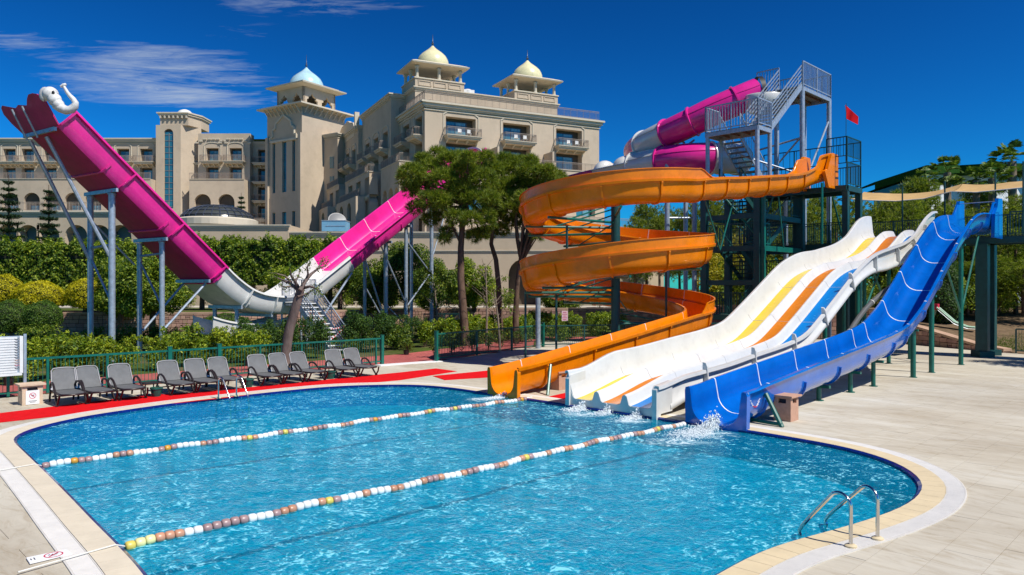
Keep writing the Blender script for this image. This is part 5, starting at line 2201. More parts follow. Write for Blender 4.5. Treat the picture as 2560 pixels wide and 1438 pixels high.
def balcony(parent, O, ud, n, u0, u1, z, proj=1.25, rh=1.0, slab=0.5, rail_only=False):
 w = round(u1 - u0, 2)
 key = ('bal', w, proj, rail_only)
 if key not in PROTO:
  mb = MB()
  if not rail_only:
   mb.box((w / 2, -proj / 2, -0.10), (w, proj, 0.20))
   mb.box((w / 2, -proj / 2 - 0.04, -0.03), (w + 0.16, proj + 0.08, 0.07))
   mb.box((w / 2, -proj / 2 + 0.08, -0.30), (w - 0.3, proj - 0.16, 0.20))
   for k in range(4):
    x = 0.35 + (w - 0.7) * k / 3
    mb.add([(x - .07, 0, -0.4), (x - .07, -proj * 0.75, -0.4), (x - .07, 0, -0.85), (x + .07, 0, -0.4), (x + .07, -proj * 0.75, -0.4), (x + .07, 0, -0.85)],
 [(0, 1, 2), (3, 5, 4), (1, 4, 5, 2), (0, 3, 4, 1)])
  else:
   mb.box((w / 2, -0.02, -0.04), (w, 0.16, 0.08))
  a = mb.build('balcony', M['stucco_pale'])
  mb = MB()
  if rail_only:
   paths = [((0, 0.0), (w, 0.0))]
  else:
   paths = [((0.05, 0), (0.05, -proj + .06)), ((0.05, -proj + .06), (w - .05, -proj + .06)), ((w - .05, -proj + .06), (w - .05, 0))]
  for (x0, y0), (x1, y1) in paths:
   L = math.hypot(x1 - x0, y1 - y0)
   for zz_, s_ in ((rh, 0.055), (rh - 0.17, 0.03), (0.08, 0.035)):
    mb.bar((x0, y0, zz_), (x1, y1, zz_), s_)
   nb = max(3, int(L / 0.17))
   for k in range(nb + 1):
    f = k / nb
    x, y = x0 + (x1 - x0) * f, y0 + (y1 - y0) * f
    t = 0.028 if k % 6 else 0.05
    mb.bar((x, y, 0.0), (x, y, rh), t)
  b = mb.build('railing', M['balc_rail'])
  PROTO[key] = (a, b)
  fa, fb = a, b
 else:
  a, b = PROTO[key]
  fa, fb = a.copy(), b.copy()
  col.objects.link(fa); col.objects.link(fb)
 q = O + ud * u0
 fa.parent = parent
 fa.location = Vector((q.x, q.y, z)) - ORG[parent]
 fa.rotation_euler = (0, 0, math.atan2(ud.y, ud.x))
 fb.parent = fa


def hood(mb, O, ud, n, u0, u1, zb, mi=0):
 """shallow segmental moulding above a window"""
 K = 8
 cu = (u0 + u1) / 2
 hw = (u1 - u0) / 2 + 0.35
 for k in range(K):
  a, b = -1 + 2 * k / K, -1 + 2 * (k + 1) / K
  za, zc = zb + 0.25 + 0.55 * math.sqrt(max(0, 1 - a * a)), zb + 0.25 + 0.55 * math.sqrt(max(0, 1 - b * b))
  p, q = O + ud * (cu + a * hw) + n * 0.04, O + ud * (cu + b * hw) + n * 0.04
  mb.bar((p.x, p.y, za), (q.x, q.y, zc), 0.10, 0.14, mi=mi)
 for a in (-1, 1):
  p = O + ud * (cu + a * hw) + n * 0.04
  mb.bar((p.x, p.y, zb - 2.3), (p.x, p.y, zb + 0.3), 0.12, 0.10, mi=mi)


def cornice(parent, O, ud, n, u0, u1, z, s=1.0):
 mb = MB()
 for h, d, zz_ in ((0.22, 0.55, 0.0), (0.30, 0.36, -0.27), (0.16, 0.20, -0.52), (0.12, 0.12, -0.80)):
  h *= s; d *= s
  p, q = O + ud * (u0 - d * 0.98) + n * (d / 2), O + ud * (u1 + d * 0.98) + n * (d / 2)
  zc = z + zz_ * s
  c = (p + q) / 2
  L = (q - p).length
  mb.box((c.x, c.y, zc), (L, d, h), rz=math.atan2(ud.y, ud.x))
 mb.build('cornice', M['stucco_pale'], parent=parent)


def roofbox(parent, corners, z0, z1, name='roof', m='stucco'):
 mb = MB()
 mb.prism([(c.x, c.y) for c in corners], z0, z1)
 return mb.build(name, M[m], parent=parent)


def onion(parent, c, r, h, m, fin):
 prof = [(r * 0.96, 0.0), (r * 1.0, h * 0.10), (r * 0.99, h * 0.22), (r * 0.93, h * 0.36), (r * 0.82, h * 0.50), (r * 0.64, h * 0.63), (r * 0.44, h * 0.74), (r * 0.26, h * 0.84), (r * 0.13, h * 0.93), (r * 0.05, h), (0.02, h * 1.01)]
 mb = MB(); mb.lathe(prof, c, 40)
 d = mb.build('dome', M[m], parent=parent, smooth=60)
 mb = MB()
 z = h * 0.98
 mb.lathe([(0.16, z), (0.10, z + fin * 0.1), (0.22, z + fin * 0.2), (0.08, z + fin * 0.3), (0.13, z + fin * 0.38), (0.05, z + fin * 0.45), (0.03, z + fin)], c, 10)
 mb.build('finial', M['finial'], parent=parent, smooth=60)


# ------------------------------------------------------------------ right-hand block
block = thing('hotel_block', 'beige hotel block on the right with two cream onion-domed roof kiosks', 'hotel building', tuple(HC))


def HL(a, b, z=0.0):
 p = HC + E1 * a + E2 * b
 return Vector((p.x, p.y, z))


def chair_white(parent_list, q, rz):
 parent_list.append((q, rz))


WCHAIRS = []
N1 = -E2          # outward normal of the sunlit right face
N2 = -E1          # outward normal of the shaded left face
fl_z = [22.4, 19.2, 16.0, 12.8, 9.6]
# right face
wb = MB()
ops = []
for (u0, u1) in ((2.8, 6.9), (10.8, 14.8), (18.8, 22.9)):
 for z in fl_z:
  ops.append((u0, u1, z + 0.03, z + 2.5, False))
facade(wb, HL(0, 0), E1, N1, 25.7, 8.0, 26.2, ops, depth=1.1)
for (u0, u1) in ((2.8, 6.9), (10.8, 14.8), (18.8, 22.9)):
 hood(wb, HL(0, 0), E1, N1, u0, u1, 24.9, mi=2)
# left face of the first block
ops2 = []
for (b0, b1) in ((1.0, 3.6), (6.0, 8.6)):
 for z in fl_z:
  ops2.append((10.2 - b1, 10.2 - b0, z + 0.03, z + 2.5, False))
facade(wb, HL(0, 10.2), -E2, N2, 10.2, 8.0, 26.2, ops2, depth=1.1)
for (b0, b1) in ((1.0, 3.6), (6.0, 8.6)):
 hood(wb, HL(0, 10.2), -E2, N2, 10.2 - b1, 10.2 - b0, 24.9, mi=2)
# far right side and back
wb.quad(tuple(HL(25.7, 0, 8)), tuple(HL(25.7, 16, 8)), tuple(HL(25.7, 16, 26.2)), tuple(HL(25.7, 0, 26.2)))
wb.quad(tuple(HL(0, 0, 26.2)), tuple(HL(25.7, 0, 26.2)), tuple(HL(25.7, 22, 26.2)), tuple(HL(0, 22, 26.2)))
wb.build('wall', [M['stucco'], M['dark_in'], M['stucco_pale']], parent=block)
for (u0, u1) in ((2.8, 6.9), (10.8, 14.8), (18.8, 22.9)):
 for z in fl_z[:3]:
  window(block, HL(0, 0), E1, N1, u0 + 0.1, u1 - 0.9, z + 0.05, z + 2.1, 1.05, None)
 balcony(block, HL(0, 0), E1, N1, u0 - 0.3, u1 + 0.35, fl_z[0])
 WCHAIRS.append((HL(u0 + 1.6, -0.7, fl_z[0]), u0))
 WCHAIRS.append((HL(u0 + 2.9, -0.7, fl_z[0]), u0))
for (b0, b1) in ((1.0, 3.6), (6.0, 8.6)):
 for z in fl_z[:3]:
  window(block, HL(0, 10.2), -E2, N2, 10.2 - b1 + 0.1, 10.2 - b0 - 0.4, z + 0.05, z + 2.2, 1.05, None)
 balcony(block, HL(0, 10.2), -E2, N2, 10.2 - b1 - 0.3, 10.2 - b0 + 0.3, fl_z[0], proj=1.25)
cornice(block, HL(0, 0), E1, N1, 0, 25.7, 26.4, 1.1)
cornice(block, HL(0, 10.2), -E2, N2, 0, 10.2, 26.4, 1.1)
mb = MB()
q = HL(25.7, 0, 19.5)
mb.box((q.x + 0.5, q.y + 1.0, q.z + 0.35), (1.2, 2.4, 0.3), rz=math.atan2(E1.y, E1.x))
mb.build('side_balcony', M['stucco_pale'], parent=block)
mb = MB()
mb.bar(tuple(HL(26.9, 0.1, 20.0)), tuple(HL(26.9, 0.1, 20.9)), .05); mb.bar(tuple(HL(25.7, 0.1, 20.9)), tuple(HL(26.9, 0.1, 20.9)), .05)
for k in range(6):
 mb.bar(tuple(HL(25.8 + k * .2, 0.1, 20.0)), tuple(HL(25.8 + k * .2, 0.1, 20.9)), .03)
mb.build('railing', M['balc_rail'], parent=block)
# roof-edge railing
balcony(block, HL(0, 0, 0), E1, N1, 0.0, 12.85, 26.65, rail_only=True, rh=1.15)
balcony(block, HL(12.85, 0, 0), E1, N1, 0.0, 12.85, 26.65, rail_only=True, rh=1.15)
balcony(block, HL(0, 10.2), -E2, N2, 0.0, 10.2, 26.65, rail_only=True, rh=1.15)
# penthouse
roofbox(block, [HL(0.8, 6), HL(22.4, 6), HL(22.4, 20), HL(0.8, 20)], 26.2, 29.75, 'penthouse')
cornice(block, HL(0.8, 6), E1, N1, 0, 21.6, 29.8, 0.6)
cornice(block, HL(0.8, 20), -E2, N2, 0, 14, 29.8, 0.6)
roofbox(block, [HL(2.6, 5.0), HL(3.4, 5.0), HL(3.4, 6), HL(2.6, 6)], 26.2, 28.2, 'chimney_stack')


def kiosk(parent, a0, b0, S=7.0, D=5.6, z=29.8, kz=31.0, ez=32.75, m='dome_yellow', HLf=HL, ud=E1, vd=E2, dome_r=2.2, dome_h=3.0, fin=1.6):
 mb = MB()
 o = HLf(a0, b0)
 mb2 = MB()
 c4 = [HLf(a0, b0), HLf(a0 + S, b0), HLf(a0 + S, b0 + D), HLf(a0, b0 + D)]
 mb2.prism([(c.x, c.y) for c in c4], z, kz)
 # recessed panels framed by raised stucco
 for k in range(3):
  u0 = 0.5 + k * (S - 0.6) / 3
  u1 = u0 + (S - 0.6) / 3 - 0.45
  c = HLf(a0 + (u0 + u1) / 2, b0 - 0.02)
  for zz_, hh in ((kz - 0.25, 0.12), (z + 0.35, 0.12)):
   mb2.box((c.x, c.y, zz_), (u1 - u0 + 0.2, 0.12, hh), rz=math.atan2(ud.y, ud.x))
  for uu in (u0, u1):
   c = HLf(a0 + uu, b0 - 0.02)
   mb2.box((c.x, c.y, (z + kz) / 2 + 0.05), (0.12, 0.12, kz - z - 0.5), rz=math.atan2(ud.y, ud.x))
 mb2.build('plinth', M['stucco'], parent=parent)
 mb2 = MB()
 e = 0.12
 c4 = [HLf(a0 - e, b0 - e), HLf(a0 + S + e, b0 - e), HLf(a0 + S + e, b0 + D + e), HLf(a0 - e, b0 + D + e)]
 mb2.prism([(c.x, c.y) for c in c4], kz - 0.001 + 0.002, kz + 0.16)
 mb2.build('plinth_cap', M['stucco_pale'], parent=parent)
 for (x, y) in ((0.4, 0.4), (S / 2, 0.35), (S - 0.4, 0.4), (0.35, D / 2), (S - 0.35, D / 2), (0.4, D - 0.4), (S / 2, D - 0.35), (S - 0.4, D - 0.4)):
  q = HLf(a0 + x, b0 + y)
  mb = MB()
  mb.lathe([(0.30, 0.16), (0.30, 0.30), (0.22, 0.36), (0.20, ez - kz - 0.35), (0.26, ez - kz - 0.25), (0.32, ez - kz - 0.18), (0.32, ez - kz)], (q.x, q.y, kz), 12)
  mb.build('pillar', M['stucco_pale'], parent=parent, smooth=40)
 # roof slab with upturned eaves
 mb = MB()
 e = 0.55

 def rr(e_, z_):
  return [tuple(HLf(a0 - e_, b0 - e_, z_)), tuple(HLf(a0 + S + e_, b0 - e_, z_)), tuple(HLf(a0 + S + e_, b0 + D + e_, z_)), tuple(HLf(a0 - e_, b0 + D + e_, z_))]
 lv = [rr(-0.6, ez), rr(e, ez + 0.25), rr(e + 0.06, ez + 0.42), rr(0.2, ez + 0.62), rr(-0.4, ez + 0.85)]
 vs = [p for l in lv for p in l]
 fs = [(3, 2, 1, 0)]
 for k in range(len(lv) - 1):
  for i in range(4):
   j = (i + 1) % 4
   fs.append((k * 4 + i, k * 4 + j, (k + 1) * 4 + j, (k + 1) * 4 + i))
 fs.append((16, 17, 18, 19))
 mb.add(vs, fs)
 mb.build('eaves', M['stucco_pale'], parent=parent)
 cc = HLf(a0 + S / 2, b0 + D / 2)
 onion(parent, (cc.x, cc.y, ez + 0.8), dome_r, dome_h, m, fin)


kiosk(block, 0.8, 6.0)
kiosk(block, 15.5, 6.0)
q = HL(9.6, 9, 30.4)
mb = MB(); mb.box(tuple(q), (1.6, 1.2, 1.3), rz=0.4); mb.lathe([(0.7, 0), (0.7, 0.8), (0.4, 1.0)], (q.x, q.y, q.z - .2), 14)
mb.build('roof_ventilator', M['board_white'], parent=block, smooth=40)
# second and third parts of the long shaded side
blocks = [(-1.2, 10.2, 25.0, 29.7, ((11.6, 14.0), (16.2, 18.6), (20.8, 23.2))), (-1.8, 25.0, 42.0, 28.2, ((26.6, 28.8), (30.6, 32.8), (34.8, 37.0), (38.6, 40.8)))]
for bi, (a, b0, b1, zt, wins) in enumerate(blocks):
 mb = MB()
 ops = []
 for (w0, w1) in wins:
  for z in fl_z[:2]:
   ops.append((b1 - w1, b1 - w0, z + 0.03, z + 2.5, False))
 facade(mb, HL(a, b1), -E2, N2, b1 - b0, 16.0, zt, ops, depth=1.0)
 for (w0, w1) in wins:
  hood(mb, HL(a, b1), -E2, N2, b1 - w1, b1 - w0, 24.9, mi=2)
 mb.quad(tuple(HL(a, b0, 8)), tuple(HL(6, b0, 8)), tuple(HL(6, b0, zt)), tuple(HL(a, b0, zt)))
 mb.quad(tuple(HL(a, b0, zt)), tuple(HL(8, b0, zt)), tuple(HL(8, b1, zt)), tuple(HL(a, b1, zt)))
 # lower terrace volumes that step outwards, with windows and arches below
 a2 = a - 2.6
 ops = []
 for (w0, w1) in wins:
  ops.append((b1 - w1, b1 - w0, 16.03, 18.4, False))
  ops.append((b1 - w1, b1 - w0, 12.2, 14.6, True))
 facade(mb, HL(a2, b1), -E2, N2, b1 - b0 - 2.2, 7.0, 19.2, ops, depth=1.2)
 bf = b0 + 2.2
 mb.quad(tuple(HL(a2, bf, 7)), tuple(HL(a, bf, 7)), tuple(HL(a, bf, 19.2)), tuple(HL(a2, bf, 19.2)))
 mb.quad(tuple(HL(a2, bf, 19.2)), tuple(HL(a, bf, 19.2)), tuple(HL(a, b1, 19.2)), tuple(HL(a2, b1, 19.2)))
 mb.build('wing_wall', [M['stucco'], M['dark_in'], M['stucco_pale']], parent=block)
 cornice(block, HL(a, b1), -E2, N2, 0, b1 - b0, zt - 0.1, 0.8)
 cornice(block, HL(a, b0), E1, N1, 0, 5.0, zt - 0.1, 0.8)
 cornice(block, HL(a2, b1), -E2, N2, 0, b1 - bf, 15.7, 0.5)
 for (w0, w1) in wins:
  for z in fl_z[:2]:
   window(block, HL(a, b1), -E2, N2, b1 - w1 + 0.05, b1 - w1 + 2.05, z + 0.05, z + 2.2, 0.95, None)
  window(block, HL(a2, b1), -E2, N2, b1 - w1 + 0.05, b1 - w1 + 2.05, 16.05, 18.3, 1.15, None)
  balcony(block, HL(a, b1), -E2, N2, b1 - w1 - 0.3, b1 - w0 + 0.3, fl_z[0])
 balcony(block, HL(a2, b1), -E2, N2, 0.0, round(b1 - bf, 2), 19.25, rail_only=True)
 balcony(block, HL(a2, bf), E1, N1, 0.0, 2.6, 19.25, rail_only=True)
 balcony(block, HL(a2 - 0.9, b1), -E2, N2, 0.0, round(b1 - bf - 1.2, 2), 15.95, rail_only=True)
 mb = MB()
 c4 = [HL(a2 - 0.95, bf + 1.2), HL(a2, bf + 1.2), HL(a2, b1), HL(a2 - 0.95, b1)]
 mb.prism([(c.x, c.y) for c in c4], 7.0, 15.9)
 # arches cut as separate dark-backed recess fronts
 mb.build('lower_bay', M['stucco'], parent=block)
 ops = [(b1 - w1 + 0.1, b1 - w0 - 0.1, 12.2, 14.2, True) for (w0, w1) in wins if w0 > bf + 1.4]
 mb = MB()
 facade(mb, HL(a2 - 1.35, b1), -E2, N2, b1 - bf - 1.2, 7.0, 15.9, ops, depth=0.38)
 mb.quad(tuple(HL(a2 - 1.35, bf + 1.2, 7)), tuple(HL(a2 - .9, bf + 1.2, 7)), tuple(HL(a2 - .9, bf + 1.2, 15.9)), tuple(HL(a2 - 1.35, bf + 1.2, 15.9)))
 mb.quad(tuple(HL(a2 - 1.35, bf + 1.2, 15.9)), tuple(HL(a2 - .9, bf + 1.2, 15.9)), tuple(HL(a2 - .9, b1, 15.9)), tuple(HL(a2 - 1.35, b1, 15.9)))
 mb.build('arcade', [M['stucco'], M['dark_in']], parent=block)
# curved gable on the third part
mb = MB()
gp = []
for k in range(13):
 f = k / 12
 gp.append((27.2 + 11.0 * f, 28.2 + 1.9 * math.sin(math.pi * f) ** 0.6 + 0.15 * math.sin(f * 6 * math.pi)))
for d0, d1 in ((-1.86, -1.4),):
 vs = [tuple(HL(d0, b, z)) for b, z in gp] + [tuple(HL(d0, 38.2, 27.0)), tuple(HL(d0, 27.2, 27.0))]
 n = len(vs)
 vs += [tuple(HL(d1, b, z)) for b, z in gp] + [tuple(HL(d1, 38.2, 27.0)), tuple(HL(d1, 27.2, 27.0))]
 mb.add(vs, [tuple(range(n)), tuple(reversed(range(n, 2 * n)))] + [(i, i + n, (i + 1) % n + n, (i + 1) % n) for i in range(n)])
q = HL(-1.9, 25.6)
mb.box((q.x, q.y, 29.0), (0.7, 0.5, 2.6), rz=math.atan2(E1.y, E1.x))
mb.build('gable', M['stucco_pale'], parent=block)
# lower stepped terraces of the first part
mb = MB()
c4 = [HL(-2.6, 2.2), HL(0, 2.2), HL(0, 10.2), HL(-2.6, 10.2)]
ops = [(0.8, 2.8, 12.6, 15.2, True), (3.4, 5.4, 12.6, 15.2, True), (6.0, 7.6, 12.6, 15.2, True)]
facade(mb, HL(-2.6, 10.2), -E2, N2, 8.0, 7.0, 19.2, ops, depth=1.0)
mb.quad(tuple(HL(-2.6, 2.2, 7)), tuple(HL(0, 2.2, 7)), tuple(HL(0, 2.2, 19.2)), tuple(HL(-2.6, 2.2, 19.2)))
mb.quad(tuple(HL(-2.6, 2.2, 19.2)), tuple(HL(0, 2.2, 19.2)), tuple(HL(0, 10.2, 19.2)), tuple(HL(-2.6, 10.2, 19.2)))
facade(mb, HL(1.5, -2.4), E1, N1, 23.5, 7.0, 18.9, [(3.0, 6.0, 12.9, 15.2, False), (11, 14, 12.9, 15.2, False), (19, 22, 12.9, 15.2, False)], depth=1.0)
mb.quad(tuple(HL(1.5, -2.4, 18.9)), tuple(HL(25, -2.4, 18.9)), tuple(HL(25, 0, 18.9)), tuple(HL(1.5, 0, 18.9)))
mb.quad(tuple(HL(1.5, 0, 7)), tuple(HL(1.5, -2.4, 7)), tuple(HL(1.5, -2.4, 18.9)), tuple(HL(1.5, 0, 18.9)))
mb.quad(tuple(HL(25, -2.4, 7)), tuple(HL(25, 0, 7)), tuple(HL(25, 0, 18.9)), tuple(HL(25, -2.4, 18.9)))
mb.build('lower_terrace', [M['stucco'], M['dark_in']], parent=block)
balcony(block, HL(-2.6, 10.2), -E2, N2, 0.0, 8.0, 19.25, rail_only=True)
balcony(block, HL(-2.6, 2.2), E1, N1, 0.0, 2.6, 19.25, rail_only=True)
balcony(block, HL(1.5, -2.4), E1, N1, 0.0, 23.5, 18.95, rail_only=True)
for u0 in (3.0, 11.0, 19.0):
 window(block, HL(1.5, -2.4), E1, N1, u0 + .1, u0 + 2.9, 12.95, 15.1, .95, None)
# dividing fins between the terraces on the sunlit side
for u0 in (9.0, 17.0):
 mb = MB()
 q = HL(u0, -1.2)
 mb.box((q.x, q.y, 20.1), (0.25, 2.4, 2.2), rz=math.atan2(E1.y, E1.x))
 mb.build('terrace_divider', M['stucco'], parent=block)

# white plastic chairs on the balconies
ch0 = None
for i, (q, u0) in enumerate(WCHAIRS):
 if ch0 is None:
  ch0 = thing('balcony_chair', 'white plastic chair behind the railing of a top-floor balcony on the domed hotel block', 'chair', tuple(q), group='white balcony chairs on the domed hotel block')
  mb = MB()
  mb.box((q.x, q.y, q.z + 0.42), (0.5, 0.5, 0.05), rz=0.46); mb.build('seat', M['white_plastic'], parent=ch0)
  mb = MB(); mb.box((q.x - 0.05, q.y + 0.2, q.z + 0.70), (0.5, 0.05, 0.5), rz=0.46); mb.build('backrest', M['white_plastic'], parent=ch0)
  for dx, dy in ((-.2, -.2), (.2, -.2), (-.2, .2), (.2, .2)):
   mb = MB(); mb.box((q.x + dx, q.y + dy, q.z + 0.21), (0.04, 0.04, 0.42)); mb.build('leg', M['white_plastic'], parent=ch0)
 else:
  copy_tree(ch0, q, 0)

# ------------------------------------------------------------------ tower with the pale blue dome
G1 = Vector((0.544, 0.839, 0)).normalized()
G2 = Vector((-0.839, 0.544, 0)).normalized()
TC = Vector((-33.5, 118.0, 0))


def TL(a, b, z=0.0):
 p = TC + G1 * a + G2 * b
 return Vector((p.x, p.y, z))


tower = thing('hotel_tower', 'square beige tower with a pale blue onion dome left of the hotel block', 'tower', tuple(TC))
mb = MB()
nL = -G1
nR = -G2
# left (shaded) face runs along G2, right (sunlit) face along G1
ops = [(1.3, 2.0, 12.0, 15.6, False), (1.3, 2.0, 18.8, 27.0, False), (3.7, 4.7, 12.0, 15.6, False), (3.7, 4.7, 18.8, 27.0, False), (6.1, 6.8, 12.0, 15.6, False), (6.1, 6.8, 18.8, 27.0, False)]
facade(mb, TL(0, 8.4), -G2, nL, 8.4, 0, 32.3, ops, depth=0.5)
mb.quad(tuple(TL(0, 0, 0)), tuple(TL(9.3, 0, 0)), tuple(TL(9.3, 0, 32.3)), tuple(TL(0, 0, 32.3)))
mb.quad(tuple(TL(9.3, 0, 0)), tuple(TL(9.3, 8.4, 0)), tuple(TL(9.3, 8.4, 32.3)), tuple(TL(9.3, 0, 32.3)))
mb.quad(tuple(TL(0, 8.4, 0)), tuple(TL(0, 8.4, 32.3)), tuple(TL(9.3, 8.4, 32.3)), tuple(TL(9.3, 8.4, 0)))
mb.build('wall', [M['stucco'], M['dark_in']], parent=tower)
for u0, u1 in ((1.3, 2.0), (3.7, 4.7), (6.1, 6.8)):
 for z0, z1 in ((12.05, 15.5), (18.85, 26.9)):
  m2 = MB()
  p, q = TL(0, 8.4) - G2 * (u0) - nL * 0.35, TL(0, 8.4) - G2 * (u1) - nL * 0.35
  c = (p + q) / 2
  m2.box((c.x, c.y, (z0 + z1) / 2), ((q - p).length, 0.05, z1 - z0), rz=math.atan2(G2.y, G2.x))
  w_ = m2.build('window', M['glass'], parent=tower)
  m2 = MB()
  zz_ = z0 + 1.0
  while zz_ < z1:
   m2.box((c.x - G1.x * 0.05, c.y - G1.y * .05, zz_), ((q - p).length, 0.05, 0.06), rz=math.atan2(G2.y, G2.x))
   zz_ += 1.05
  m2.build('glazing_bar', M['finial'], parent=w_)
# cusped niche moulding
m2 = MB()
nz = [(1.0, 27.2), (1.0, 27.9), (1.5, 28.0), (1.5, 29.1), (2.1, 29.3), (2.3, 30.2), (3.0, 30.6), (4.1, 31.3), (5.2, 30.6), (5.9, 30.2), (6.1, 29.3), (6.7, 29.1), (6.7, 28.0), (7.2, 27.9), (7.2, 27.2)]
for k in range(len(nz) - 1):
 a, b = nz[k], nz[k + 1]
 p = TL(0, 8.4) - G2 * a[0] + nL * 0.10; q = TL(0, 8.4) - G2 * b[0] + nL * 0.10
 m2.bar((p.x, p.y, a[1]), (q.x, q.y, b[1]), 0.26, 0.30)
p = TL(0, 8.4) - G2 * 0.9 + nL * 0.10; q = TL(0, 8.4) - G2 * 7.3 + nL * 0.10
m2.bar((p.x, p.y, 27.2), (q.x, q.y, 27.2), 0.3, 0.34)
m2.build('niche_moulding', M['stucco_pale'], parent=tower)
for b in (0.25, 8.15):
 m2 = MB()
 p = TL(-0.15, b)
 m2.box((p.x, p.y, 14), (0.45, 0.6, 28), rz=math.atan2(G1.y, G1.x))
 m2.build('pilaster', M['stucco'], parent=tower)
# eaves and lantern storey
m2 = MB()


def rect(a0, a1, b0, b1, z):
 return [tuple(TL(a0, b0, z)), tuple(TL(a1, b0, z)), tuple(TL(a1, b1, z)), tuple(TL(a0, b1, z))]


def loft(mb, lv):
 vs = [p for l in lv for p in l]
 fs = [(3, 2, 1, 0)]
 for k in range(len(lv) - 1):
  for i in range(4):
   j = (i + 1) % 4
   fs.append((k * 4 + i, k * 4 + j, (k + 1) * 4 + j, (k + 1) * 4 + i))
 t = (len(lv) - 1) * 4
 fs.append((t, t + 1, t + 2, t + 3))
 mb.add(vs, fs)


loft(m2, [rect(0, 9.3, 0, 8.4, 32.2), rect(-1.2, 10.5, -1.2, 9.6, 32.45), rect(-1.2, 10.5, -1.2, 9.6, 32.7), rect(1.0, 8.3, 1.0, 7.4, 33.1)])
for k in range(9):
 for (p, q) in ((TL(0.5 + k * 1.04, 0, 31.3), TL(0.5 + k * 1.04, -0.95, 32.35)), (TL(0, 0.4 + k * 0.95, 31.3), TL(-0.95, 0.4 + k * 0.95, 32.35))):
  m2.bar(tuple(p), tuple(q), 0.14, 0.2)
m2.build('eaves', M['stucco_pale'], parent=tower)
m2 = MB()
LA0, LA1, LB0, LB1 = 1.2, 8.1, 1.0, 7.4
# lantern: corner piers and cusped openings
for (O_, ud_, n_, L_) in ((TL(LA0, LB1), -G2, nL, LB1 - LB0), (TL(LA0, LB0), G1, nR, LA1 - LA0), (TL(LA1, LB0), G2, G1, LB1 - LB0), (TL(LA1, LB1), -G1, G2, LA1 - LA0)):
 def PP(u, z, d=0.0):
  q = O_ + ud_ * u - n_ * d
  return (q.x, q.y, z)
 w_ = L_
 cen = [w_ * 0.27, w_ * 0.73]
 hw = w_ * 0.165
 cus = [(-1, 0), (-1, 0.9), (-0.7, 1.05), (-0.72, 1.35), (-0.35, 1.5), (-0.2, 1.75), (0, 2.0), (0.2, 1.75), (0.35, 1.5), (0.72, 1.35), (0.7, 1.05), (1, 0.9), (1, 0)]
 z0, z1 = 33.0, 35.9
 outline_ = [(0, z0)]
 for c_ in cen:
  outline_ += [(c_ + x * hw, z0 + 0.02 + y) for x, y in cus]
 outline_ += [(w_, z0), (w_, z1), (0, z1)]
 tri = tessellate_polygon([[Vector((x, y, 0)) for x, y in outline_]])
 for d in (0, 0.35):
  m2.add([PP(x, y, d) for x, y in outline_], [tuple(t) for t in tri])
 n = len(outline_)
 o = len(m2.v)
 m2.add([PP(x, y, 0) for x, y in outline_] + [PP(x, y, 0.35) for x, y in outline_], [(i, (i + 1) % n, (i + 1) % n + n, i + n) for i in range(n)])
m2.build('lantern', M['stucco'], parent=tower)
m2 = MB()
loft(m2, [rect(LA0 - .2, LA1 + .2, LB0 - .2, LB1 + .2, 35.9), rect(LA0 - 1.3, LA1 + 1.3, LB0 - 1.3, LB1 + 1.3, 36.15), rect(LA0 - 1.35, LA1 + 1.35, LB0 - 1.35, LB1 + 1.35, 36.35), rect(LA0 - .4, LA1 + .4, LB0 - .4, LB1 + .4, 36.6), rect(LA0 - .4, LA1 + .4, LB0 - .4, LB1 + .4, 36.75)])
m2.build('lantern_eaves', M['stucco_pale'], parent=tower)
c = TL((LA0 + LA1) / 2, (LB0 + LB1) / 2)
onion(tower, (c.x, c.y, 36.3), 2.85, 3.9, 'dome_blue', 2.2)
# annex right of the tower
m2 = MB()
q0 = [TL(4.6, -3.2), TL(13, -3.2), TL(13, 0), TL(4.6, 0)]
m2.prism([(c.x, c.y) for c in q0], 0, 28.2)
m2.build('annex_wall', M['stucco'], parent=tower)
cornice(tower, TL(4.6, -3.2), G1, nR, 0, 8.4, 28.3, 0.8)
cornice(tower, TL(4.6, 0), -G2, nL, 0, 3.2, 28.3, 0.8)
for z in (22.4, 19.2, 16.0):
 m2 = MB(); p = TL(4.56, -1.9); m2.box((p.x, p.y, z + 1.3), (0.08, 0.9, 1.9), rz=math.atan2(G1.y, G1.x)); m2.build('window', M['glass'], parent=tower)

# ------------------------------------------------------------------ left wing
LX = Vector((1, 0, 0))
wing = thing('hotel_wing', 'long low beige hotel wing on the left behind the magenta slide, with arcades and a glazed stair turret', 'hotel building', (-60, 125, 0))
wing['label'] = 'long beige hotel wing at left with arcades, balconies and a glazed stair turret'
YW = 125.0
KX = YW / 1850


def wx(px):
 return (px - 1280) * KX


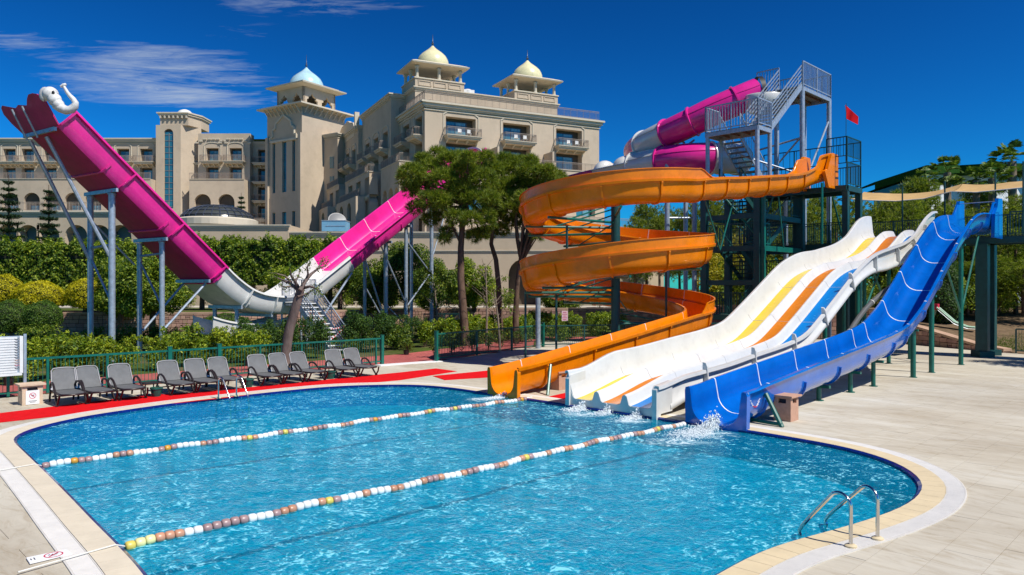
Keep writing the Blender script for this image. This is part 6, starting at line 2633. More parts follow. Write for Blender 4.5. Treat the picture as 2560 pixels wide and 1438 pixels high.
FZ = [24.4, 21.2, 18.0, 14.8]
nF = Vector((0, -1, 0))
cols = [(8, 33), (54, 84), (110, 141), (166, 196), (232, 262), (292, 323), (350, 381)]
O_ = Vector((wx(-60), YW, 0))
mb = MB()
ops = []
for (p0, p1) in cols:
 for z in FZ:
  ops.append((wx(p0) - O_.x, wx(p0) - O_.x + 2.1, z + 0.03, z + 2.35, False))
facade(mb, O_, LX, nF, wx(403) - O_.x, 10, 28.4, ops, depth=0.8)
for (p0, p1) in cols:
 hood(mb, O_, LX, nF, wx(p0) - O_.x, wx(p0) - O_.x + 2.1, 26.9, mi=2)
mb.build('wall', [M['stucco'], M['dark_in'], M['stucco_pale']], parent=wing)
cornice(wing, O_, LX, nF, 0, wx(403) - O_.x, 28.4, 0.9)
mb = MB()
a_, b_ = wx(-60), wx(670)
mb.add([(a_, YW + .6, 28.5), (b_, YW + .6, 28.5), (b_, YW + 7, 29.7), (a_, YW + 7, 29.7), (b_, YW + 14, 28.5), (a_, YW + 14, 28.5)], [(0, 1, 2, 3), (3, 2, 4, 5), (0, 3, 5), (1, 4, 2)])
mb.build('roof', mat('grey_green_roof', (0.16, 0.19, 0.15), 0.8, var=0.1), parent=wing)
for (p0, p1) in cols:
 for z in FZ[:3]:
  window(wing, O_, LX, nF, wx(p0) - O_.x + .3, wx(p0) - O_.x + 1.8, z + .05, z + 2.0, 0.75, None)
 balcony(wing, O_, LX, nF, wx(p0) - O_.x - 0.65, wx(p0) - O_.x + 2.75, FZ[0], proj=1.2)
# arcade in front, left part
mb = MB()
OA = Vector((wx(-60), YW - 3, 0))
ops = []
for px in (-40, 10, 56, 108, 158, 208, 258, 308, 356):
 ops.append((wx(px) - OA.x - 1.35, wx(px) - OA.x + 1.35, 14.9, 17.6, True))
facade(mb, OA, LX, nF, wx(400) - OA.x, 10, 21.2, ops, depth=0.6)
mb.quad((wx(400), YW - 3, 10), (wx(400), YW, 10), (wx(400), YW, 21.2), (wx(400), YW - 3, 21.2))
mb.quad((OA.x, YW - 3, 21.2), (wx(400), YW - 3, 21.2), (wx(400), YW, 21.2), (OA.x, YW, 21.2))
mb.build('arcade', [M['stucco'], M['dark_in']], parent=wing)
balcony(wing, OA, LX, nF, 0.0, 15.45, 21.25, rail_only=True)
balcony(wing, OA, LX, nF, 15.45, 30.9, 21.25, rail_only=True)
for px in (56, 108, 158, 208, 258, 308, 356):
 window(wing, OA, LX, nF, wx(px) - OA.x - .4, wx(px) - OA.x + 1.1, 14.95, 16.9, 0.55, None)
 balcony(wing, OA + Vector((0, -0.1, 0)), LX, nF, wx(px) - OA.x - 1.35, wx(px) - OA.x + 1.35, 14.95, rail_only=True)
# bay at far left that stands forward
mb = MB()
mb.box((wx(70), YW - 0.3, 19.5), (wx(115) - wx(28), 0.6, 19.2)) if False else None
# turret
mb = MB()
OT = Vector((wx(401), YW - 1.6, 0))
WT = wx(497) - wx(401)
facade(mb, OT, LX, nF, WT * 0.64, 10, 30.4, [(wx(421) - OT.x, wx(444) - OT.x, 16.5, 29.0, True)], depth=0.35)
mb.quad((OT.x + WT * .64, OT.y, 10), (OT.x + WT, OT.y + 2.6, 10), (OT.x + WT, OT.y + 2.6, 30.4), (OT.x + WT * .64, OT.y, 30.4))
mb.quad((OT.x, OT.y, 10), (OT.x, OT.y, 30.4), (OT.x, OT.y + 2, 30.4), (OT.x, OT.y + 2, 10))
mb.quad((OT.x, OT.y, 30.4), (OT.x + WT * .64, OT.y, 30.4), (OT.x + WT, OT.y + 2.6, 30.4), (OT.x, OT.y + 4, 30.4))
mb.build('turret_wall', [M['stucco'], M['dark_in']], parent=wing)
mb = MB()
xa, xb = wx(422), wx(443)
mb.box(((xa + xb) / 2, OT.y + 0.26, 22.9), (xb - xa, 0.06, 12.8))
tw = mb.build('stair_window', M['glass'], parent=wing)
mb = MB()
for k in range(13):
 mb.box(((xa + xb) / 2, OT.y + 0.2, 16.8 + k * 1.0), (xb - xa, 0.05, 0.06))
mb.box(((xa + xb) / 2, OT.y + 0.2, 22.8), (0.06, 0.05, 12.6))
mb.build('glazing_bar', M['balc_rail'], parent=tw)
mb = MB()
OTop = [(wx(410), OT.y + 0.2), (wx(480), OT.y + 0.2), (wx(496), OT.y + 2.8), (wx(496), OT.y + 6), (wx(410), OT.y + 6)]
mb.prism(OTop, 30.4, 32.0)
mb.build('turret_attic', M['stucco'], parent=wing)
mb = MB()
ee = [(wx(407), OT.y - 0.1), (wx(481), OT.y - 0.1), (wx(499), OT.y + 2.6), (wx(499), OT.y + 6.3), (wx(407), OT.y + 6.3)]
mb.prism(ee, 32.0, 32.18); mb.prism([(wx(404), OT.y - 0.3), (wx(482), OT.y - 0.3), (wx(501), OT.y + 2.5), (wx(501), OT.y + 6.5), (wx(404), OT.y + 6.5)], 32.3, 32.5)
mb.prism(ee, 32.18, 32.3)
for k in range(7):
 mb.box((wx(413) + k * 0.72, OT.y - 0.0, 31.75), (0.25, 0.35, 0.4))
mb.build('turret_cornice', M['stucco_pale'], parent=wing)
mb = MB()
mb.lathe([(1.35, 0), (1.32, 0.35), (1.15, 0.75), (0.85, 1.05), (0.4, 1.25), (0.05, 1.3)], (wx(453), OT.y + 3, 32.4), 24)
mb.build('small_dome', M['dome_white'], parent=wing, smooth=60)
mb = MB()
mb.lathe([(1.0, 0), (0.95, 0.3), (0.7, 0.6), (0.3, 0.8), (0.03, 0.85)], (wx(552), OT.y + 5, 29.0), 20)
mb.build('small_dome', M['dome_white'], parent=wing, smooth=60)
# bays between turret and tower
O2 = Vector((wx(450), YW + 1.2, 0))
mb = MB()
c2 = [(462, 494)]
ops = [(wx(462) - O2.x, wx(462) - O2.x + 2.1, z + 0.03, z + 2.35, False) for z in FZ]
facade(mb, O2, LX, nF, wx(501) - O2.x, 10, 28.0, ops, depth=.8)
O3 = Vector((wx(499), YW - 0.6, 0))
ops = []
for p in (519, 577):
 for z in FZ[:2]:
  ops.append((wx(p) - O3.x, wx(p) - O3.x + 2.1, z + .03, z + 2.35, False))
facade(mb, O3, LX, nF, wx(628) - O3.x, 10, 29.2, ops, depth=.8)
mb.quad((O3.x, O3.y, 10), (O3.x, O3.y, 29.2), (O3.x, O3.y + 2, 29.2), (O3.x, O3.y + 2, 10))
mb.quad((wx(628), O3.y, 10), (wx(628), O3.y + 2, 10), (wx(628), O3.y + 2, 29.2), (wx(628), O3.y, 29.2))
mb.quad((O3.x, O3.y, 29.2), (wx(628), O3.y, 29.2), (wx(628), O3.y + 2, 29.2), (O3.x, O3.y + 2, 29.2))
hood(mb, O3, LX, nF, wx(519) - O3.x, wx(519) - O3.x + 2.1, 26.9, mi=2)
hood(mb, O3, LX, nF, wx(577) - O3.x, wx(577) - O3.x + 2.1, 26.9, mi=2)
for p in (519, 577):          # stepped ornament above each hood
 for dx, z in ((-1.6, 27.6), (-0.9, 27.9), (-0.3, 28.25), (0.5, 28.25), (1.2, 28.25), (1.9, 28.25), (2.6, 27.9), (3.3, 27.6)):
  mb.box((wx(p) + dx + 0.1, O3.y - 0.1, z), (0.55, 0.22, 0.2), mi=2)
O4 = Vector((wx(628), YW + 1.0, 0))
ops = [(wx(640) - O4.x, wx(640) - O4.x + 2.3, z + 0.03, z + 2.35, False) for z in FZ + [11.6]]
facade(mb, O4, LX, nF, wx(684) - O4.x, 10, 28.0, ops, depth=.8)
mb.build('bay_wall', [M['stucco'], M['dark_in'], M['stucco_pale']], parent=wing)
cornice(wing, O2, LX, nF, 0, wx(499) - O2.x, 28.0, 0.7)
cornice(wing, O4, LX, nF, 0, wx(684) - O4.x, 28.0, 0.7)
for z in FZ[:3]:
 window(wing, O2, LX, nF, wx(462) - O2.x + .3, wx(462) - O2.x + 1.8, z + .05, z + 2.0, .75, None)
 balcony(wing, O2, LX, nF, wx(462) - O2.x - 0.65, wx(462) - O2.x + 2.75, z, proj=1.2)
for z in FZ + [11.6]:
 window(wing, O4, LX, nF, wx(640) - O4.x + .3, wx(640) - O4.x + 1.8, z + .05, z + 2.0, .75, None)
 balcony(wing, O4, LX, nF, wx(640) - O4.x - 0.65, wx(640) - O4.x + 2.75, z, proj=1.2)
for p in (519, 577):
 balcony(wing, O3, LX, nF, wx(p) - O3.x - 0.65, wx(p) - O3.x + 2.75, FZ[0], proj=1.2)
 for z in FZ[:2]:
  window(wing, O3, LX, nF, wx(p) - O3.x + .3, wx(p) - O3.x + 1.8, z + .05, z + 2.0, .75, None)
O5 = Vector((wx(490), YW - 2.6, 0))
mb = MB()
ops = [(wx(p) - O5.x, wx(p) - O5.x + 2.75, 14.95, 17.4, True) for p in (502, 560)]
facade(mb, O5, LX, nF, wx(625) - O5.x, 10, 21.2, ops, depth=.7)
mb.quad((O5.x, O5.y, 21.2), (wx(625), O5.y, 21.2), (wx(625), YW - .6, 21.2), (O5.x, YW - .6, 21.2))
mb.quad((wx(625), O5.y, 10), (wx(625), YW, 10), (wx(625), YW, 21.2), (wx(625), O5.y, 21.2))
mb.build('arcade', [M['stucco'], M['dark_in']], parent=wing)
balcony(wing, O5, LX, nF, 0.0, 9.1, 21.25, rail_only=True)
for p in (502, 560):
 window(wing, O5, LX, nF, wx(p) - O5.x + .9, wx(p) - O5.x + 2.4, 15.0, 16.95, .65, None)
 balcony(wing, O5 + Vector((0, -0.1, 0)), LX, nF, wx(p) - O5.x, wx(p) - O5.x + 2.75, 14.95, rail_only=True)

# ------------------------------------------------------------------ podium buildings in front
pod = thing('podium_building', 'low beige podium building with arched openings behind the hedges in front of the hotel', 'building', (-30, 75, 0))
mb = MB()
# left, upper: arcade level facing the gardens
OP = Vector((-75, 88, 0))
ops = []
for px in (18, 70, 120, 190, 248, 300):
 X = (px - 1280) / 1850 * 88
 ops.append((X + 75 - 1.35, X + 75 + 1.35, 6.0, 9.4, True))
facade(mb, OP, LX, nF, 34.0, 1.4, 12.4, ops, depth=1.6)
mb.quad((-75, 88, 12.4), (-41, 88, 12.4), (-41, 124, 12.4), (-75, 124, 12.4))
mb.quad((-41, 88, 1.4), (-41, 124, 1.4), (-41, 124, 12.4), (-41, 88, 12.4))
mb.build('upper_wall', [M['podium'], mat('teal_interior', (0.05, 0.13, 0.16), 0.6)], parent=pod)
cornice(pod, OP, LX, nF, 0, 34.0, 12.3, 0.5)
balcony(pod, OP + Vector((0, 0.4, 0)), LX, nF, 0.0, 17.0, 12.5, rail_only=True)
balcony(pod, OP + Vector((0, 0.4, 0)), LX, nF, 17.0, 34.0, 12.5, rail_only=True)
balcony(pod, Vector((wx(430), 120.5, 0)), LX, nF, 0.0, 17.0, 13.6, rail_only=True)
mb = MB()
Y2 = 76.0
k2 = Y2 / 1850
x0, x1 = (430 - 1280) * k2, (721 - 1280) * k2
facade(mb, Vector((x0, Y2, 0)), LX, nF, x1 - x0, 1.4, 9.75, [(7.0, 8.6, 1.5, 4.2, False)], depth=1.0)
mb.quad((x0, Y2, 9.75), (x1, Y2, 9.75), (x1, 88, 9.75), (x0, 88, 9.75))
mb.quad((x1, Y2, 1.4), (x1, 88, 1.4), (x1, 88, 9.75), (x1, Y2, 9.75))
mb.quad((x0, Y2, 1.4), (x0, Y2, 9.75), (x0, 88, 9.75), (x0, 88, 1.4))
mb.build('middle_wall', [M['podium'], M['dark_in']], parent=pod)
cornice(pod, Vector((x0, Y2, 0)), LX, nF, 0, x1 - x0, 9.7, 0.45)
mb = MB()
x2, x3 = x1, (1480 - 1280) * k2
ops = [(5.6, 8.0, 1.5, 4.2, False), (9.4, 11.2, 1.5, 4.0, False), (22.6, 26.0, 1.5, 4.6, True), (16.0, 18.2, 1.5, 4.2, False)]
facade(mb, Vector((x2, Y2 + .4, 0)), LX, nF, x3 - x2, 1.4, 9.0, ops, depth=1.4)
mb.quad((x2, Y2 + .4, 9.0), (x3, Y2 + .4, 9.0), (x3, 92, 9.0), (x2, 92, 9.0))
mb.quad((x3, Y2 + .4, 1.4), (x3, 92, 1.4), (x3, 92, 9.0), (x3, Y2 + .4, 9.0))
mb.build('right_wall', [M['podium'], M['dark_in']], parent=pod)
cornice(pod, Vector((x2, Y2 + .4, 0)), LX, nF, 0, x3 - x2, 9.0, 0.45)
cornice(pod, Vector((x2, Y2 + .4, 0)), LX, nF, 0, x3 - x2, 7.1, 0.25)
mb = MB()
c4 = [HL(4, -14), HL(26, -14), HL(26, -2.4), HL(4, -2.4)]
mb.prism([(c.x, c.y) for c in c4], 1.4, 10.4)
mb.build('front_hall', M['podium'], parent=pod)
balcony(pod, HL(4, -14), E1, N1, 0.0, 22.0, 10.5, rail_only=True)
# glazed ribbed skylight
sky_l = thing('ribbed_skylight', 'low dark ribbed skylight dome on the podium roof at the foot of the left wing', 'skylight', tuple(PX(540, 545, 90)))
c = PX(544, 549, 92)
mb = MB()
RD = 4.3
prof = [(RD, 0.0), (RD * .97, 0.35), (RD * .85, 0.85), (RD * .65, 1.3), (RD * .4, 1.6), (RD * .15, 1.72), (0.05, 1.75)]
mb.lathe([(r_ * .985, z_) for r_, z_ in prof], c, 32)
mb.build('glass_shell', mat('smoked_glass', (0.055, 0.06, 0.055), 0.25), parent=sky_l, smooth=60)
for k in range(28):
 a = 2 * math.pi * k / 28
 mb = MB()
 mb.tube([(c.x + r_ * math.cos(a), c.y + r_ * math.sin(a), c.z + z_ + 0.03) for r_, z_ in prof], 0.06, 4)
 mb.build('rib', M['finial'], parent=sky_l)
mb = MB()
for r_, z_ in prof[1:5]:
 mb.tube([(c.x + r_ * math.cos(2 * math.pi * k / 32), c.y + r_ * math.sin(2 * math.pi * k / 32), c.z + z_ + .03) for k in range(33)], 0.05, 4)
mb.build('hoop', M['finial'], parent=sky_l)
mb = MB(); mb.lathe([(RD + .5, -0.9), (RD + .5, -0.15), (RD + .2, 0.0)], c, 32)
mb.build('kerb_ring', M['stucco_pale'], parent=sky_l)
# air handling unit with its tilted dish
ah = thing('roof_cooling_unit', 'blue-grey roof cooling unit with a round grille on the podium behind the half-pipe', 'air unit', tuple(PX(840, 579, 82)))
a0 = PX(840, 567, 82)
mb = MB(); mb.box((a0.x, a0.y, a0.z), (2.6, 2.2, 1.15)); mb.build('cabinet', M['ahu'], parent=ah)
mb = MB(); mb.box((a0.x + .2, a0.y - 1.12, a0.z), (2.1, 0.04, 0.05)); mb.box((a0.x, a0.y, a0.z + .6), (2.7, 2.3, .06)); mb.build('trim', M['galv'], parent=ah)
mb = MB()
q = PX(843, 552, 82)
ax = Vector((0.35, -0.8, 0.5)).normalized()
mb.tube([q + ax * -0.25, q + ax * 0.1], [1.0, 1.0], 24)
mb.tube([q + ax * 0.1, q + ax * 0.16], [0.9, 0.3], 24)
mb.build('round_grille', M['pipe'], parent=ah, smooth=50)
# ================================================================== VEGETATION
rng = np.random.default_rng(11)


def np_mesh(name, V_, F_, mt, parent=None, kind=None, org=(0, 0, 0)):
 """V_ (n,3), F_ (m,k) arrays to one mesh object, fast"""
 me = bpy.data.meshes.new(name)
 n, k = F_.shape
 me.vertices.add(len(V_))
 me.vertices.foreach_set('co', (V_ - np.array(org)).astype(np.float32).ravel())
 me.loops.add(n * k)
 me.loops.foreach_set('vertex_index', F_.astype(np.int32).ravel())
 me.polygons.add(n)
 me.polygons.foreach_set('loop_start', np.arange(0, n * k, k, dtype=np.int32))
 me.polygons.foreach_set('loop_total', np.full(n, k, dtype=np.int32))
 me.materials.append(mt)
 me.update(calc_edges=True)
 o = bpy.data.objects.new(name, me)
 col.objects.link(o)
 if parent is not None:
  o.parent = parent
 ORG[o] = ORG.get(parent, Vector((0, 0, 0)))
 if kind:
  o['kind'] = kind
 return o


def unit(v):
 return v / (np.linalg.norm(v, axis=1, keepdims=True) + 1e-9)


def leaf_geo(P, Nn, L, Wf=0.45, jit=0.6):
 """diamond leaves at points P, facing roughly along Nn"""
 n = len(P)
 nn = unit(Nn + jit * rng.normal(size=(n, 3)))
 a = unit(np.cross(nn, rng.normal(size=(n, 3))))
 b = np.cross(nn, a)
 l = (L * rng.uniform(0.65, 1.25, size=(n, 1)))
 w = l * Wf
 V_ = np.empty((n, 4, 3))
 V_[:, 0] = P - a * l / 2
 V_[:, 1] = P + b * w / 2 + nn * l * 0.08
 V_[:, 2] = P + a * l / 2
 V_[:, 3] = P - b * w / 2 + nn * l * 0.08
 return V_.reshape(-1, 3), np.arange(4 * n).reshape(n, 4)


def blob_points(centers, radii, per, flat=1.0, shell=0.35):
 """points near the surfaces of many small blobs, with outward normals"""
 Ps, Ns = [], []
 for c, r, m in zip(centers, radii, per):
  d = unit(rng.normal(size=(m, 3)))
  rr = r * (1 - shell * rng.random((m, 1)) ** 1.5)
  q = d * rr
  q[:, 2] *= flat
  Ps.append(np.array(c) + q)
  nrm = d.copy()
  nrm[:, 2] += 0.35
  Ns.append(unit(nrm))
 return np.vstack(Ps), np.vstack(Ns)


def crown_blobs(c, R3, k, rmin, rmax, fill=0.55, low=-1.0):
 """k blob centres inside an ellipsoid, mostly towards its skin"""
 out, rad = [], []
 while len(out) < k:
  d = rng.normal(size=3)
  d /= np.linalg.norm(d)
  if d[2] < low:
   continue
  f = fill + (1 - fill) * rng.random() ** 0.5
  out.append(np.array(c) + d * np.array(R3) * f)
  rad.append(rng.uniform(rmin, rmax))
 return out, rad


def box_points(x, y, z, n):
 """points on the skin of a rough box (sizes x,y,z, centred, base at 0) with outward normals"""
 areas = np.array([y * z, y * z, x * z, x * z, x * y])
 f = rng.choice(5, size=n, p=areas / areas.sum())
 u, v = rng.random(n) - 0.5, rng.random(n) - 0.5
 P = np.zeros((n, 3)); Nn = np.zeros((n, 3))
 for k in range(5):
  m = f == k
  if k < 2:
   s_ = 1 if k == 0 else -1
   P[m] = np.c_[np.full(m.sum(), s_ * x / 2), u[m] * y, (v[m] + .5) * z]; Nn[m] = (s_, 0, 0.2)
  elif k < 4:
   s_ = 1 if k == 2 else -1
   P[m] = np.c_[u[m] * x, np.full(m.sum(), s_ * y / 2), (v[m] + .5) * z]; Nn[m] = (0, s_, 0.2)
  else:
   P[m] = np.c_[u[m] * x, v[m] * y, np.full(m.sum(), z)]; Nn[m] = (0, 0, 1)
 bump = 0.13 * np.sin(P[:, 0:1] * 4.1 + P[:, 2:3] * 3.3) + 0.13 * np.sin(P[:, 1:2] * 4.7 + P[:, 0:1] * 2.3 + 1.0) + 0.10 * np.sin(P[:, 2:3] * 7.1 + P[:, 0:1] * 5.3)
 P = P + Nn * (bump + rng.normal(size=(n, 1)) * 0.13 - 0.10)
 P[:, 2] += (P[:, 2] > z * 0.75) * (0.20 * np.sin(P[:, 0] * 2.3 + 1) + 0.16 * np.sin(P[:, 1] * 3.1) + 0.12 * np.sin(P[:, 0] * 6.0 + P[:, 1] * 4))
 # round the top edges
 return P, unit(Nn)


def trunk_tubes(mb, paths):
 for pts, r0, r1 in paths:
  mb.tube(pts, r0, 7, r1=r1)


def tree_root(name, label, cat, loc, group=None):
 return thing(name, label, cat, tuple(loc), group=group)


# ---------------------------------------------------------------- laurel bushes behind the loungers
def bush_proto(h, w, n, L, mt, pot=False):
 """returns lists of meshes built round the origin"""
 k = 9
 cs, rs = [], []
 for i in range(k):
  z = h * (0.30 + 0.52 * rng.random())
  cs.append(np.array([rng.normal() * w * 0.22, rng.normal() * w * 0.22, z])); rs.append(rng.uniform(0.20, 0.34) * w)
 # upright shoots that give an uneven outline
 for i in range(7):
  cs.append(np.array([rng.normal() * w * 0.30, rng.normal() * w * 0.30, h * rng.uniform(0.82, 1.0)])); rs.append(0.11 * w)
 per = [int(n * r * r / sum(q * q for q in rs)) + 8 for r in rs]
 P, Nn = blob_points(cs, rs, per, flat=1.15, shell=0.6)
 P[:, 2] = np.maximum(P[:, 2], 0.12)
 return leaf_geo(P, Nn, L, 0.42)


def bushes(name, label, group, cat, mt, spots, h, w, n, L, protos=3, cores=True, pot=None):
 made = []
 for i, (x, y, z, s_) in enumerate(spots):
  if i < protos:
   r = thing(name, label, cat, (0, 0, 0), group=group)
   Vv, Ff = bush_proto(h, w, n, L, mt)
   np_mesh('foliage', Vv, Ff, mt, parent=r)
   mb = MB()
   for k in range(5):
    a = rng.random() * 6.28
    mb.tube([(0.05 * math.cos(a), 0.05 * math.sin(a), 0), (0.2 * w * math.cos(a), 0.2 * w * math.sin(a), h * 0.6)], 0.018, 5, r1=0.008)
   mb.build('stem', M['bark'], parent=r)
   if pot:
    mb = MB(); mb.lathe([(0.12, 0), (0.15, 0.22), (0.16, 0.22), (0.13, 0.2)], (0, 0, 0), 12)
    mb.build('pot', M['black'], parent=r)
   made.append(r)
  else:
   r = copy_tree(made[i % protos], (0, 0, 0), 0)
  r.location = (x, y, z)
  r.rotation_euler = (0, 0, rng.random() * 6.28)
  r.scale = (s_, s_, s_ * rng.uniform(0.92, 1.08))
 return made


def along(pts, step, jit=0.1):
 out = []
 P = [Vector(p) for p in pts]
 for a, b in zip(P[:-1], P[1:]):
  L = (b - a).length
  n = max(1, int(L / step))
  for k in range(n):
   q = a.lerp(b, (k + 0.5) / n)
   out.append((q.x + rng.normal() * jit, q.y + rng.normal() * jit, 0.0, rng.uniform(0.88, 1.12)))
 return out


bushes('laurel_bush', 'bright yellow-green laurel bush in the hedge behind the loungers and their green fence', 'laurel bushes behind the lounger fence', 'bush', LEAF['bush'],
 along([(-19.6, 23.6, 0), (-17.6, 26.0, 0), (-13.8, 30.7, 0), (-11.6, 33.6, 0)], 0.72), 1.42, 1.15, 1700, 0.135)
bushes('laurel_bush', 'leafy green laurel bush in the hedge behind the central gap in the fence', 'laurel bushes right of the fence gap', 'bush', LEAF['bush'],
 along([(-5.0, 41.3, 0), (-3.0, 43.0, 0), (0.6, 47.4, 0), (3.4, 51.2, 0), (7.4, 52.0, 0)], 0.8), 1.42, 1.3, 1500, 0.15)
bushes('conifer_bush', 'dark green feathery conifer bush beside the half-pipe stairs', 'dark conifer bushes by the half-pipe stairs', 'bush', LEAF['cypress'],
 [(-11.9, 34.2, 0, 1.0), (-11.2, 34.6, 0, 1.05), (-10.4, 34.6, 0, 1.0), (-9.7, 34.6, 0, 1.1), (-9.1, 34.6, 0, 1.05), (-8.0, 37.2, 0, 1.12), (-7.4, 38.0, 0, 1.1), (-6.9, 39.0, 0, 1.1), (-6.3, 40.0, 0, 1.05), (-5.7, 41.0, 0, 1.0), (-7.9, 38.6, 0, 1.1), (-12.6, 35.0, 0, .95)],
 1.75, 1.15, 2600, 0.10)
bushes('potted_shrub', 'small leafy shrub in a black nursery pot standing along the red path', 'potted shrubs along the red path', 'potted plant', LEAF['hedge'],
 [(-18.6, 23.4, 0, 1), (-17.9, 24.3, 0, .9), (-17.0, 25.0, 0, 1.1), (-15.9, 26.4, 0, .9), (-15.0, 27.4, 0, 1), (-12.6, 29.8, 0, 1), (-11.2, 31.3, 0, 1.1), (-10.0, 32.6, 0, .9), (-7.6, 34.9, 0, 1.1), (-5.2, 36.4, 0, 1)],
 0.75, 0.6, 420, 0.10, pot=True)
bushes('young_shrub', 'young leafy shrub planted along the red path behind the curved fence', 'young shrubs behind the curved fence', 'bush', LEAF['hedge'],
 [(-3.6, 34.8, 0, 1.2), (-2.9, 36.3, 0, 1), (-2.0, 37.8, 0, 1.1), (-1.2, 39.3, 0, 1), (-0.6, 40.8, 0, 1.1), (0.2, 42.0, 0, 1), (0.6, 43.4, 0, 1.1)],
 0.85, 0.6, 420, 0.10)


# ---------------------------------------------------------------- topiary
def topiary(name, label, c, R3, mt, n, L, group=None, trunk=True):
 r = thing(name, label, 'topiary', (c[0], c[1], 0), group=group)
 d = unit(rng.normal(size=(n, 3)))
 d = d[d[:, 2] > -0.75]
 wob = 1 + 0.05 * np.sin(d[:, 0:1] * 7 + 1) + 0.05 * np.sin(d[:, 1:2] * 9 + d[:, 2:3] * 6)
 P = d * np.array(R3) * wob * (1 - 0.10 * rng.random((len(d), 1)))
 P = P + np.array([0, 0, c[2]])
 Vv, Ff = leaf_geo(P, d + np.array([0, 0, .2]), L, 0.35, jit=0.8)
 np_mesh('foliage', Vv, Ff, mt, parent=r)
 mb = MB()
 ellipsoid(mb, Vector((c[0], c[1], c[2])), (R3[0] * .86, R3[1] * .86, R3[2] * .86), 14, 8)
 mb.build('inner_core', M['twig'], parent=r)  # solid dark core stands in for the shade inside the ball
 mb = MB(); mb.tube([(c[0], c[1], 0), (c[0], c[1], c[2])], 0.08, 7)
 mb.build('trunk', M['bark'], parent=r)
 return r


def at_z(px, py, Y):
 q = PX(px, py, Y)
 return (q.x, q.y, q.z)


topiary('golden_topiary', 'large golden-yellow clipped conifer dome, middle one of the three', at_z(98, 742, 50), (1.55, 1.5, 1.05), LEAF['golden'], 11000, 0.14)
topiary('golden_topiary', 'golden-yellow clipped conifer dome at the left edge behind the green balls', at_z(8, 728, 50), (1.25, 1.25, 1.1), LEAF['golden'], 8000, 0.14)
topiary('golden_topiary', 'golden-yellow clipped conifer dome seen between the tall galvanised slide posts', at_z(222, 738, 50), (1.35, 1.3, 1.15), LEAF['golden'], 9000, 0.14)
topiary('green_topiary', 'round clipped green shrub ball at the left edge beside the stone wall', at_z(28, 795, 45), (1.05, 1.05, 1.1), LEAF['green'], 9000, 0.11)
topiary('green_topiary', 'round clipped green shrub ball standing right of the other green ball', at_z(108, 792, 44), (1.0, 1.0, 0.95), LEAF['green'], 9000, 0.11)
topiary('green_topiary', 'small round blue-green shrub behind the last white half-pipe post', at_z(518, 822, 43), (0.9, .9, .6), LEAF['green'], 5000, 0.11)
topiary('green_topiary', 'low wide green shrub between two galvanised posts left of the stairs', at_z(565, 812, 45), (1.4, 1.0, .7), LEAF['green'], 6000, 0.12)


# ---------------------------------------------------------------- clipped broadleaf trees
def broad_tree(name, label, x, y, z0, h, R3, mt, n, L, group=None, kb=22, box=None, tz=0.55, bark='bark', cat='tree'):
 r = thing(name, label, cat, (x, y, z0), group=group)
 cz = z0 + h - R3[2]
 if box:
  P, Nn = box_points(box[0], box[1], box[2], n)
  P = P + np.array([0, 0, h - box[2]])
  Vv, Ff = leaf_geo(P, Nn, L, 0.5)
  np_mesh('crown', Vv, Ff, mt, parent=r)
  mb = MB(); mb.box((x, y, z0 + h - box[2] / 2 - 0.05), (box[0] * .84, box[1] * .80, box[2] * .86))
  mb.build('crown_core', M['twig'], parent=r)  # dark box core, shade between the leaves put into its colour
 else:
  cs, rs = crown_blobs((0, 0, h - R3[2]), (R3[0] * .78, R3[1] * .78, R3[2] * .78), kb, min(R3) * 0.30, min(R3) * 0.48, fill=0.5)
  per = [int(n * q * q / sum(k * k for k in rs)) + 5 for q in rs]
  P, Nn = blob_points(cs, rs, per, flat=0.85, shell=0.5)
  Vv, Ff = leaf_geo(P, Nn, L, 0.5)
  np_mesh('crown', Vv, Ff, mt, parent=r)
 mb = MB()
 zt = z0 + h - R3[2]
 tr = 0.05 + 0.03 * h
 mb.tube([(x, y, z0), (x + .05, y, z0 + (zt - z0) * tz), (x, y, zt)], tr, 9, r1=tr * 0.6)
 for k in range(6):
  a = k * 1.05 + 0.4
  mb.tube([(x, y, z0 + (zt - z0) * tz), (x + 0.35 * R3[0] * math.cos(a), y + .35 * R3[1] * math.sin(a), zt - 0.1 * R3[2]), (x + 0.6 * R3[0] * math.cos(a), y + .6 * R3[1] * math.sin(a), zt + 0.35 * R3[2])], tr * .5, 6, r1=tr * 0.15)
 mb.build('trunk', M[bark], parent=r)
 return r


big = LEAF['big']
g_ = 'clipped trees in a row behind the golden domes'
first = None
for k, (px, py, Y) in enumerate(((40, 614, 58), (128, 612, 58), (214, 610, 58), (300, 616, 58), (385, 622, 58))):
 q = PX(px, py, Y)
 if first is None:
  first = broad_tree('clipped_tree', 'tall clipped dark green tree merging into the row behind the golden domes', q.x, q.y, 1.38, q.z - 1.38, (1.8, 1.6, 2.2), big, 11000, 0.24, group=g_, box=(3.4, 3.0, 4.6))
  first['label'] = 'leftmost clipped dark green tree of the row behind the golden domes'
 else:
  c = copy_tree(first, (q.x, q.y, 1.38), 0, ('', 'second clipped tree from the left behind the golden domes', 'clipped tree directly behind the tallest galvanised posts, middle of the row', 'fourth clipped tree from the left, behind the inner pair of posts', 'rightmost clipped tree of the row, behind the magenta arm')[k])
  c.rotation_euler = (0, 0, (k % 2) * math.pi)
g_ = 'clipped trees in front of the podium wall'
first = None
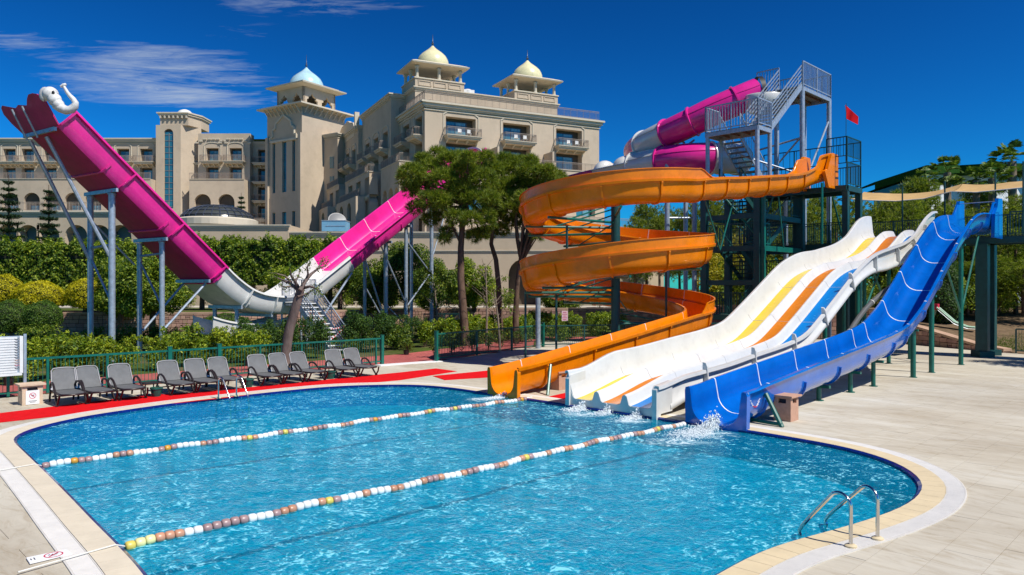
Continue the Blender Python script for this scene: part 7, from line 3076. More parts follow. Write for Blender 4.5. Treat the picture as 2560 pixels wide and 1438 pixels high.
for k, (px, py, Y) in enumerate(((505, 605, 63), (590, 598, 63), (675, 600, 63), (755, 608, 63), (825, 612, 64))):
 q = PX(px, py, Y)
 if first is None:
  first = broad_tree('clipped_tree', 'flat-topped clipped green tree in the row against the podium wall behind the half-pipe', q.x, q.y, 1.38, q.z - 1.38, (1.8, 1.6, 2.2), big, 11000, 0.24, group=g_, box=(3.3, 3.0, 3.6))
  first['label'] = 'leftmost clipped tree against the podium wall right of the magenta arm'
 else:
  c = copy_tree(first, (q.x, q.y, 1.38), 0, ('', 'second clipped tree against the podium wall above the white valley', 'middle clipped tree of the five against the podium wall', 'fourth clipped tree against the podium wall, behind the pruned tree', 'rightmost clipped tree against the podium wall, beside the rising right arm')[k])
  c.rotation_euler = (0, 0, (k % 2) * math.pi)
q = PX(380, 630, 44)
broad_tree('ficus_tree', 'bushy green tree with forked trunk under the magenta arm of the half-pipe', q.x, q.y, 0, q.z, (2.2, 2.0, 2.0), big, 22000, 0.17, kb=26)
q = PX(300, 640, 50)
broad_tree('ficus_tree', 'green tree behind the inner pair of tall galvanised posts', q.x, q.y, 0, q.z, (2.2, 2.0, 2.2), big, 16000, 0.18, kb=24)
for (px, py, Y, R3, lab, n) in (
 (850, 612, 60, (2.6, 2, 2.0), 'green tree just left of the rising right arm of the half-pipe', 12000),
 (945, 640, 58, (2.2, 2, 2.3), 'dense green tree under the right arm of the half-pipe', 14000),
 (1015, 600, 60, (2.6, 2.2, 2.9), 'tall dense green tree behind the trestle posts of the right arm', 20000),
 (1085, 640, 56, (1.9, 1.8, 2.2), 'green tree between the trestle posts and the thick pine trunk', 14000),
 (1185, 636, 58, (2.0, 1.8, 2.2), 'light green tree seen between the first two pine trunks', 12000),
 (1400, 700, 62, (1.6, 1.6, 1.8), 'small green tree by the podium behind the lowest orange coil', 7000)):
 q = PX(px, py, Y)
 broad_tree('garden_tree', lab, q.x, q.y, 0.0 if Y < 52 else 1.38, q.z - (0.0 if Y < 52 else 1.38), R3, LEAF['hedge'] if 'light' not in lab else LEAF['bush'], n, 0.18, kb=24)
q = PX(725, 660, 50)
broad_tree('garden_tree', 'yellow-green tree behind the bottom of the white valley of the half-pipe', q.x, q.y, 0, q.z, (1.7, 1.5, 1.5), LEAF['bush'], 9000, 0.16, kb=18)
# low dark shrubs on the beds and on the terrace edge
spots = []
for k in range(34):
 x = -26 + k * 0.95
 spots.append((x + rng.normal() * .3, 39 + rng.normal() * 1.6 + max(0, (x + 14)) * 0.45, 0.0, rng.uniform(0.7, 1.1)))
bushes('low_shrub', 'low dark green shrub in the shady bed behind the loungers hedge', 'low dark shrubs in the bed below the stone wall', 'bush', LEAF['hedge'], spots, 1.15, 1.6, 1300, 0.14)
spots = []
for k in range(26):
 x = -30 + k * 1.9
 spots.append((x + rng.normal() * .4, 66 + rng.normal() * 1.5, 1.38, rng.uniform(0.7, 1.25)))
bushes('terrace_shrub', 'dark green shrub on the raised terrace in front of the podium building', 'dark shrubs on the raised terrace', 'bush', LEAF['big'], spots, 1.7, 1.9, 1300, 0.17)


# ---------------------------------------------------------------- araucaria (tiered conifers)
def tiered(name, label, px, ptop, pbot, Y, wpx):
 q = PX(px, ptop, Y)
 z0 = 1.4
 h = q.z - z0
 wr = wpx / 2 / 1850 * Y
 r = thing(name, label, 'conifer', (q.x, q.y, z0))
 Ps, Ns = [], []
 nt_ = int(h / 0.75)
 for i in range(nt_):
  f = i / nt_
  z = h * (0.10 + 0.90 * f)
  R_ = wr * (1 - f) ** 0.8 + 0.15
  nb = 9
  for b in range(nb):
   a = 2 * math.pi * (b + 0.5 * (i % 2)) / nb + rng.normal() * 0.12
   m = int(130 * R_ / wr) + 20
   t = rng.random(m) ** 0.7
   rad = t * R_
   zz_ = z + rad * 0.18 - 0.10 * np.abs(rng.normal(size=m))
   P = np.c_[rad * math.cos(a), rad * math.sin(a), zz_] + rng.normal(size=(m, 3)) * (0.10, 0.10, 0.05)
   Ps.append(P)
   Ns.append(np.tile((0, 0, 1.0), (m, 1)))
 P = np.vstack(Ps); Nn = np.vstack(Ns)
 Vv, Ff = leaf_geo(P, Nn, 0.24, 0.35, jit=0.5)
 np_mesh('foliage', Vv, Ff, LEAF['norfolk'], parent=r)
 mb = MB(); mb.tube([(q.x, q.y, z0), (q.x, q.y, q.z)], 0.22, 8, r1=0.03)
 mb.build('trunk', M['bark'], parent=r)


tiered('tiered_conifer', 'tall tiered dark conifer at the far left edge', 22, 438, 620, 72, 112)
tiered('tiered_conifer', 'slimmer tiered dark conifer behind the tall slide posts', 122, 462, 620, 74, 82)
tiered('tiered_conifer', 'small tiered conifer beside the ribbed skylight at the foot of the hotel tower', 603, 482, 550, 108, 60)


# ---------------------------------------------------------------- stone pines
def needle_geo(C, D, L, k, wd):
 """k thin needles fanning out from each tuft centre C along D"""
 n = len(C)
 C2 = np.repeat(C, k, axis=0)
 D2 = unit(np.repeat(D, k, axis=0) + 0.75 * rng.normal(size=(n * k, 3)))
 l = L * rng.uniform(0.7, 1.2, size=(n * k, 1))
 s_ = unit(np.cross(D2, rng.normal(size=(n * k, 3)))) * wd / 2
 V_ = np.empty((n * k, 3, 3))
 V_[:, 0] = C2 - s_
 V_[:, 1] = C2 + s_
 V_[:, 2] = C2 + D2 * l
 return V_.reshape(-1, 3), np.arange(3 * n * k).reshape(n * k, 3)


def pine(name, label, base, trunk_pts, clumps, mt, tufts, k=13, L=0.30, wd=0.030, tr=0.22, branches=(), bark='bark', group=None, flat=0.7):
 r = thing(name, label, 'pine tree', tuple(base), group=group)
 Cs, Ds = [], []
 for (c, rad) in clumps:
  m = int(tufts * rad * rad)
  d = unit(rng.normal(size=(m, 3)) + np.array([0, 0, 0.35]))
  rr = rad * (1 - 0.55 * rng.random((m, 1)) ** 1.6)
  q = d * rr * np.array([1, 1, flat])
  Cs.append(np.array(c) - np.array(base) + q)
  dd = d.copy(); dd[:, 2] += 0.5
  Ds.append(unit(dd))
 Vv, Ff = needle_geo(np.vstack(Cs), np.vstack(Ds), L, k, wd)
 np_mesh('crown', Vv, Ff, mt, parent=r)
 mb = MB()
 mb.tube(trunk_pts, tr, 10, r1=tr * 0.45)
 mb.build('trunk', M[bark], parent=r, smooth=60)
 mb = MB()
 for pts, r0, r1 in branches:
  mb.tube(pts, r0, 7, r1=r1)
 if mb.v:
  mb.build('branches', M[bark], parent=r, smooth=60)
 return r


def pine_from_px(name, label, trunk, Y, clumps, tr, z_base=0.0, forks=(), depth=1.6, seed=1, tufts=70, mt=None, **kw):
 """trunk and clumps given by survey-photo positions at depth about Y"""
 rs = np.random.default_rng(seed)
 tp = [PX(a, b, Y) for a, b in trunk]
 tp[0].z = z_base
 cl = []
 br = []
 top = tp[-1]
 for (px, py, rpx) in clumps:
  dy = rs.uniform(-depth, depth)
  q = PX(px, py, Y + dy)
  rad = rpx / 1850 * (Y + dy)
  cl.append((tuple(q), rad))
  br.append(([top.lerp(tp[-2], rs.random() * 0.8), top.lerp(q, 0.5) + Vector((0, 0, -0.2)), q], 0.09, 0.02))
 for f in forks:
  br.append(([PX(a, b, Y) for a, b in f[0]], f[1], f[2]))
 return pine(name, label, (tp[0].x, tp[0].y, z_base), tp, cl, mt or LEAF['pine'], tufts, tr=tr, branches=br, **kw)


pine_from_px('stone_pine', 'stone pine with the thickest straight trunk and broad crown in front of the half-pipe top', [(1163, 860), (1160, 800), (1152, 700), (1152, 620), (1158, 540), (1160, 470)], 42.5,
 [(1030, 435, 34), (1052, 468, 32), (1078, 425, 36), (1072, 500, 30), (1110, 450, 38), (1125, 405, 34), (1160, 430, 40), (1150, 480, 38), (1192, 408, 30), (1205, 450, 38), (1190, 500, 34), (1105, 520, 30),
 (1140, 545, 30), (1028, 475, 24), (1180, 548, 26), (1220, 500, 30), (1230, 425, 28), (1120, 580, 20), (1185, 590, 20), (1150, 400, 30), (1095, 385, 22), (1215, 540, 24), (1010, 450, 18), (1215, 392, 20), (1172, 395, 22), (1040, 518, 22), (1078, 548, 22), (1110, 598, 16), (1202, 585, 20), (1222, 560, 20), (1100, 500, 30), (1060, 400, 22)],
 0.27, forks=[([(1153, 610), (1135, 575), (1115, 545)], 0.10, 0.03), ([(1156, 560), (1180, 530), (1195, 500)], 0.10, 0.03)], seed=2, tufts=460)
pine_from_px('stone_pine', 'stone pine with the crooked dark middle trunk between the two others', [(1252, 860), (1250, 800), (1247, 720), (1240, 650), (1228, 610), (1233, 560), (1235, 500)], 45.0,
 [(1262, 430, 36), (1290, 415, 34), (1255, 475, 36), (1285, 465, 34), (1240, 520, 30), (1300, 500, 28), (1245, 545, 26), (1262, 400, 24), (1232, 468, 28), (1275, 525, 24), (1225, 580, 20), (1252, 575, 20), (1275, 560, 20), (1300, 545, 22), (1270, 500, 28)],
 0.20, seed=4, tufts=440)
pine_from_px('stone_pine', 'stone pine with the forked trunk nearest the orange spiral', [(1290, 860), (1289, 790), (1292, 730), (1296, 680), (1302, 640)], 44.0,
 [(1325, 428, 32), (1352, 440, 34), (1378, 450, 28), (1335, 475, 34), (1365, 485, 30), (1310, 500, 28), (1340, 520, 24), (1395, 445, 22), (1395, 475, 20), (1312, 455, 26), (1325, 405, 22), (1372, 425, 18),
 (1310, 560, 18), (1345, 590, 16), (1385, 505, 20), (1350, 550, 20), (1330, 530, 24), (1405, 460, 18)],
 0.21, forks=[([(1302, 642), (1294, 600), (1290, 560), (1290, 520)], 0.15, 0.08), ([(1303, 640), (1318, 612), (1334, 585), (1340, 540), (1345, 500)], 0.13, 0.05), ([(1290, 540), (1285, 500), (1300, 470)], 0.08, 0.03)], seed=6, tufts=440)

# ---------------------------------------------------------------- far wood on the right (pines one can tell apart)
wood = [
 (1860, 520, 62, 2.6, 0), (1925, 500, 66, 2.6, 1), (1990, 488, 60, 2.7, 2), (2050, 496, 68, 2.6, 1), (2120, 492, 58, 2.6, 0), (2190, 508, 64, 2.4, 2), (2232, 478, 60, 2.8, 0),
 (2290, 456, 62, 2.6, 1), (2335, 486, 56, 2.7, 2), (2395, 500, 60, 2.7, 0), (2450, 478, 66, 2.8, 1), (2500, 505, 58, 2.7, 2), (2560, 490, 62, 3.0, 0), (2620, 480, 60, 3.0, 1),
 (1800, 540, 66, 2.3, 2), (1745, 552, 70, 2.2, 0), (2160, 560, 54, 2.2, 1), (2260, 545, 52, 2.3, 2), (2020, 560, 55, 2.2, 0), (2330, 560, 50, 2.2, 0), (2430, 570, 50, 2.3, 1), (2540, 570, 50, 2.4, 2), (1905, 590, 56, 2.0, 1),
 (2480, 640, 47, 1.9, 0), (2560, 650, 46, 2.0, 2), (2420, 660, 48, 1.8, 1), (2640, 600, 48, 2.4, 1), (1650, 545, 78, 2.4, 1), (1700, 520, 82, 2.6, 2), (1590, 545, 80, 2.6, 0), (1615, 520, 84, 2.8, 1), (1665, 512, 86, 2.8, 2), (1735, 512, 80, 2.8, 0), (1785, 505, 82, 2.8, 1), (1830, 500, 78, 2.7, 2),
 (2270, 500, 50, 2.2, 0), (2380, 530, 52, 2.4, 1), (2470, 540, 53, 2.5, 2), (2520, 560, 55, 2.5, 0), (2585, 520, 55, 2.8, 1), (2090, 530, 56, 2.3, 2), (1960, 540, 58, 2.3, 0)]
protos = []


def far_pine_proto(i, label, group):
 rs = np.random.default_rng(40 + i)
 h = 9.0
 cl = []
 for k in range(38):
  f = rs.random()
  a = rs.random() * 6.28
  z = h * (0.30 + 0.68 * f)
  R_ = 2.5 * (1 - abs(f - 0.30) * 1.05) * (0.35 + 0.65 * rs.random() ** 0.5)
  cl.append(((R_ * math.cos(a), R_ * math.sin(a), z), rs.uniform(0.55, 0.95)))
 r = pine('wood_pine', label, (0, 0, 0), [(0, 0, 0), (0.1, 0, h * .4), (0, 0.1, h * 0.9)], cl, LEAF['farpine'], 62, k=9, L=0.34, wd=0.055, tr=0.17, group=group, flat=0.8,
 branches=[([(0, 0, h * .35), (cl[k][0][0], cl[k][0][1], cl[k][0][2])], 0.05, 0.02) for k in range(0, 38, 4)])
 return r


glab = 'bushy green pine in the wood behind the tower and the bridge'
ggrp = 'pines of the wood behind the bridge'
for i, (px, py, Y, w, kpr) in enumerate(wood):
 q = PX(px, py, Y)
 base = 1.5 if q.x > 12 else 1.3
 if i < 3:
  r = far_pine_proto(i, glab, ggrp)
  protos.append(r)
  if i:
   pass
 else:
  r = copy_tree(protos[kpr], (0, 0, 0), 0)
 s_ = (q.z - base) / 9.0
 r.location = (q.x, q.y, base)
 r.scale = (w / 2.5 * 0.95, w / 2.5 * 0.95, s_)
 r.rotation_euler = (0, 0, rng.random() * 6.28)
for i, (x, y, h) in enumerate(((25.8, 29.3, 0.86), (28.6, 26.2, 0.95), (29.5, 31.0, 0.9))):
 r = copy_tree(protos[i], (x, y, 0), i * 1.3, ('bushy pine on the pool deck just beyond the right edge of the view', 'pine furthest forward beyond the right edge, shading the deck', 'pine beyond the right edge close to the boundary fence')[i])
 r.scale = (0.9, 0.9, h)
# dark undergrowth beneath the bridge and at the foot of the wood
spots = []
for k in range(46):
 x = rng.uniform(14.5, 42)
 y = rng.uniform(47, 58)
 if x > 26:
  y = rng.uniform(46.5, 56) - max(0, (x - 33)) * 0.55
 spots.append((x, y, 1.5 if y > 46 else 0.9, rng.uniform(0.8, 1.5)))
bushes('wood_shrub', 'dark green shrub in the undergrowth of the wood on the right', 'undergrowth shrubs of the wood', 'bush', LEAF['big'], spots, 2.2, 2.2, 2200, 0.17)
spots = [(x, y, z, s_) for x, y, z, s_ in ((15.4, 55.5, 1.4, 1.35), (17.2, 56.5, 1.4, 1.45), (18.9, 57.5, 1.4, 1.5), (20.6, 58.5, 1.4, 1.4), (16.0, 58.5, 3.6, 1.3), (18.2, 59.5, 3.6, 1.3), (20.2, 60.5, 3.4, 1.3))]
bushes('yellow_shrub', 'tall yellow-flowering shrub seen through the stairs of the green tower', 'yellow flowering shrubs behind the green tower', 'shrub', LEAF['yellow'], spots, 2.8, 2.8, 3600, 0.16)
# conical dark shrub behind the blue slide
q = Vector((26.4, 46.0, 1.15))
cone = thing('conical_shrub', 'tall dark green conical shrub standing behind the upper part of the blue slide', 'shrub', (q.x, q.y, 1.1))
n = 26000
f = rng.random(n) ** 0.8
a = rng.random(n) * 6.283
Hc = 5.2
R_ = 1.55 * np.sqrt(np.clip(1 - f ** 1.7, 0, 1)) * (0.55 + 0.45 * np.minimum(1, f * 6)) * (1 + 0.07 * np.sin(a * 5 + f * 14)) * (1 - 0.12 * rng.random(n))
P = np.c_[R_ * np.cos(a), R_ * np.sin(a), f * Hc]
Vv, Ff = leaf_geo(P, np.c_[np.cos(a), np.sin(a), 0.5 * np.ones(n)], 0.14, 0.4, 0.7)
np_mesh('foliage', Vv, Ff, LEAF['cypress'], parent=cone)
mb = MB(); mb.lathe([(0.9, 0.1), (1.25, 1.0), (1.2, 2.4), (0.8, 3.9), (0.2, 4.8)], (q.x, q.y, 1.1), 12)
mb.build('inner_core', M['twig'], parent=cone)  # dark core painted for the shade inside the cone


# ---------------------------------------------------------------- palms
def palm(label, px, py, Y, s_=1.0, tpx=None):
 q = PX(px, py, Y)
 z0 = 1.5
 r = thing('fan_palm', label, 'palm tree', (q.x, q.y, z0))
 mb = MB(); mb.tube([(q.x, q.y, z0), (q.x + 0.1, q.y, (z0 + q.z) / 2), (q.x, q.y, q.z)], 0.30 * s_, 9, r1=0.36 * s_)
 mb.build('trunk', M['bark_pale'], parent=r, smooth=60)
 Vs = []
 tot = 0
 for k in range(38):
  az = rng.random() * 6.283
  el = rng.uniform(-0.9, 1.3)
  d = np.array([math.cos(az) * math.cos(el), math.sin(az) * math.cos(el), math.sin(el)])
  stem = rng.uniform(0.9, 1.5) * s_
  hub = np.array([0, 0, q.z - z0]) + d * stem
  side = np.cross(d, (0, 0, 1.0)); side /= np.linalg.norm(side)
  upv = np.cross(side, d)
  st_w = 0.04
  c0 = np.array([0, 0, q.z - z0])
  Vs.append(np.array([c0 - side * st_w, c0 + side * st_w, hub]))
  for m in range(15):
   b = (m - 7) / 7 * 1.25
   dd = d * math.cos(b) + side * math.sin(b)
   L = rng.uniform(0.8, 1.1) * s_ * (1.0 - 0.15 * abs(b))
   tip = hub + dd * L + np.array([0, 0, -0.30 * L * (1 + 0.5 * rng.random())]) + upv * 0.1
   sd = np.cross(dd, upv) * 0.05 * s_
   mid_ = hub + dd * L * 0.5
   Vs.append(np.array([hub, mid_ + sd, tip]))
   Vs.append(np.array([hub, tip, mid_ - sd]))
 Vv = np.vstack(Vs)
 np_mesh('fronds', Vv, np.arange(len(Vv)).reshape(-1, 3), LEAF['palm'], parent=r)
 return r


palm('fan palm in front of the long green turf roof, left one', 2368, 432, 66, 0.85)
palm('tallest fan palm at the right edge, rising above the turf roof', 2530, 404, 64, 0.95)
palm('small fan palm low between the two big palms', 2440, 452, 62, 0.75)
palm('small fan palm close left of the tallest palm', 2480, 446, 62, 0.8)
palm('small fan palm left of the left big palm', 2318, 448, 63, 0.6)
palm('fan palm beyond the galvanised pole behind the green tower', 2082, 500, 74, 0.8)

# ---------------------------------------------------------------- pruned bare tree by the fence
YT = 28.6
bt = thing('pruned_tree', 'pruned crooked tree with bare stubby branches behind the loungers fence', 'tree', tuple(GP(717, 932)))
mb = MB()
tk = [(712, 935), (714, 905), (716, 870), (722, 830), (733, 790), (744, 750), (752, 722)]
tp = [PX(a, b, YT) for a, b in tk]; tp[0].z = 0
mb.tube(tp, [0.24, 0.20, 0.19, 0.18, 0.17, 0.165, 0.15], 12)
mb.build('trunk', M['bark_mauve'], parent=bt, smooth=60)
brs = [([(750, 726), (765, 700), (778, 685), (795, 672), (815, 664)], .09, .025), ([(765, 700), (770, 685), (768, 668), (775, 655)], .05, .015), ([(748, 724), (738, 705), (728, 690), (724, 670)], .08, .02),
 ([(745, 725), (725, 708), (705, 700), (682, 690)], .08, .02), ([(728, 706), (712, 690), (690, 684), (672, 682)], .05, .015), ([(738, 705), (746, 690), (750, 676)], .04, .012),
 ([(752, 722), (775, 716), (792, 722), (800, 730)], .07, .015), ([(744, 742), (765, 735), (785, 724)], .05, .015), ([(795, 672), (805, 655), (812, 650)], .035, .01), ([(745, 722), (728, 716), (712, 718), (700, 714)], .05, .015)]
mb = MB()
ends = []
for pts, r0, r1 in brs:
 pp = [PX(a, b, YT + (k * 0.25 - 0.2) * (1 if len(pts) % 2 else -1)) for k, (a, b) in enumerate(pts)]
 mb.tube(pp, r0, 8, r1=r1)
 ends.append(pp[-1]); ends.append(pp[-2])
mb.build('branches', M['bark_mauve'], parent=bt, smooth=60)
P, Nn = blob_points([np.array(e) - np.array(ORG[bt]) for e in ends], [0.22] * len(ends), [26] * len(ends), shell=0.9)
Vv, Ff = leaf_geo(P, Nn, 0.13, 0.3)
np_mesh('leaves', Vv, Ff, LEAF['hedge'], parent=bt)
# thin saplings right of the pine
for (lab, base, top, Y, leafy) in (('thin bare sapling with white wiry twigs between the pine trunks', (1216, 812), (1214, 665), 42, 0), ('thin leaning sapling with a tuft of leaves right of the thick pine', (1250, 880), (1236, 725), 39.5, 1),
 ('slim young tree with a small round crown right of the trestle posts', (1096, 815), (1084, 700), 47, 2)):
 a, b = PX(base[0], base[1], Y), PX(top[0], top[1], Y)
 r = thing('sapling', lab, 'young tree', (a.x, a.y, 0))
 mb = MB(); mb.tube([(a.x, a.y, 0), ((a.x + b.x) / 2 + .05, a.y, b.z * .5), tuple(b)], 0.07, 7, r1=0.03)
 mb.build('trunk', M['bark_pale'], parent=r)
 mb = MB()
 tips = []
 for k in range(14):
  an = k * 0.9
  z = b.z * (0.45 + 0.04 * k)
  e = Vector((b.x + 0.9 * math.cos(an), b.y + 0.9 * math.sin(an), z + 0.7))
  mb.tube([(b.x, b.y, z), tuple(e)], 0.02, 4, r1=0.006)
  tips.append(np.array(e) - np.array((a.x, a.y, 0)))
 mb.build('twigs', M['bark_pale'], parent=r)
 if leafy:
  P, Nn = blob_points(tips + [np.array(b) - np.array((a.x, a.y, 0))], [0.4 if leafy == 2 else .25] * (len(tips) + 1), [120 if leafy == 2 else 40] * (len(tips) + 1), shell=.9)
  Vv, Ff = leaf_geo(P, Nn, 0.15, 0.4)
  np_mesh('leaves', Vv, Ff, LEAF['big'], parent=r)
# grass on the sunlit part of the bank
n = 9000
gx = rng.uniform(24.6, 33, n); gy = rng.uniform(36.5, 47, n)
keep = (gy > 38.7 - (gx - 24.7) * 1.0 + 0.3)
gx, gy = gx[keep], gy[keep]
n = len(gx)
gz = np.clip((gy - 38) * 0.10, 0.0, 1.2) + 0.05
P = np.c_[gx, gy, gz]
Vv, Ff = needle_geo(P, np.tile((0, 0, 1.0), (n, 1)), 0.16, 3, 0.02)
np_mesh('grass_tufts', Vv, Ff, LEAF['grass'], kind='stuff')
# ================================================================== WALLS, FENCES, FURNITURE, SMALL THINGS
# ---------------------------------------------------------------- stone-faced retaining walls
stone_mats = [mat('pink_stone_%s' % n_, c_, 0.9, var=0.14, vscale=3, bump=0.5, bscale=18, spec=0.1, grime=0.12) for n_, c_ in
 (('rose', (0.46, 0.27, 0.21)), ('salmon', (0.52, 0.32, 0.24)), ('tan', (0.42, 0.27, 0.19)), ('dusky', (0.37, 0.22, 0.18)))]
UNIT = []
for m_ in stone_mats:
 me = bpy.data.meshes.new('stone_block')
 bm_ = bmesh.new()
 bmesh.ops.create_cube(bm_, size=1.0)
 bmesh.ops.bevel(bm_, geom=[e for e in bm_.edges], offset=0.05, segments=1, affect='EDGES')
 for v in bm_.verts:
  v.co.y *= 1.0
 bm_.to_mesh(me); bm_.free()
 me.materials.append(m_)
 UNIT.append(me)


def stone_wall(label, pts, tops, z0=0.0, row=0.27, face=-1, budget=290, cap=True):
 P = [Vector((p[0], p[1], 0)) for p in pts]
 r = thing('stone_wall', label, 'wall', (P[0].x, P[0].y, 0))
 n_bl = 0
 rs = random.Random(len(pts) * 7 + int(P[0].x))
 spare = MB()
 for i in range(len(P) - 1):
  a, b = P[i], P[i + 1]
  L = (b - a).length
  d = (b - a) / L
  nrm = Vector((d.y, -d.x, 0)) * (1 if face < 0 else -1)
  rz = math.atan2(d.y, d.x)
  za, zb = tops[i], tops[i + 1]
  mb = MB()
  o_ = nrm * 0.0
  vs = []
  for off in (0.0, -0.42):
   p, q = a + nrm * off, b + nrm * off
   vs += [(p.x, p.y, z0 - .05), (q.x, q.y, z0 - .05), (q.x, q.y, zb), (p.x, p.y, za)]
  mb.add(vs, [(0, 1, 2, 3), (7, 6, 5, 4), (3, 2, 6, 7), (0, 3, 7, 4), (1, 5, 6, 2)])
  mb.build('wall_core', M['mortar'], parent=r)
  z = z0
  j = 0
  while z < max(za, zb) - 0.06:
   u = 0.0
   h = row
   while u < L - 0.02:
    w = rs.uniform(0.30, 0.72)
    if u + w > L - 0.2:
     w = L - u
    zt = za + (zb - za) * (u + w / 2) / L
    hh = min(h, zt - z)
    if hh > 0.07:
     split = [(u, w, z, hh)]
     if w > 0.5 and rs.random() < 0.3:
      split = [(u, w * .5, z, hh * .5), (u + w * .5, w * .5, z, hh), (u, w * .5, z + hh * .5, hh * .5)]
     for (uu, ww, zz_, h2) in split:
      c = a + d * (uu + ww / 2) + nrm * 0.03
      if n_bl < budget:
       o = bpy.data.objects.new('stone_block', rs.choice(UNIT))
       col.objects.link(o)
       o.parent = r
       o.location = Vector((c.x, c.y, zz_ + h2 / 2)) - ORG[r]
       o.scale = (ww - 0.03, 0.09 + rs.uniform(0, .025), h2 - 0.03)
       o.rotation_euler = (0, 0, rz)
       n_bl += 1
      else:
       spare.box((c.x, c.y, zz_ + h2 / 2), (ww - .03, 0.09, h2 - .03), rz=rz)
    u += w
   z += h
   j += 1
  if cap:
   mb = MB()
   p, q = a + nrm * 0.08, b + nrm * 0.08
   p2, q2 = a - nrm * 0.5, b - nrm * 0.5
   mb.add([(p.x, p.y, za + .002), (q.x, q.y, zb + .002), (q2.x, q2.y, zb + .002), (p2.x, p2.y, za + .002), (p.x, p.y, za + .13), (q.x, q.y, zb + .13), (q2.x, q2.y, zb + .13), (p2.x, p2.y, za + .13)],
 [(0, 3, 2, 1), (4, 5, 6, 7), (0, 1, 5, 4), (1, 2, 6, 5), (2, 3, 7, 6), (3, 0, 4, 7)])
   mb.build('capping', M['stone_cap'], parent=r)
 if spare.v:
  spare.build('stone_facing', stone_mats[0], parent=r, kind='stuff')
 return r


stone_wall('pink stone retaining wall behind the tall slide posts at left', [(-37, 51.3), (-28, 51.3), (-20.0, 51.3)], [1.45, 1.45, 1.45])
stone_wall('oblique pink stone wall behind the valley of the half-pipe', [(-20.0, 51.3), (-8.2, 60.3)], [1.45, 1.45])
stone_wall('pink stone retaining wall seen behind the pine trunks', [(-8.2, 60.3), (-1, 60.3), (4.6, 60.3)], [1.5, 1.5, 1.5])
stone_wall('shaded stone wall behind the column of the orange spiral', [(4.6, 60.3), (10, 56.2), (14.3, 50.3)], [1.5, 1.6, 1.9])
stone_wall('curved stone wall sloping down to the paving behind the blue slide', [(14.2, 50.0), (18.0, 48.45), (21.0, 47.25), (22.6, 46.1), (23.15, 44.1), (23.75, 41.5), (24.4, 38.9), (24.9, 37.4)],
 [2.0, 1.95, 1.9, 1.85, 1.15, 0.7, 0.22, 0.08])


# ---------------------------------------------------------------- green fences
def fence(label, a, b, posts, h=1.15, big=(), m=None, name='green_fence', gap=0.115):
 m = m or M['green']
 a, b = Vector(a), Vector(b)
 L = (b - a).length
 d = (b - a) / L
 rz = math.atan2(d.y, d.x)
 r = thing(name, label, 'fence', tuple(a))
 mb = MB()
 c = (a + b) / 2
 mb.box((c.x, c.y, h - 0.03), (L, 0.055, 0.065), rz=rz)
 mb.build('top_rail', m, parent=r)
 mb = MB(); mb.box((c.x, c.y, 0.14), (L, 0.045, 0.055), rz=rz)
 mb.build('bottom_rail', m, parent=r)
 for u in posts:
  p = a + d * u
  s_ = 0.13 if u in big else 0.075
  mb = MB()
  mb.box((p.x, p.y, (h + (0.10 if u in big else 0)) / 2), (s_, s_, h + (0.10 if u in big else -0.07)), rz=rz)
  if u in big:
   mb.box((p.x, p.y, h + 0.11), (s_ + .02, s_ + .02, 0.02), rz=rz)
  mb.build('post', m, parent=r)
 n = int(L / gap)
 ps = sorted(list(posts) + [0, L])
 for u0, u1 in zip(ps[:-1], ps[1:]):
  if u1 - u0 < 0.2:
   continue
  mb = MB()
  k = max(2, int((u1 - u0) / gap))
  for i in range(1, k):
   p = a + d * (u0 + (u1 - u0) * i / k)
   mb.box((p.x, p.y, (h + 0.08) / 2), (0.014, 0.014, h - 0.20), rz=rz)
  mb.build('bar_panel', m, parent=r)
 return r


def on_line(a, d, px):
 k = (px - 1280) / 1850
 return (k * a.y - a.x) / (d.x - k * d.y)


FA = Vector((-15.0, 22.3, 0))
F0 = FA - U * 6.5
post_u = [on_line(FA, U, p) + 6.5 for p in (-60, 20, 119, 268, 424, 548, 650, 754, 940, 955)]
fence('green barred fence running behind the row of sun loungers', F0, FA + U * (on_line(FA, U, 956)), post_u, big=(post_u[4], post_u[5], post_u[9]))
fa = Vector((-3.37, 33.0, 0)); fb = Vector((1.72, 41.0, 0))
Lf = (fb - fa).length
fence('green fence right of the gap, partly in the shade of the pines', fa, fb, [0.0, Lf * .33, Lf * .66, Lf], h=1.25, big=(0.0, Lf))
fc = Vector((13.5, 44.6, 0))
Lf = (fc - fb).length
fence('dark green fence behind the lower part of the orange slide', fb, fc, [Lf * .2, Lf * .4, Lf * .6, Lf * .8, Lf], h=1.2, m=M['green_dk'])
fence('dark fence beneath the curve of the orange slide', (5.4, 36.6, 0), (9.6, 37.2, 0), [0.0, 2.1, 4.2], h=1.1, m=M['green_dk'])
fence('dark fence at the far right edge behind the bridge column', (25.2, 37.0, 0), (34, 31.8, 0), [0.0, 2.5, 5.0, 7.5, 10.0], h=1.25, m=M['green_dk'])
fence('short dark fence in front of the pink stone wall by the thick pine', (-6.6, 55.5, 0), (-3.6, 55.5, 0), [0.0, 1.5, 3.0], h=1.35, m=M['green_dk'])


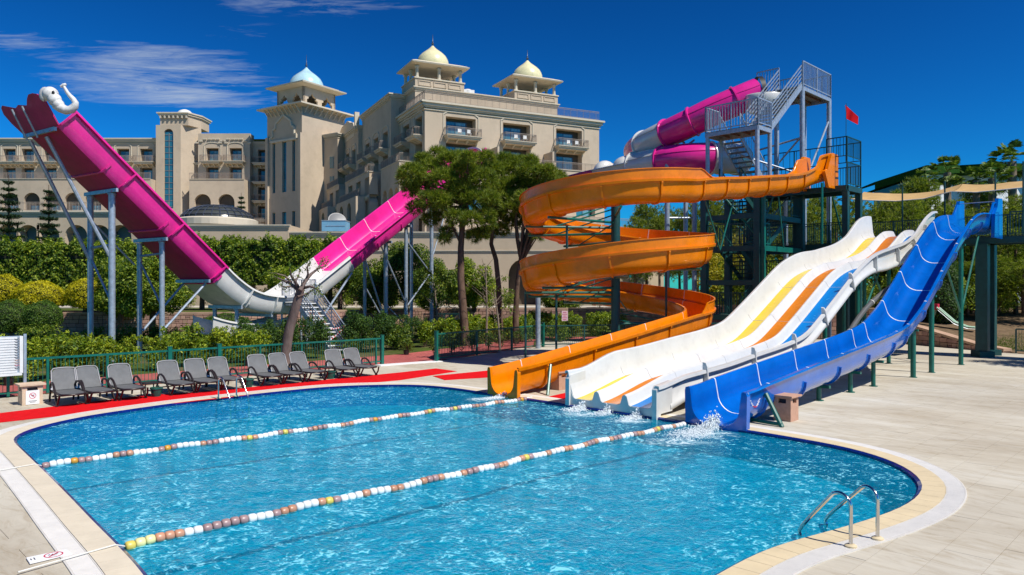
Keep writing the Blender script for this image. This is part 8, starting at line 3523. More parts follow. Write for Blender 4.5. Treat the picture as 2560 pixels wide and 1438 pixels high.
# ---------------------------------------------------------------- sun loungers
def make_lounger(label, group):
 r = thing('sun_lounger', label, 'sun lounger', (0, 0, 0), group=group)
 fm_, sl = M['lounger'], M['sling']
 W2 = 0.33
 # seat: sling with rounded foot end
 mb = MB()
 outl = []
 for k in range(13):
  a = -math.pi / 2 + math.pi * k / 12
  outl.append((-0.30 + 0.28 * math.cos(a) ** 0.7 if math.cos(a) > 0 else -0.30, (W2 - 0.035) * math.sin(a)))
 seat = [(-1.16, -(W2 - 0.035))] + outl + [(-1.16, W2 - 0.035)]
 mb.prism([(x, y) for x, y in seat], 0.350, 0.362)
 mb.build('seat_sling', sl, parent=r)
 mb = MB()
 rim = [(-1.2, -W2, 0.34)]
 for k in range(13):
  a = -math.pi / 2 + math.pi * k / 12
  rim.append((-0.30 + 0.31 * (math.cos(a) ** 0.7 if math.cos(a) > 1e-6 else 0), W2 * math.sin(a), 0.34))
 rim.append((-1.2, W2, 0.34))
 mb.tube(rim, 0.028, 8)
 mb.tube([(-1.2, -W2, 0.34), (-1.2, W2, 0.34)], 0.025, 8)
 mb.build('seat_frame', fm_, parent=r, smooth=60)
 # backrest
 ang = R(62)
 B0 = Vector((-1.15, 0, 0.37))
 bd = Vector((-math.cos(ang), 0, math.sin(ang)))
 bn = Vector((math.sin(ang), 0, math.cos(ang)))
 LB = 0.66

 def BPt(u, v, d=0.0):
  bow = 0.03 * math.sin(math.pi * u / LB)
  q = B0 + bd * u + bn * (d - bow) + Vector((0, v, 0))
  return tuple(q)
 nu, nv = 6, 6
 vs = []
 for i in range(nu + 1):
  u = LB * i / nu
  hw = 0.305 - 0.012 * i / nu - (0.05 if i == nu else 0)
  for j in range(nv + 1):
   v = -hw + 2 * hw * j / nv
   uu = u - (0.035 * (2 * j / nv - 1) ** 4 if i == nu else 0)
   vs.append(BPt(uu, v, 0.004))
 fs = [(i * (nv + 1) + j, i * (nv + 1) + j + 1, (i + 1) * (nv + 1) + j + 1, (i + 1) * (nv + 1) + j) for i in range(nu) for j in range(nv)]
 o_ = len(vs)
 vs2 = [tuple(Vector(v) - bn * 0.012) for v in vs]
 mb = MB(); mb.add(vs + vs2, fs + [tuple(reversed([i + o_ for i in f])) for f in fs])
 mb.build('back_sling', sl, parent=r, smooth=60)
 mb = MB()
 rim = [BPt(0, -0.325), BPt(LB * .5, -0.322), BPt(LB - 0.06, -0.31), BPt(LB, -0.26), BPt(LB + 0.015, -0.13), BPt(LB + 0.02, 0), BPt(LB + 0.015, .13), BPt(LB, .26), BPt(LB - 0.06, .31), BPt(LB * .5, .322), BPt(0, .325)]
 mb.tube(rim, 0.020, 8)
 mb.build('back_frame', M['sling_edge'], parent=r, smooth=60)
 for s_ in (-1, 1):
  y = s_ * (W2 + 0.03)
  mb = MB()
  pts = [(-1.22, y, 0.36), (-1.24, y, 0.50), (-1.14, y, 0.585), (-0.98, y, 0.60), (-0.82, y, 0.55), (-0.64, y, 0.42), (-0.44, y, 0.20), (-0.26, y, 0.03)]
  mb.tube(pts, 0.032, 8)
  mb.build('armrest', fm_, parent=r, smooth=60)
  mb = MB()
  mb.tube([(-0.05, y * .93, 0.34), (-0.13, y, 0.18), (-0.26, y, 0.03)], 0.028, 8)
  mb.tube([(-0.30, y, 0.028), (-0.20, y, 0.028)], 0.030, 8)
  mb.build('front_leg', fm_, parent=r, smooth=60)
  mb = MB()
  mb.tube([(-1.22, y, 0.36), (-1.34, y, 0.18), (-1.38, y, 0.03)], 0.028, 8)
  mb.build('rear_leg', fm_, parent=r, smooth=60)
  mb = MB(); mb.box((-1.16, y * 0.985, 0.41), (0.05, 0.03, 0.05))
  mb.build('hinge_cap', M['print_white'], parent=r)
 mb = MB(); mb.tube([(-1.55, -.2, .18), (-1.38, -.3, .16)], .015, 6); mb.tube([(-1.33, -.3, .16), (-1.33, .3, .16)], .018, 6)
 mb.build('cross_bar', fm_, parent=r)
 return r


BL0 = Vector((-13.8, 22.55, 0)) + V * 1.2
backs = [145, 224, 298, 420, 482, 541, 636, 690, 747, 824, 874]
l_labels = ['grey sun lounger at the left end of the row, beside the no-smoking bin',
 'second grey sun lounger of the leftmost trio',
 'grey sun lounger left of the dark side table with the green pot',
 'grey sun lounger right of the first dark side table and green pot',
 'middle grey sun lounger of the trio behind the pool ladder',
 'grey sun lounger directly behind the far pool ladder',
 'grey sun lounger right of the green pot behind the pool ladder',
 'grey sun lounger just left of the pruned tree trunk',
 'grey sun lounger just right of the pruned tree trunk, beside the second side table',
 'second grey sun lounger from the right end of the row',
 'grey sun lounger at the right end of the row near the fence gap']
grp = 'sun loungers along the green fence'
L0 = make_lounger(l_labels[0], grp)
for i, px in enumerate(backs):
 o = L0 if i == 0 else copy_tree(L0, (0, 0, 0), 0, l_labels[i])
 s_ = on_line(BL0, U, px + (3 if i == 0 else 0))
 p = BL0 + U * s_ + V * 1.50
 o.location = (p.x, p.y, 0.0)
 o.rotation_euler = (0, 0, R(-45) + R(rng.normal() * 2.0))

# side tables
def side_table(label, c, rz):
 r = thing('side_table', label, 'table', c)
 mb = MB(); mb.box((c[0], c[1], 0.40), (0.46, 0.46, 0.035), rz=rz); mb.build('table_top', M['lounger'], parent=r)
 for sx, sy in ((-1, -1), (1, -1), (1, 1), (-1, 1)):
  q = Vector((c[0], c[1], 0)) + Vector((math.cos(rz) * sx - math.sin(rz) * sy, math.sin(rz) * sx + math.cos(rz) * sy, 0)) * 0.18
  mb = MB(); mb.tube([(q.x, q.y, 0), (q.x, q.y, 0.385)], 0.018, 6); mb.build('leg', M['lounger'], parent=r)


for lab, px in (('dark resin side table between the third and fourth loungers from the left', 352), ('dark resin side table right of the pruned tree among the loungers', 791)):
 p = BL0 + U * on_line(BL0, U, px) + V * 0.75
 side_table(lab, (p.x, p.y, 0), R(45))
for lab, px, py in (('green glazed pot in front of the first dark side table', 391, 992), ('green glazed pot beside the lounger behind the far pool ladder', 621, 968), ('green glazed pot below the side table near the right end of the loungers', 827, 947)):
 p = GP(px, py)
 r = thing('plant_pot', lab, 'pot', tuple(p))
 mb = MB()
 mb.lathe([(0.11, 0), (0.145, 0.10), (0.165, 0.24), (0.165, 0.245)], tuple(p), 20); mb.build('body', M['pot'], parent=r, smooth=50)
 mb = MB()
 mb.lathe([(0.165, 0.235), (0.185, 0.24), (0.185, 0.285), (0.15, 0.285), (0.15, 0.25)], tuple(p), 20); mb.build('rim', M['pot'], parent=r, smooth=40)
 mb = MB(); mb.lathe([(0.148, 0.25), (0.148, 0.255)], tuple(p), 16); mb.build('soil', M['soil'], parent=r)


# ---------------------------------------------------------------- red carpets
def carpet(label, quad_px, z=0.006):
 pts = [GP(a, b) for a, b in quad_px]
 r = MB()
 pts2 = [(p.x, p.y) for p in pts]
 ar = sum(pts2[i - 1][0] * pts2[i][1] - pts2[i][0] * pts2[i - 1][1] for i in range(len(pts2)))
 if ar < 0:
  pts2.reverse()
 r.prism(pts2, z - 0.004, z + 0.008)
 o = r.build('red_carpet', M['carpet'], origin=(pts[0].x, pts[0].y, 0), label=label, cat='carpet')
 return o


carpet('long red carpet runner between the loungers and the pool', [(-180, 1080), (-180, 1055), (0, 1034), (343, 992), (549, 977), (697, 962), (1000, 932), (1090, 922), (1142, 929), (1000, 951), (697, 978), (549, 997), (343, 1019), (0, 1057)])
carpet('short red carpet piece left of the orange slide exit', [(1082, 941), (1222, 927), (1222, 944), (1112, 951)])
carpet('small red carpet between the orange and the white slide exits', [(1370, 993), (1424, 981), (1424, 1002), (1405, 1000)])
carpet('red carpet piece under the straight part of the orange slide', [(1462, 908), (1530, 893), (1600, 889), (1606, 896), (1530, 905), (1470, 914)])


# ---------------------------------------------------------------- lane ropes
def lane(label, a, b, ext, nfl, pattern, fr=0.068):
 a, b = Vector(a), Vector(b)
 d = (b - a)
 L = d.length
 d = d / L
 r = thing('lane_rope', label, 'lane rope', (a.x, a.y, -0.03))
 fl_m = {'w': mat('float_white', (0.78, 0.78, 0.75), 0.3), 'o': mat('float_brown', (0.50, 0.25, 0.15), 0.35, var=.15), 'm': mat('float_mauve', (0.34, 0.22, 0.21), 0.35, var=.15),
 'y': mat('float_yellow', (0.62, 0.50, 0.10), 0.35), 'p': mat('float_pale_yellow', (0.70, 0.66, 0.30), 0.35), 'a': mat('float_amber', (0.60, 0.28, 0.03), 0.35)}
 prot = {}
 step = L / nfl
 rz = math.atan2(d.y, d.x)
 for k in range(nfl):
  ch = pattern[k % len(pattern)] if k >= len(HEAD[label]) else HEAD[label][k]
  sgn = math.sin(k * 0.35) * 0.03 + math.sin(k * 0.11) * 0.05
  c = a + d * (step * (k + 0.5)) + Vector((-d.y, d.x, 0)) * sgn
  if ch not in prot:
   ORG[None] = Vector((0, 0, 0))
   mb = MB()
   l2 = step * 0.47
   prf = [(-l2, fr * 0.55), (-l2 * .93, fr * 0.80), (-l2 * 0.6, fr * 0.97), (0, fr), (l2 * .6, fr * 0.97), (l2 * .93, fr * .80), (l2, fr * 0.55)]
   seg = 12
   vs = []
   for x, rr in prf:
    for q in range(seg):
     an = 2 * math.pi * q / seg
     vs.append((x, rr * math.cos(an), rr * math.sin(an)))
   fs = []
   for i in range(len(prf) - 1):
    for q in range(seg):
     q2 = (q + 1) % seg
     fs.append((i * seg + q, (i + 1) * seg + q, (i + 1) * seg + q2, i * seg + q2))
   fs.append(tuple(range(seg))); fs.append(tuple(reversed([(len(prf) - 1) * seg + q for q in range(seg)])))
   mb.add(vs, fs)
   o = mb.build('float', fl_m[ch], smooth=50)
   prot[ch] = o
  else:
   o = prot[ch].copy()
   col.objects.link(o)
  o.parent = r
  o.location = (c.x - a.x, c.y - a.y, 0.012 * math.sin(k * 0.7) + 0.0)
  o.rotation_euler = (0, 0, rz + 0.04 * math.cos(k * .35))
 mb = MB()
 e = Vector(ext)
 w_ = Vector((-d.y, d.x, 0))
 cp = [tuple(a + d * (step * (k + 0.5)) + w_ * (math.sin(k * 0.35) * 0.03 + math.sin(k * 0.11) * 0.05) + Vector((0, 0, -0.03))) for k in range(nfl - 1, -1, -2)]
 a3 = a.lerp(e, 0.12 / (e - a).length)
 mb.tube(cp + [(a.x, a.y, -0.02), (a3.x, a3.y, 0.034), (e.x, e.y, 0.034)], 0.010, 6)
 mb.build('cord', M['rope'], parent=r)


HEAD = {'far lane rope of white, brown and mauve floats nearer the loungers': 'mwwwamm',
 'near lane rope of white, brown and mauve floats across the middle of the pool': 'yppooowwmmm'}
lane('far lane rope of white, brown and mauve floats nearer the loungers', (GP(104, 1166, -.03).x, GP(104, 1166, -.03).y, 0), (GP(1326, 996, -.03).x, GP(1326, 996, -.03).y, 0), tuple(GP(-30, 1186)), 104,
 'wwwmommwwwomowwwwmamwwwwommwwwwoyowwwwmym')
lane('near lane rope of white, brown and mauve floats across the middle of the pool', (GP(312, 1368, -.03).x, GP(312, 1368, -.03).y, 0), (GP(1707, 1060, -.03).x, GP(1707, 1060, -.03).y, 0), tuple(GP(45, 1438)), 100,
 'wwwommowwwommwwwmoowwwoymwwwowwwoo')


# ---------------------------------------------------------------- pool ladders
def ladder(label, bA, wA, bB, wB, top=0.66, depth=0.9):
 r = thing('pool_ladder', label, 'pool ladder', tuple(bA))
 for b_, w_ in ((bA, wA), (bB, wB)):
  d = Vector((w_.x - b_.x, w_.y - b_.y, 0))
  L = d.length
  d = d / L
  R0 = 0.155
  path = [(b_.x, b_.y, 0.0), (b_.x, b_.y, 0.2), (b_.x, b_.y, top - R0 - 0.03)]
  for k in range(1, 8):
   a = math.pi * 0.80 * k / 7
   path.append((b_.x + d.x * R0 * (1 - math.cos(a)), b_.y + d.y * R0 * (1 - math.cos(a)), top - R0 + R0 * math.sin(a)))
  e = Vector(path[-1])
  path.append((b_.x + d.x * (L - 0.03), b_.y + d.y * (L - 0.03), 0.08))
  path.append((w_.x, w_.y, -0.06))
  path.append((w_.x + d.x * .03, w_.y + d.y * .03, -0.25))
  path.append((w_.x + d.x * .03, w_.y + d.y * .03, -depth))
  # refine with a smooth curve
  pv = [Vector(p) for p in path]
  fine = []
  for i in range(len(pv) - 1):
   for q in range(4):
    fine.append(cr(pv, i, q / 4) if 1 < i else pv[i].lerp(pv[i + 1], q / 4))
  fine.append(pv[-1])
  mb = MB(); mb.tube(fine, 0.024, 14)
  mb.build('hand_rail', M['steel'], parent=r, smooth=60)
  mb = MB(); mb.lathe([(0.075, 0.0), (0.075, 0.018), (0.05, 0.034), (0.026, 0.036)], (b_.x, b_.y, 0.016), 20)
  mb.build('base_flange', M['cope'], parent=r, smooth=30)
 d = Vector((wA.x - bA.x, wA.y - bA.y, 0)).normalized() * 0.03
 for z in (-0.3, -0.55, -0.8):
  mb = MB()
  c = (wA + wB) / 2 + d
  s_ = (wB - wA)
  mb.box((c.x, c.y, z), (s_.length, 0.08, 0.02), rz=math.atan2(s_.y, s_.x))
  mb.build('rung', M['steel'], parent=r)


ladder('polished steel pool ladder at the near right corner of the pool', GP(2127, 1370), GP(2000, 1338, -.05), GP(2194, 1351), GP(2066, 1312, -.05))
ladder('polished steel pool ladder on the far side in front of the loungers', GP(546, 997), GP(575, 1007, -.05), GP(591, 992), GP(621, 1001, -.05), top=0.64)


# ---------------------------------------------------------------- litter bins
def litter_bin(label, c, m, sign=False, w=0.46, h=0.56, rz=R(45)):
 r = thing('litter_bin', label, 'litter bin', (c[0], c[1], 0))
 ux = Vector((math.cos(rz), math.sin(rz), 0)); uy = Vector((-math.sin(rz), math.cos(rz), 0))
 mb = MB()
 # walls with slots near the top: lower body, corner piers, top band
 mb.box((c[0], c[1], (h - 0.16) / 2), (w, w, h - 0.16), rz=rz)
 for sx in (-1, 1):
  for sy in (-1, 1):
   q = Vector((c[0], c[1], 0)) + ux * sx * (w / 2 - 0.06) + uy * sy * (w / 2 - 0.06)
   mb.box((q.x, q.y, h - 0.10), (0.12, 0.12, 0.12), rz=rz)
 mb.box((c[0], c[1], h - 0.03), (w, w, 0.04), rz=rz)
 mb.build('body', m, parent=r)
 mb = MB(); mb.box((c[0], c[1], h - 0.10), (w - 0.14, w - 0.14, 0.12), rz=rz); mb.build('inner_bin', M['black'], parent=r)
 mb = MB(); mb.box((c[0], c[1], h + 0.015), (w + 0.14, w + 0.12, 0.045), rz=rz); mb.build('lid', m, parent=r)
 if sign:
  n_ = -uy
  q = Vector((c[0], c[1], 0)) + n_ * (w / 2 + 0.006)
  mb = MB(); mb.box((q.x, q.y, 0.215), (0.33, 0.008, 0.39), rz=rz)
  pl = mb.build('notice', M['print_white'], parent=r)
  q = q + n_ * 0.006
  no_sign(pl, q, ux, Vector((0, 0, 1)), n_, 0.26, 0.085)
  mb = MB()
  for k, L in ((0, .2), (1, .14)):
   mb.box((q.x, q.y, 0.115 - k * 0.035), (L, 0.002, 0.012), rz=rz)
  mb.build('print_lines', M['print_black'], parent=pl)
 return r


def no_sign(parent, q, ux, uz, n_, z, rad, flat=False):
 """red prohibition ring with bar over a small black pictogram"""
 mb = MB()
 K = 28
 c = Vector((q.x, q.y, z)) if not flat else q
 vs = []
 for k in range(K):
  a = 2 * math.pi * k / K
  for rr in (rad, rad * 0.84):
   vs.append(tuple(c + ux * rr * math.cos(a) + uz * rr * math.sin(a)))
 fs = [(2 * k, 2 * ((k + 1) % K), 2 * ((k + 1) % K) + 1, 2 * k + 1) for k in range(K)]
 mb.add(vs, fs)
 d = (ux - uz).normalized(); e = (ux + uz).normalized()
 t = rad * 0.09
 mb.add([tuple(c - d * rad * .85 - e * t), tuple(c + d * rad * .85 - e * t), tuple(c + d * rad * .85 + e * t), tuple(c - d * rad * .85 + e * t)], [(0, 1, 2, 3)])
 mb.build('prohibition_ring', M['print_red'], parent=parent)
 mb = MB()
 c2 = c - n_ * 0.0012

 def seg(x0, y0, x1, y1, w_):
  p0 = c2 + ux * x0 * rad + uz * y0 * rad
  p1 = c2 + ux * x1 * rad + uz * y1 * rad
  dd = (p1 - p0).normalized()
  s_ = dd.cross(n_).normalized() * w_ * rad
  mb.add([tuple(p0 - s_), tuple(p1 - s_), tuple(p1 + s_), tuple(p0 + s_)], [(0, 1, 2, 3)])
 seg(-0.55, 0.25, 0.1, -0.1, 0.07)
 seg(0.0, 0.35, 0.25, -0.15, 0.07)
 seg(0.1, -0.1, 0.55, 0.2, 0.06)
 seg(-0.3, -0.35, 0.2, -0.2, 0.05)
 seg(0.3, 0.35, 0.45, 0.3, 0.09)
 mb.build('pictogram', M['print_black'], parent=parent)


litter_bin('pale terrazzo bin with a no-diving notice at the left end of the loungers', tuple(GP(76, 1010)), M['bin_pale'], sign=True, w=0.5, h=0.55)
litter_bin('pinkish terrazzo bin between the orange and the white slide exits', tuple(GP(1396, 973)), M['bin'], w=0.46, h=0.56)
litter_bin('pinkish terrazzo bin right of the blue slide exit', tuple(GP(1965, 1050)), M['bin'], w=0.44, h=0.60)

# flat no-diving plate on the paving
c4 = [GP(65.5, 1399), GP(164.5, 1378), GP(180, 1388), GP(74.6, 1413)]
r = thing('floor_notice', 'flat white no-diving notice lying on the paving at the near left pool edge', 'sign', tuple(c4[0]))
mb = MB(); mb.prism([(p.x, p.y) for p in (c4[3], c4[2], c4[1], c4[0])], 0.010, 0.024)
pl = mb.build('plate', M['print_white'], parent=r)
cc_ = (c4[0] + c4[1] + c4[2] + c4[3]) / 4
cc_.z = 0.0255
ux_ = (c4[1] - c4[0]).normalized()
uz_ = Vector((-ux_.y, ux_.x, 0))
cx_ = cc_ + ux_ * 0.05
no_sign(pl, cx_, -ux_, uz_, Vector((0, 0, 1)), 0, 0.105, flat=True)
mb = MB()
for k, L in ((0, .09), (1, .06)):
 p = cc_ - ux_ * (0.15 + 0.035 * k)
 mb.box((p.x, p.y, 0.0248), (0.012, L, 0.001), rz=math.atan2(ux_.y, ux_.x))
mb.build('print_lines', M['print_black'], parent=pl)

# ---------------------------------------------------------------- slatted board at the left edge
bp0 = FA + U * 0.2 + V * 0.35
r = thing('slatted_board', 'white slatted notice board on galvanised posts at the left edge', 'notice board', tuple(bp0))
zt, zb = 1.86, 0.70
LBd = 2.3
Ud = -U
for u in (0.0, LBd + .1):
 p = bp0 + Ud * u
 mb = MB(); mb.bar((p.x, p.y, 0), (p.x, p.y, zt + 0.05), 0.075)
 mb.build('post', M['galv'], parent=r)
c = bp0 + Ud * (LBd / 2 + 0.05)
mb = MB(); mb.box((c.x, c.y, (zt + zb) / 2), (LBd - .08, 0.03, zt - zb), rz=R(45)); mb.build('backing', M['galv'], parent=r)
for k in range(14):
 z = zb + 0.10 + k * 0.077
 q = c + V * 0.03
 mb = MB(); mb.box((q.x - U.x * .05, q.y - U.y * .05, z), (LBd - 0.2, 0.025, 0.062), rz=R(45)); mb.build('slat', M['board_white'], parent=r)
mb = MB(); q = c + V * 0.035; mb.box((q.x, q.y, zb + 0.02), (LBd - .06, 0.05, 0.075), rz=R(45)); mb.build('lower_frame', M['board_white'], parent=r)
mb = MB(); q = bp0 + Ud * 0.10 + V * 0.035; mb.box((q.x, q.y, (zt + zb) / 2 + 0.02), (0.09, 0.05, zt - zb - 0.06), rz=R(45)); mb.build('side_frame', M['board_white'], parent=r)
cols_ = [M['print_black']] * 8 + [M['bin'], M['bin'], M['print_red'], M['print_black'], M['print_black']]
for k in range(12):
 z = zb + 1.06 - k * 0.078
 q = bp0 + Ud * 0.27 + V * 0.05
 mb = MB()
 mb.bar((q.x, q.y, z + 0.02), (q.x + U.x * .05, q.y + U.y * .05, z - 0.02), 0.010)
 mb.bar((q.x + U.x * .05, q.y + U.y * .05, z - 0.02), (q.x + U.x * .10, q.y + U.y * .10, z + 0.025), 0.010)
 mb.bar((q.x + U.x * .12, q.y + U.y * .12, z - .025), (q.x + U.x * .13, q.y + U.y * .13, z + 0.03), 0.012)
 mb.build('hook', cols_[k], parent=r)

# ---------------------------------------------------------------- galvanised platform and stairs at the half-pipe
HS = Vector((-11.35, 38.9, 0))
r = thing('halfpipe_stairs', 'galvanised platform with stairs down beside the white valley of the half-pipe', 'stairs', tuple(HS))
PZ = 2.5
mb = MB(); q = HS - V * 0.75 + U * 0.55; mb.box((q.x, q.y, PZ - .03), (1.5, 1.3, 0.05), rz=R(-45)); mb.build('platform', M['deck_wood'], parent=r)
for a, b in ((0, 0), (1.5, 0), (0, 1.15), (1.5, 1.15)):
 p = HS - V * a + U * (b - 0.02)
 mb = MB(); mb.tube([(p.x, p.y, 0), (p.x, p.y, PZ)], 0.055, 8); mb.build('pole', gv, parent=r, smooth=40)
A_, B_, C_, D_ = HS - V * 1.5, HS, HS - V * 1.5 + U * 1.15, HS + U * 1.15
for a, b in ((A_, B_), (A_, C_), (C_, D_)):
 railing(r, (a.x, a.y, PZ), (b.x, b.y, PZ), 1.22, gv, gap=0.13, bar=0.024)
 mb = MB(); mb.bar((a.x, a.y, PZ - .1), (b.x, b.y, PZ - .1), 0.05, 0.14); mb.build('beam', gv, parent=r)
lo = HS + V * 3.35
stairs(r, (lo.x, lo.y, 0.02), (HS.x, HS.y, PZ), 1.1, U, gv, M['board_white'], 12, railm=gv, slats=True)
tp_ = thing('barrier_tape', 'red and white barrier tape tied across the foot of the half-pipe stairs', 'barrier tape', tuple(lo))
e1, e2 = lo - V * 0.4, lo - V * 0.4 + U * 1.1
segs = [((e1.x, e1.y, 1.25), (e2.x, e2.y, 1.35)), ((e1.x, e1.y, 0.55), (e2.x, e2.y, 1.32)), ((e1.x, e1.y, .35), (e2.x, e2.y, .3)), ((e2.x, e2.y, 1.35), (e2.x + .05, e2.y - .05, .25))]
mbr, mbw = MB(), MB()
for a, b in segs:
 a, b = Vector(a), Vector(b)
 n = 16
 for k in range(n):
  s0, s1 = k / n, (k + 1) / n
  sag0, sag1 = -0.06 * math.sin(math.pi * s0), -0.06 * math.sin(math.pi * s1)
  (mbr if k % 2 else mbw).bar(a.lerp(b, s0) + Vector((0, 0, sag0)), a.lerp(b, s1) + Vector((0, 0, sag1)), 0.006, 0.06)
mbr.build('red_stripes', M['print_red'], parent=tp_, kind='stuff')
mbw.build('white_stripes', M['print_white'], parent=tp_, kind='stuff')

# ---------------------------------------------------------------- children's slide on the bank
K_ = Vector((26.2, 43.2, 0.85))
r = thing('childrens_slide', "small pale green children's slide on the bank right of the conical shrub", 'slide', tuple(K_))
kd = Vector((0.75, -0.66, 0)); kc = Vector((0.66, 0.75, 0))
topk = K_ - kd * 1.2 + Vector((0, 0, 1.15))
for s_ in (-1, 1):
 mb = MB()
 pts = [topk + kc * .25 * s_ + Vector((0, 0, .12)), K_ - kd * .3 + kc * .25 * s_ + Vector((0, 0, .42)), K_ + kd * .35 + kc * .25 * s_ + Vector((0, 0, .16)), K_ + kd * .75 + kc * .25 * s_ + Vector((0, 0, .14))]
 mb.tube([tuple(p) for p in pts], 0.055, 8); mb.build('side_rail', M['kid_slide'], parent=r, smooth=60)
mb = MB()
pts = [topk, K_ - kd * .3 + Vector((0, 0, .30)), K_ + kd * .35 + Vector((0, 0, .06)), K_ + kd * .75 + Vector((0, 0, .05))]
for a, b in zip(pts[:-1], pts[1:]):
 mb.add([tuple(a - kc * .22), tuple(a + kc * .22), tuple(b + kc * .22), tuple(b - kc * .22)], [(0, 1, 2, 3)])
mb.build('bed', M['print_white'], parent=r)
mb = MB(); mb.box(tuple(topk + Vector((0, 0, .15)) - kd * .1), (0.3, 0.5, 0.35), rz=R(-41)); mb.build('top_arch', M['print_red'], parent=r)
mb = MB(); mb.bar(tuple(topk - kd * .1), tuple(K_ - kd * 1.7 - Vector((0, 0, .1))), 0.06, .4); mb.build('ladder', M['kid_slide'], parent=r)

# ---------------------------------------------------------------- plastic chain on the blue slide's end
r = thing('plastic_chain', 'red and white plastic chain looped beside the blue slide exit', 'chain', tuple(GP(1885, 1060)))
n = 26
a = PX(1870, 985, 17.1); b = PX(1901, 982, 17.9); m_ = PX(1890, 1052, 17.5)
for k in range(n):
 f = k / (n - 1)
 p = a * (1 - f) ** 2 + m_ * 2 * f * (1 - f) * 1.0 + b * f * f
 f2 = min(1, f + .02); p2 = a * (1 - f2) ** 2 + m_ * 2 * f2 * (1 - f2) + b * f2 * f2
 d = (p2 - p).normalized() if (p2 - p).length > 1e-6 else Vector((0, 0, 1))
 s_ = d.cross(Vector((0.3, 1, 0.2))).normalized()
 if k % 2:
  s_ = d.cross(s_).normalized()
 mb = MB()
 ring_ = [p + d * 0.026 * math.cos(t * math.pi / 4) + s_ * 0.016 * math.sin(t * math.pi / 4) for t in range(9)]
 mb.tube(ring_, 0.006, 5)
 mb.build('link', M['print_red'] if 9 <= k <= 15 or k > 22 else M['print_white'], parent=r, smooth=60)

# ---------------------------------------------------------------- pink notices on posts
for lab, px, py, Y, w, h in (('small pink notice on the thin post under the lowest coil of the orange slide', 1412, 790, 33.2, 0.28, 0.45), ('small pink notice fixed low on the green column right of the orange spiral', 1764, 794, 35.7, 0.32, 0.45)):
 q = PX(px, py, Y)
 r = thing('post_notice', lab, 'sign', tuple(q))
 mb = MB(); mb.box(tuple(q), (w, 0.02, h), rz=R(10)); mb.build('plate', M['print_pink'], parent=r)
 mb = MB()
 for k in range(5):
  mb.box((q.x, q.y - 0.016, q.z + h * 0.36 - k * h * 0.18), (w * (0.8 if k % 2 else 0.55), 0.002, h * 0.045), rz=R(10))
 mb.build('print_lines', M['print_red'], parent=r)
# bench by the podium
q = PX(905, 768, 69.5)
r = thing('garden_bench', 'small pale bench against the podium wall under the right arm of the half-pipe', 'bench', (q.x, q.y, 1.46))
mb = MB(); mb.box((q.x, q.y, 1.95), (1.5, 0.45, 0.08)); mb.build('seat', M['stucco_pale'], parent=r)
for s_ in (-.55, .55):
 mb = MB(); mb.box((q.x + s_, q.y, 1.68), (0.12, 0.4, 0.45)); mb.build('leg', M['stucco_pale'], parent=r)
# long green turf-covered roof on the right
r = thing('turf_roof_building', 'long low building with a green artificial-turf roof edge behind the wood on the right', 'building', (60, 95, 0))
roofpts = [(2187, 455, 98), (2316, 413, 84), (2400, 413, 90), (2470, 409, 88), (2570, 408, 92), (2700, 402, 92)]
mb = MB()
for (a, b) in zip(roofpts[:-1], roofpts[1:]):
 p, q = PX(a[0], a[1], a[2]), PX(b[0], b[1], b[2])
 zz_ = 17.3
 p.z = min(p.z, 99); q.z = min(q.z, 99)
 th = 0.95
 mb.add([tuple(p), tuple(q), (q.x, q.y, q.z - th), (p.x, p.y, p.z - th), (p.x + 2, p.y + 14, p.z), (q.x + 2, q.y + 14, q.z), (q.x + 2, q.y + 14, q.z - th), (p.x + 2, p.y + 14, p.z - th)],
 [(3, 2, 1, 0), (0, 1, 5, 4), (3, 7, 6, 2)])
mb.build('turf_fascia', M['turf_roof'], parent=r)
mb = MB()
for (a, b) in zip(roofpts[:-1], roofpts[1:]):
 p, q = PX(a[0], a[1], a[2] + 2), PX(b[0], b[1], b[2] + 2)
 mb.add([(p.x, p.y, 1.4), (q.x, q.y, 1.4), (q.x, q.y, q.z - 0.8), (p.x, p.y, p.z - .8)], [(0, 1, 2, 3)])
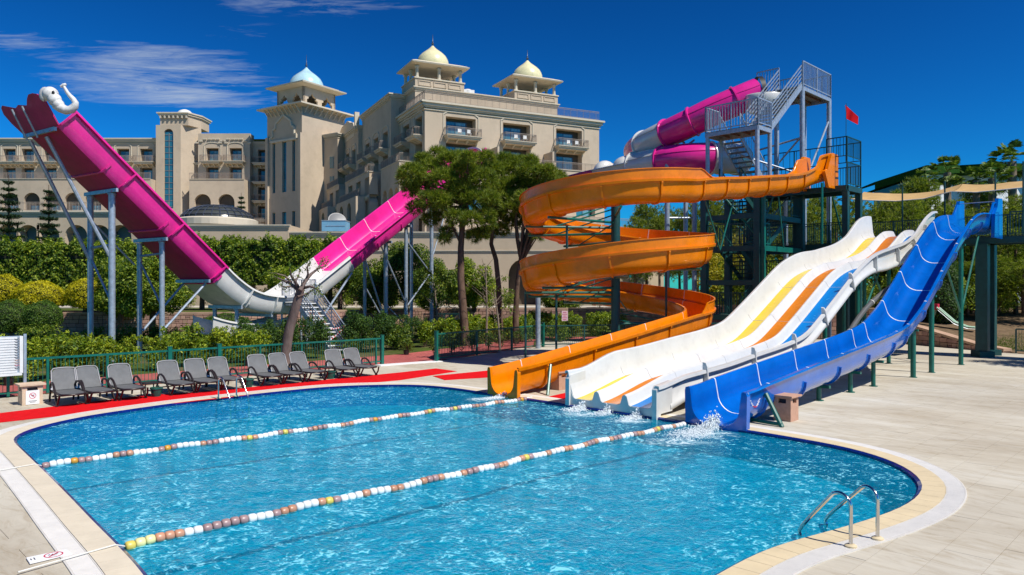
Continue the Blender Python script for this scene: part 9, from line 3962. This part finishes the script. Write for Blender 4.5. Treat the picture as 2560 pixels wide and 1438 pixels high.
mb.build('wall', M['board_white'], parent=r)
mb = MB()
p, q = PX(2187, 470, 97), PX(2322, 434, 83)
mb.prism([(p.x + .6, p.y + 1.5), (q.x, q.y + 1), (q.x + 3, q.y + 6), (p.x + 3, p.y + 6)], 1.4, 16.0)
mb.build('shaded_wall', M['green_dk'], parent=r)  # shade under the roof end put into the dark wall colour

# ---------------------------------------------------------------- splashes where the slides run out
def splash(name_label, c, d, n, rad, h, reach):
 rs = np.random.default_rng(5 + n)
 t = rs.random(n) ** 1.3
 P = np.zeros((n, 3))
 P[:, 0] = c[0] + d[0] * t * reach + rs.normal(size=n) * rad * (0.25 + t)
 P[:, 1] = c[1] + d[1] * t * reach + rs.normal(size=n) * rad * (0.25 + t)
 P[:, 2] = -0.045 + np.abs(rs.normal(size=n)) * h * np.exp(-t * 3.0) * 0.6
 s_ = rs.uniform(0.003, 0.020, n) * (1.2 - t * .6)
 base = np.array([(1, 0, 0), (-1, 0, 0), (0, 1, 0), (0, -1, 0), (0, 0, 1), (0, 0, -1)])
 V_ = (P[:, None, :] + base[None] * s_[:, None, None] * rs.uniform(.6, 1.6, (n, 1, 3))).reshape(-1, 3)
 f0 = np.array([(0, 2, 4), (2, 1, 4), (1, 3, 4), (3, 0, 4), (2, 0, 5), (1, 2, 5), (3, 1, 5), (0, 3, 5)])
 F_ = (f0[None] + (np.arange(n) * 6)[:, None, None]).reshape(-1, 3)
 return np_mesh('splash_droplets', V_, F_, M['white_drop'], kind='stuff')


M['white_drop'] = mat('aerated_water', (0.80, 0.86, 0.88), 0.15, var=0.03)
pb = P_BL(0)
splash('', (pb.x - .1, pb.y - .1), (-.707, -.707), 4200, 0.22, 0.26, 1.5)
po = P_OR(0)
splash('', (po.x, po.y), (-.707, -.707), 1300, 0.14, 0.10, 0.7)
pw_ = P_WH(0)
for off, n in ((-0.9, 1900), (0.0, 700), (0.95, 1100)):
 q = pw_ + V * off
 splash('', (q.x - .08, q.y - .08), (-.707, -.707), n, 0.16, 0.16, 0.45)
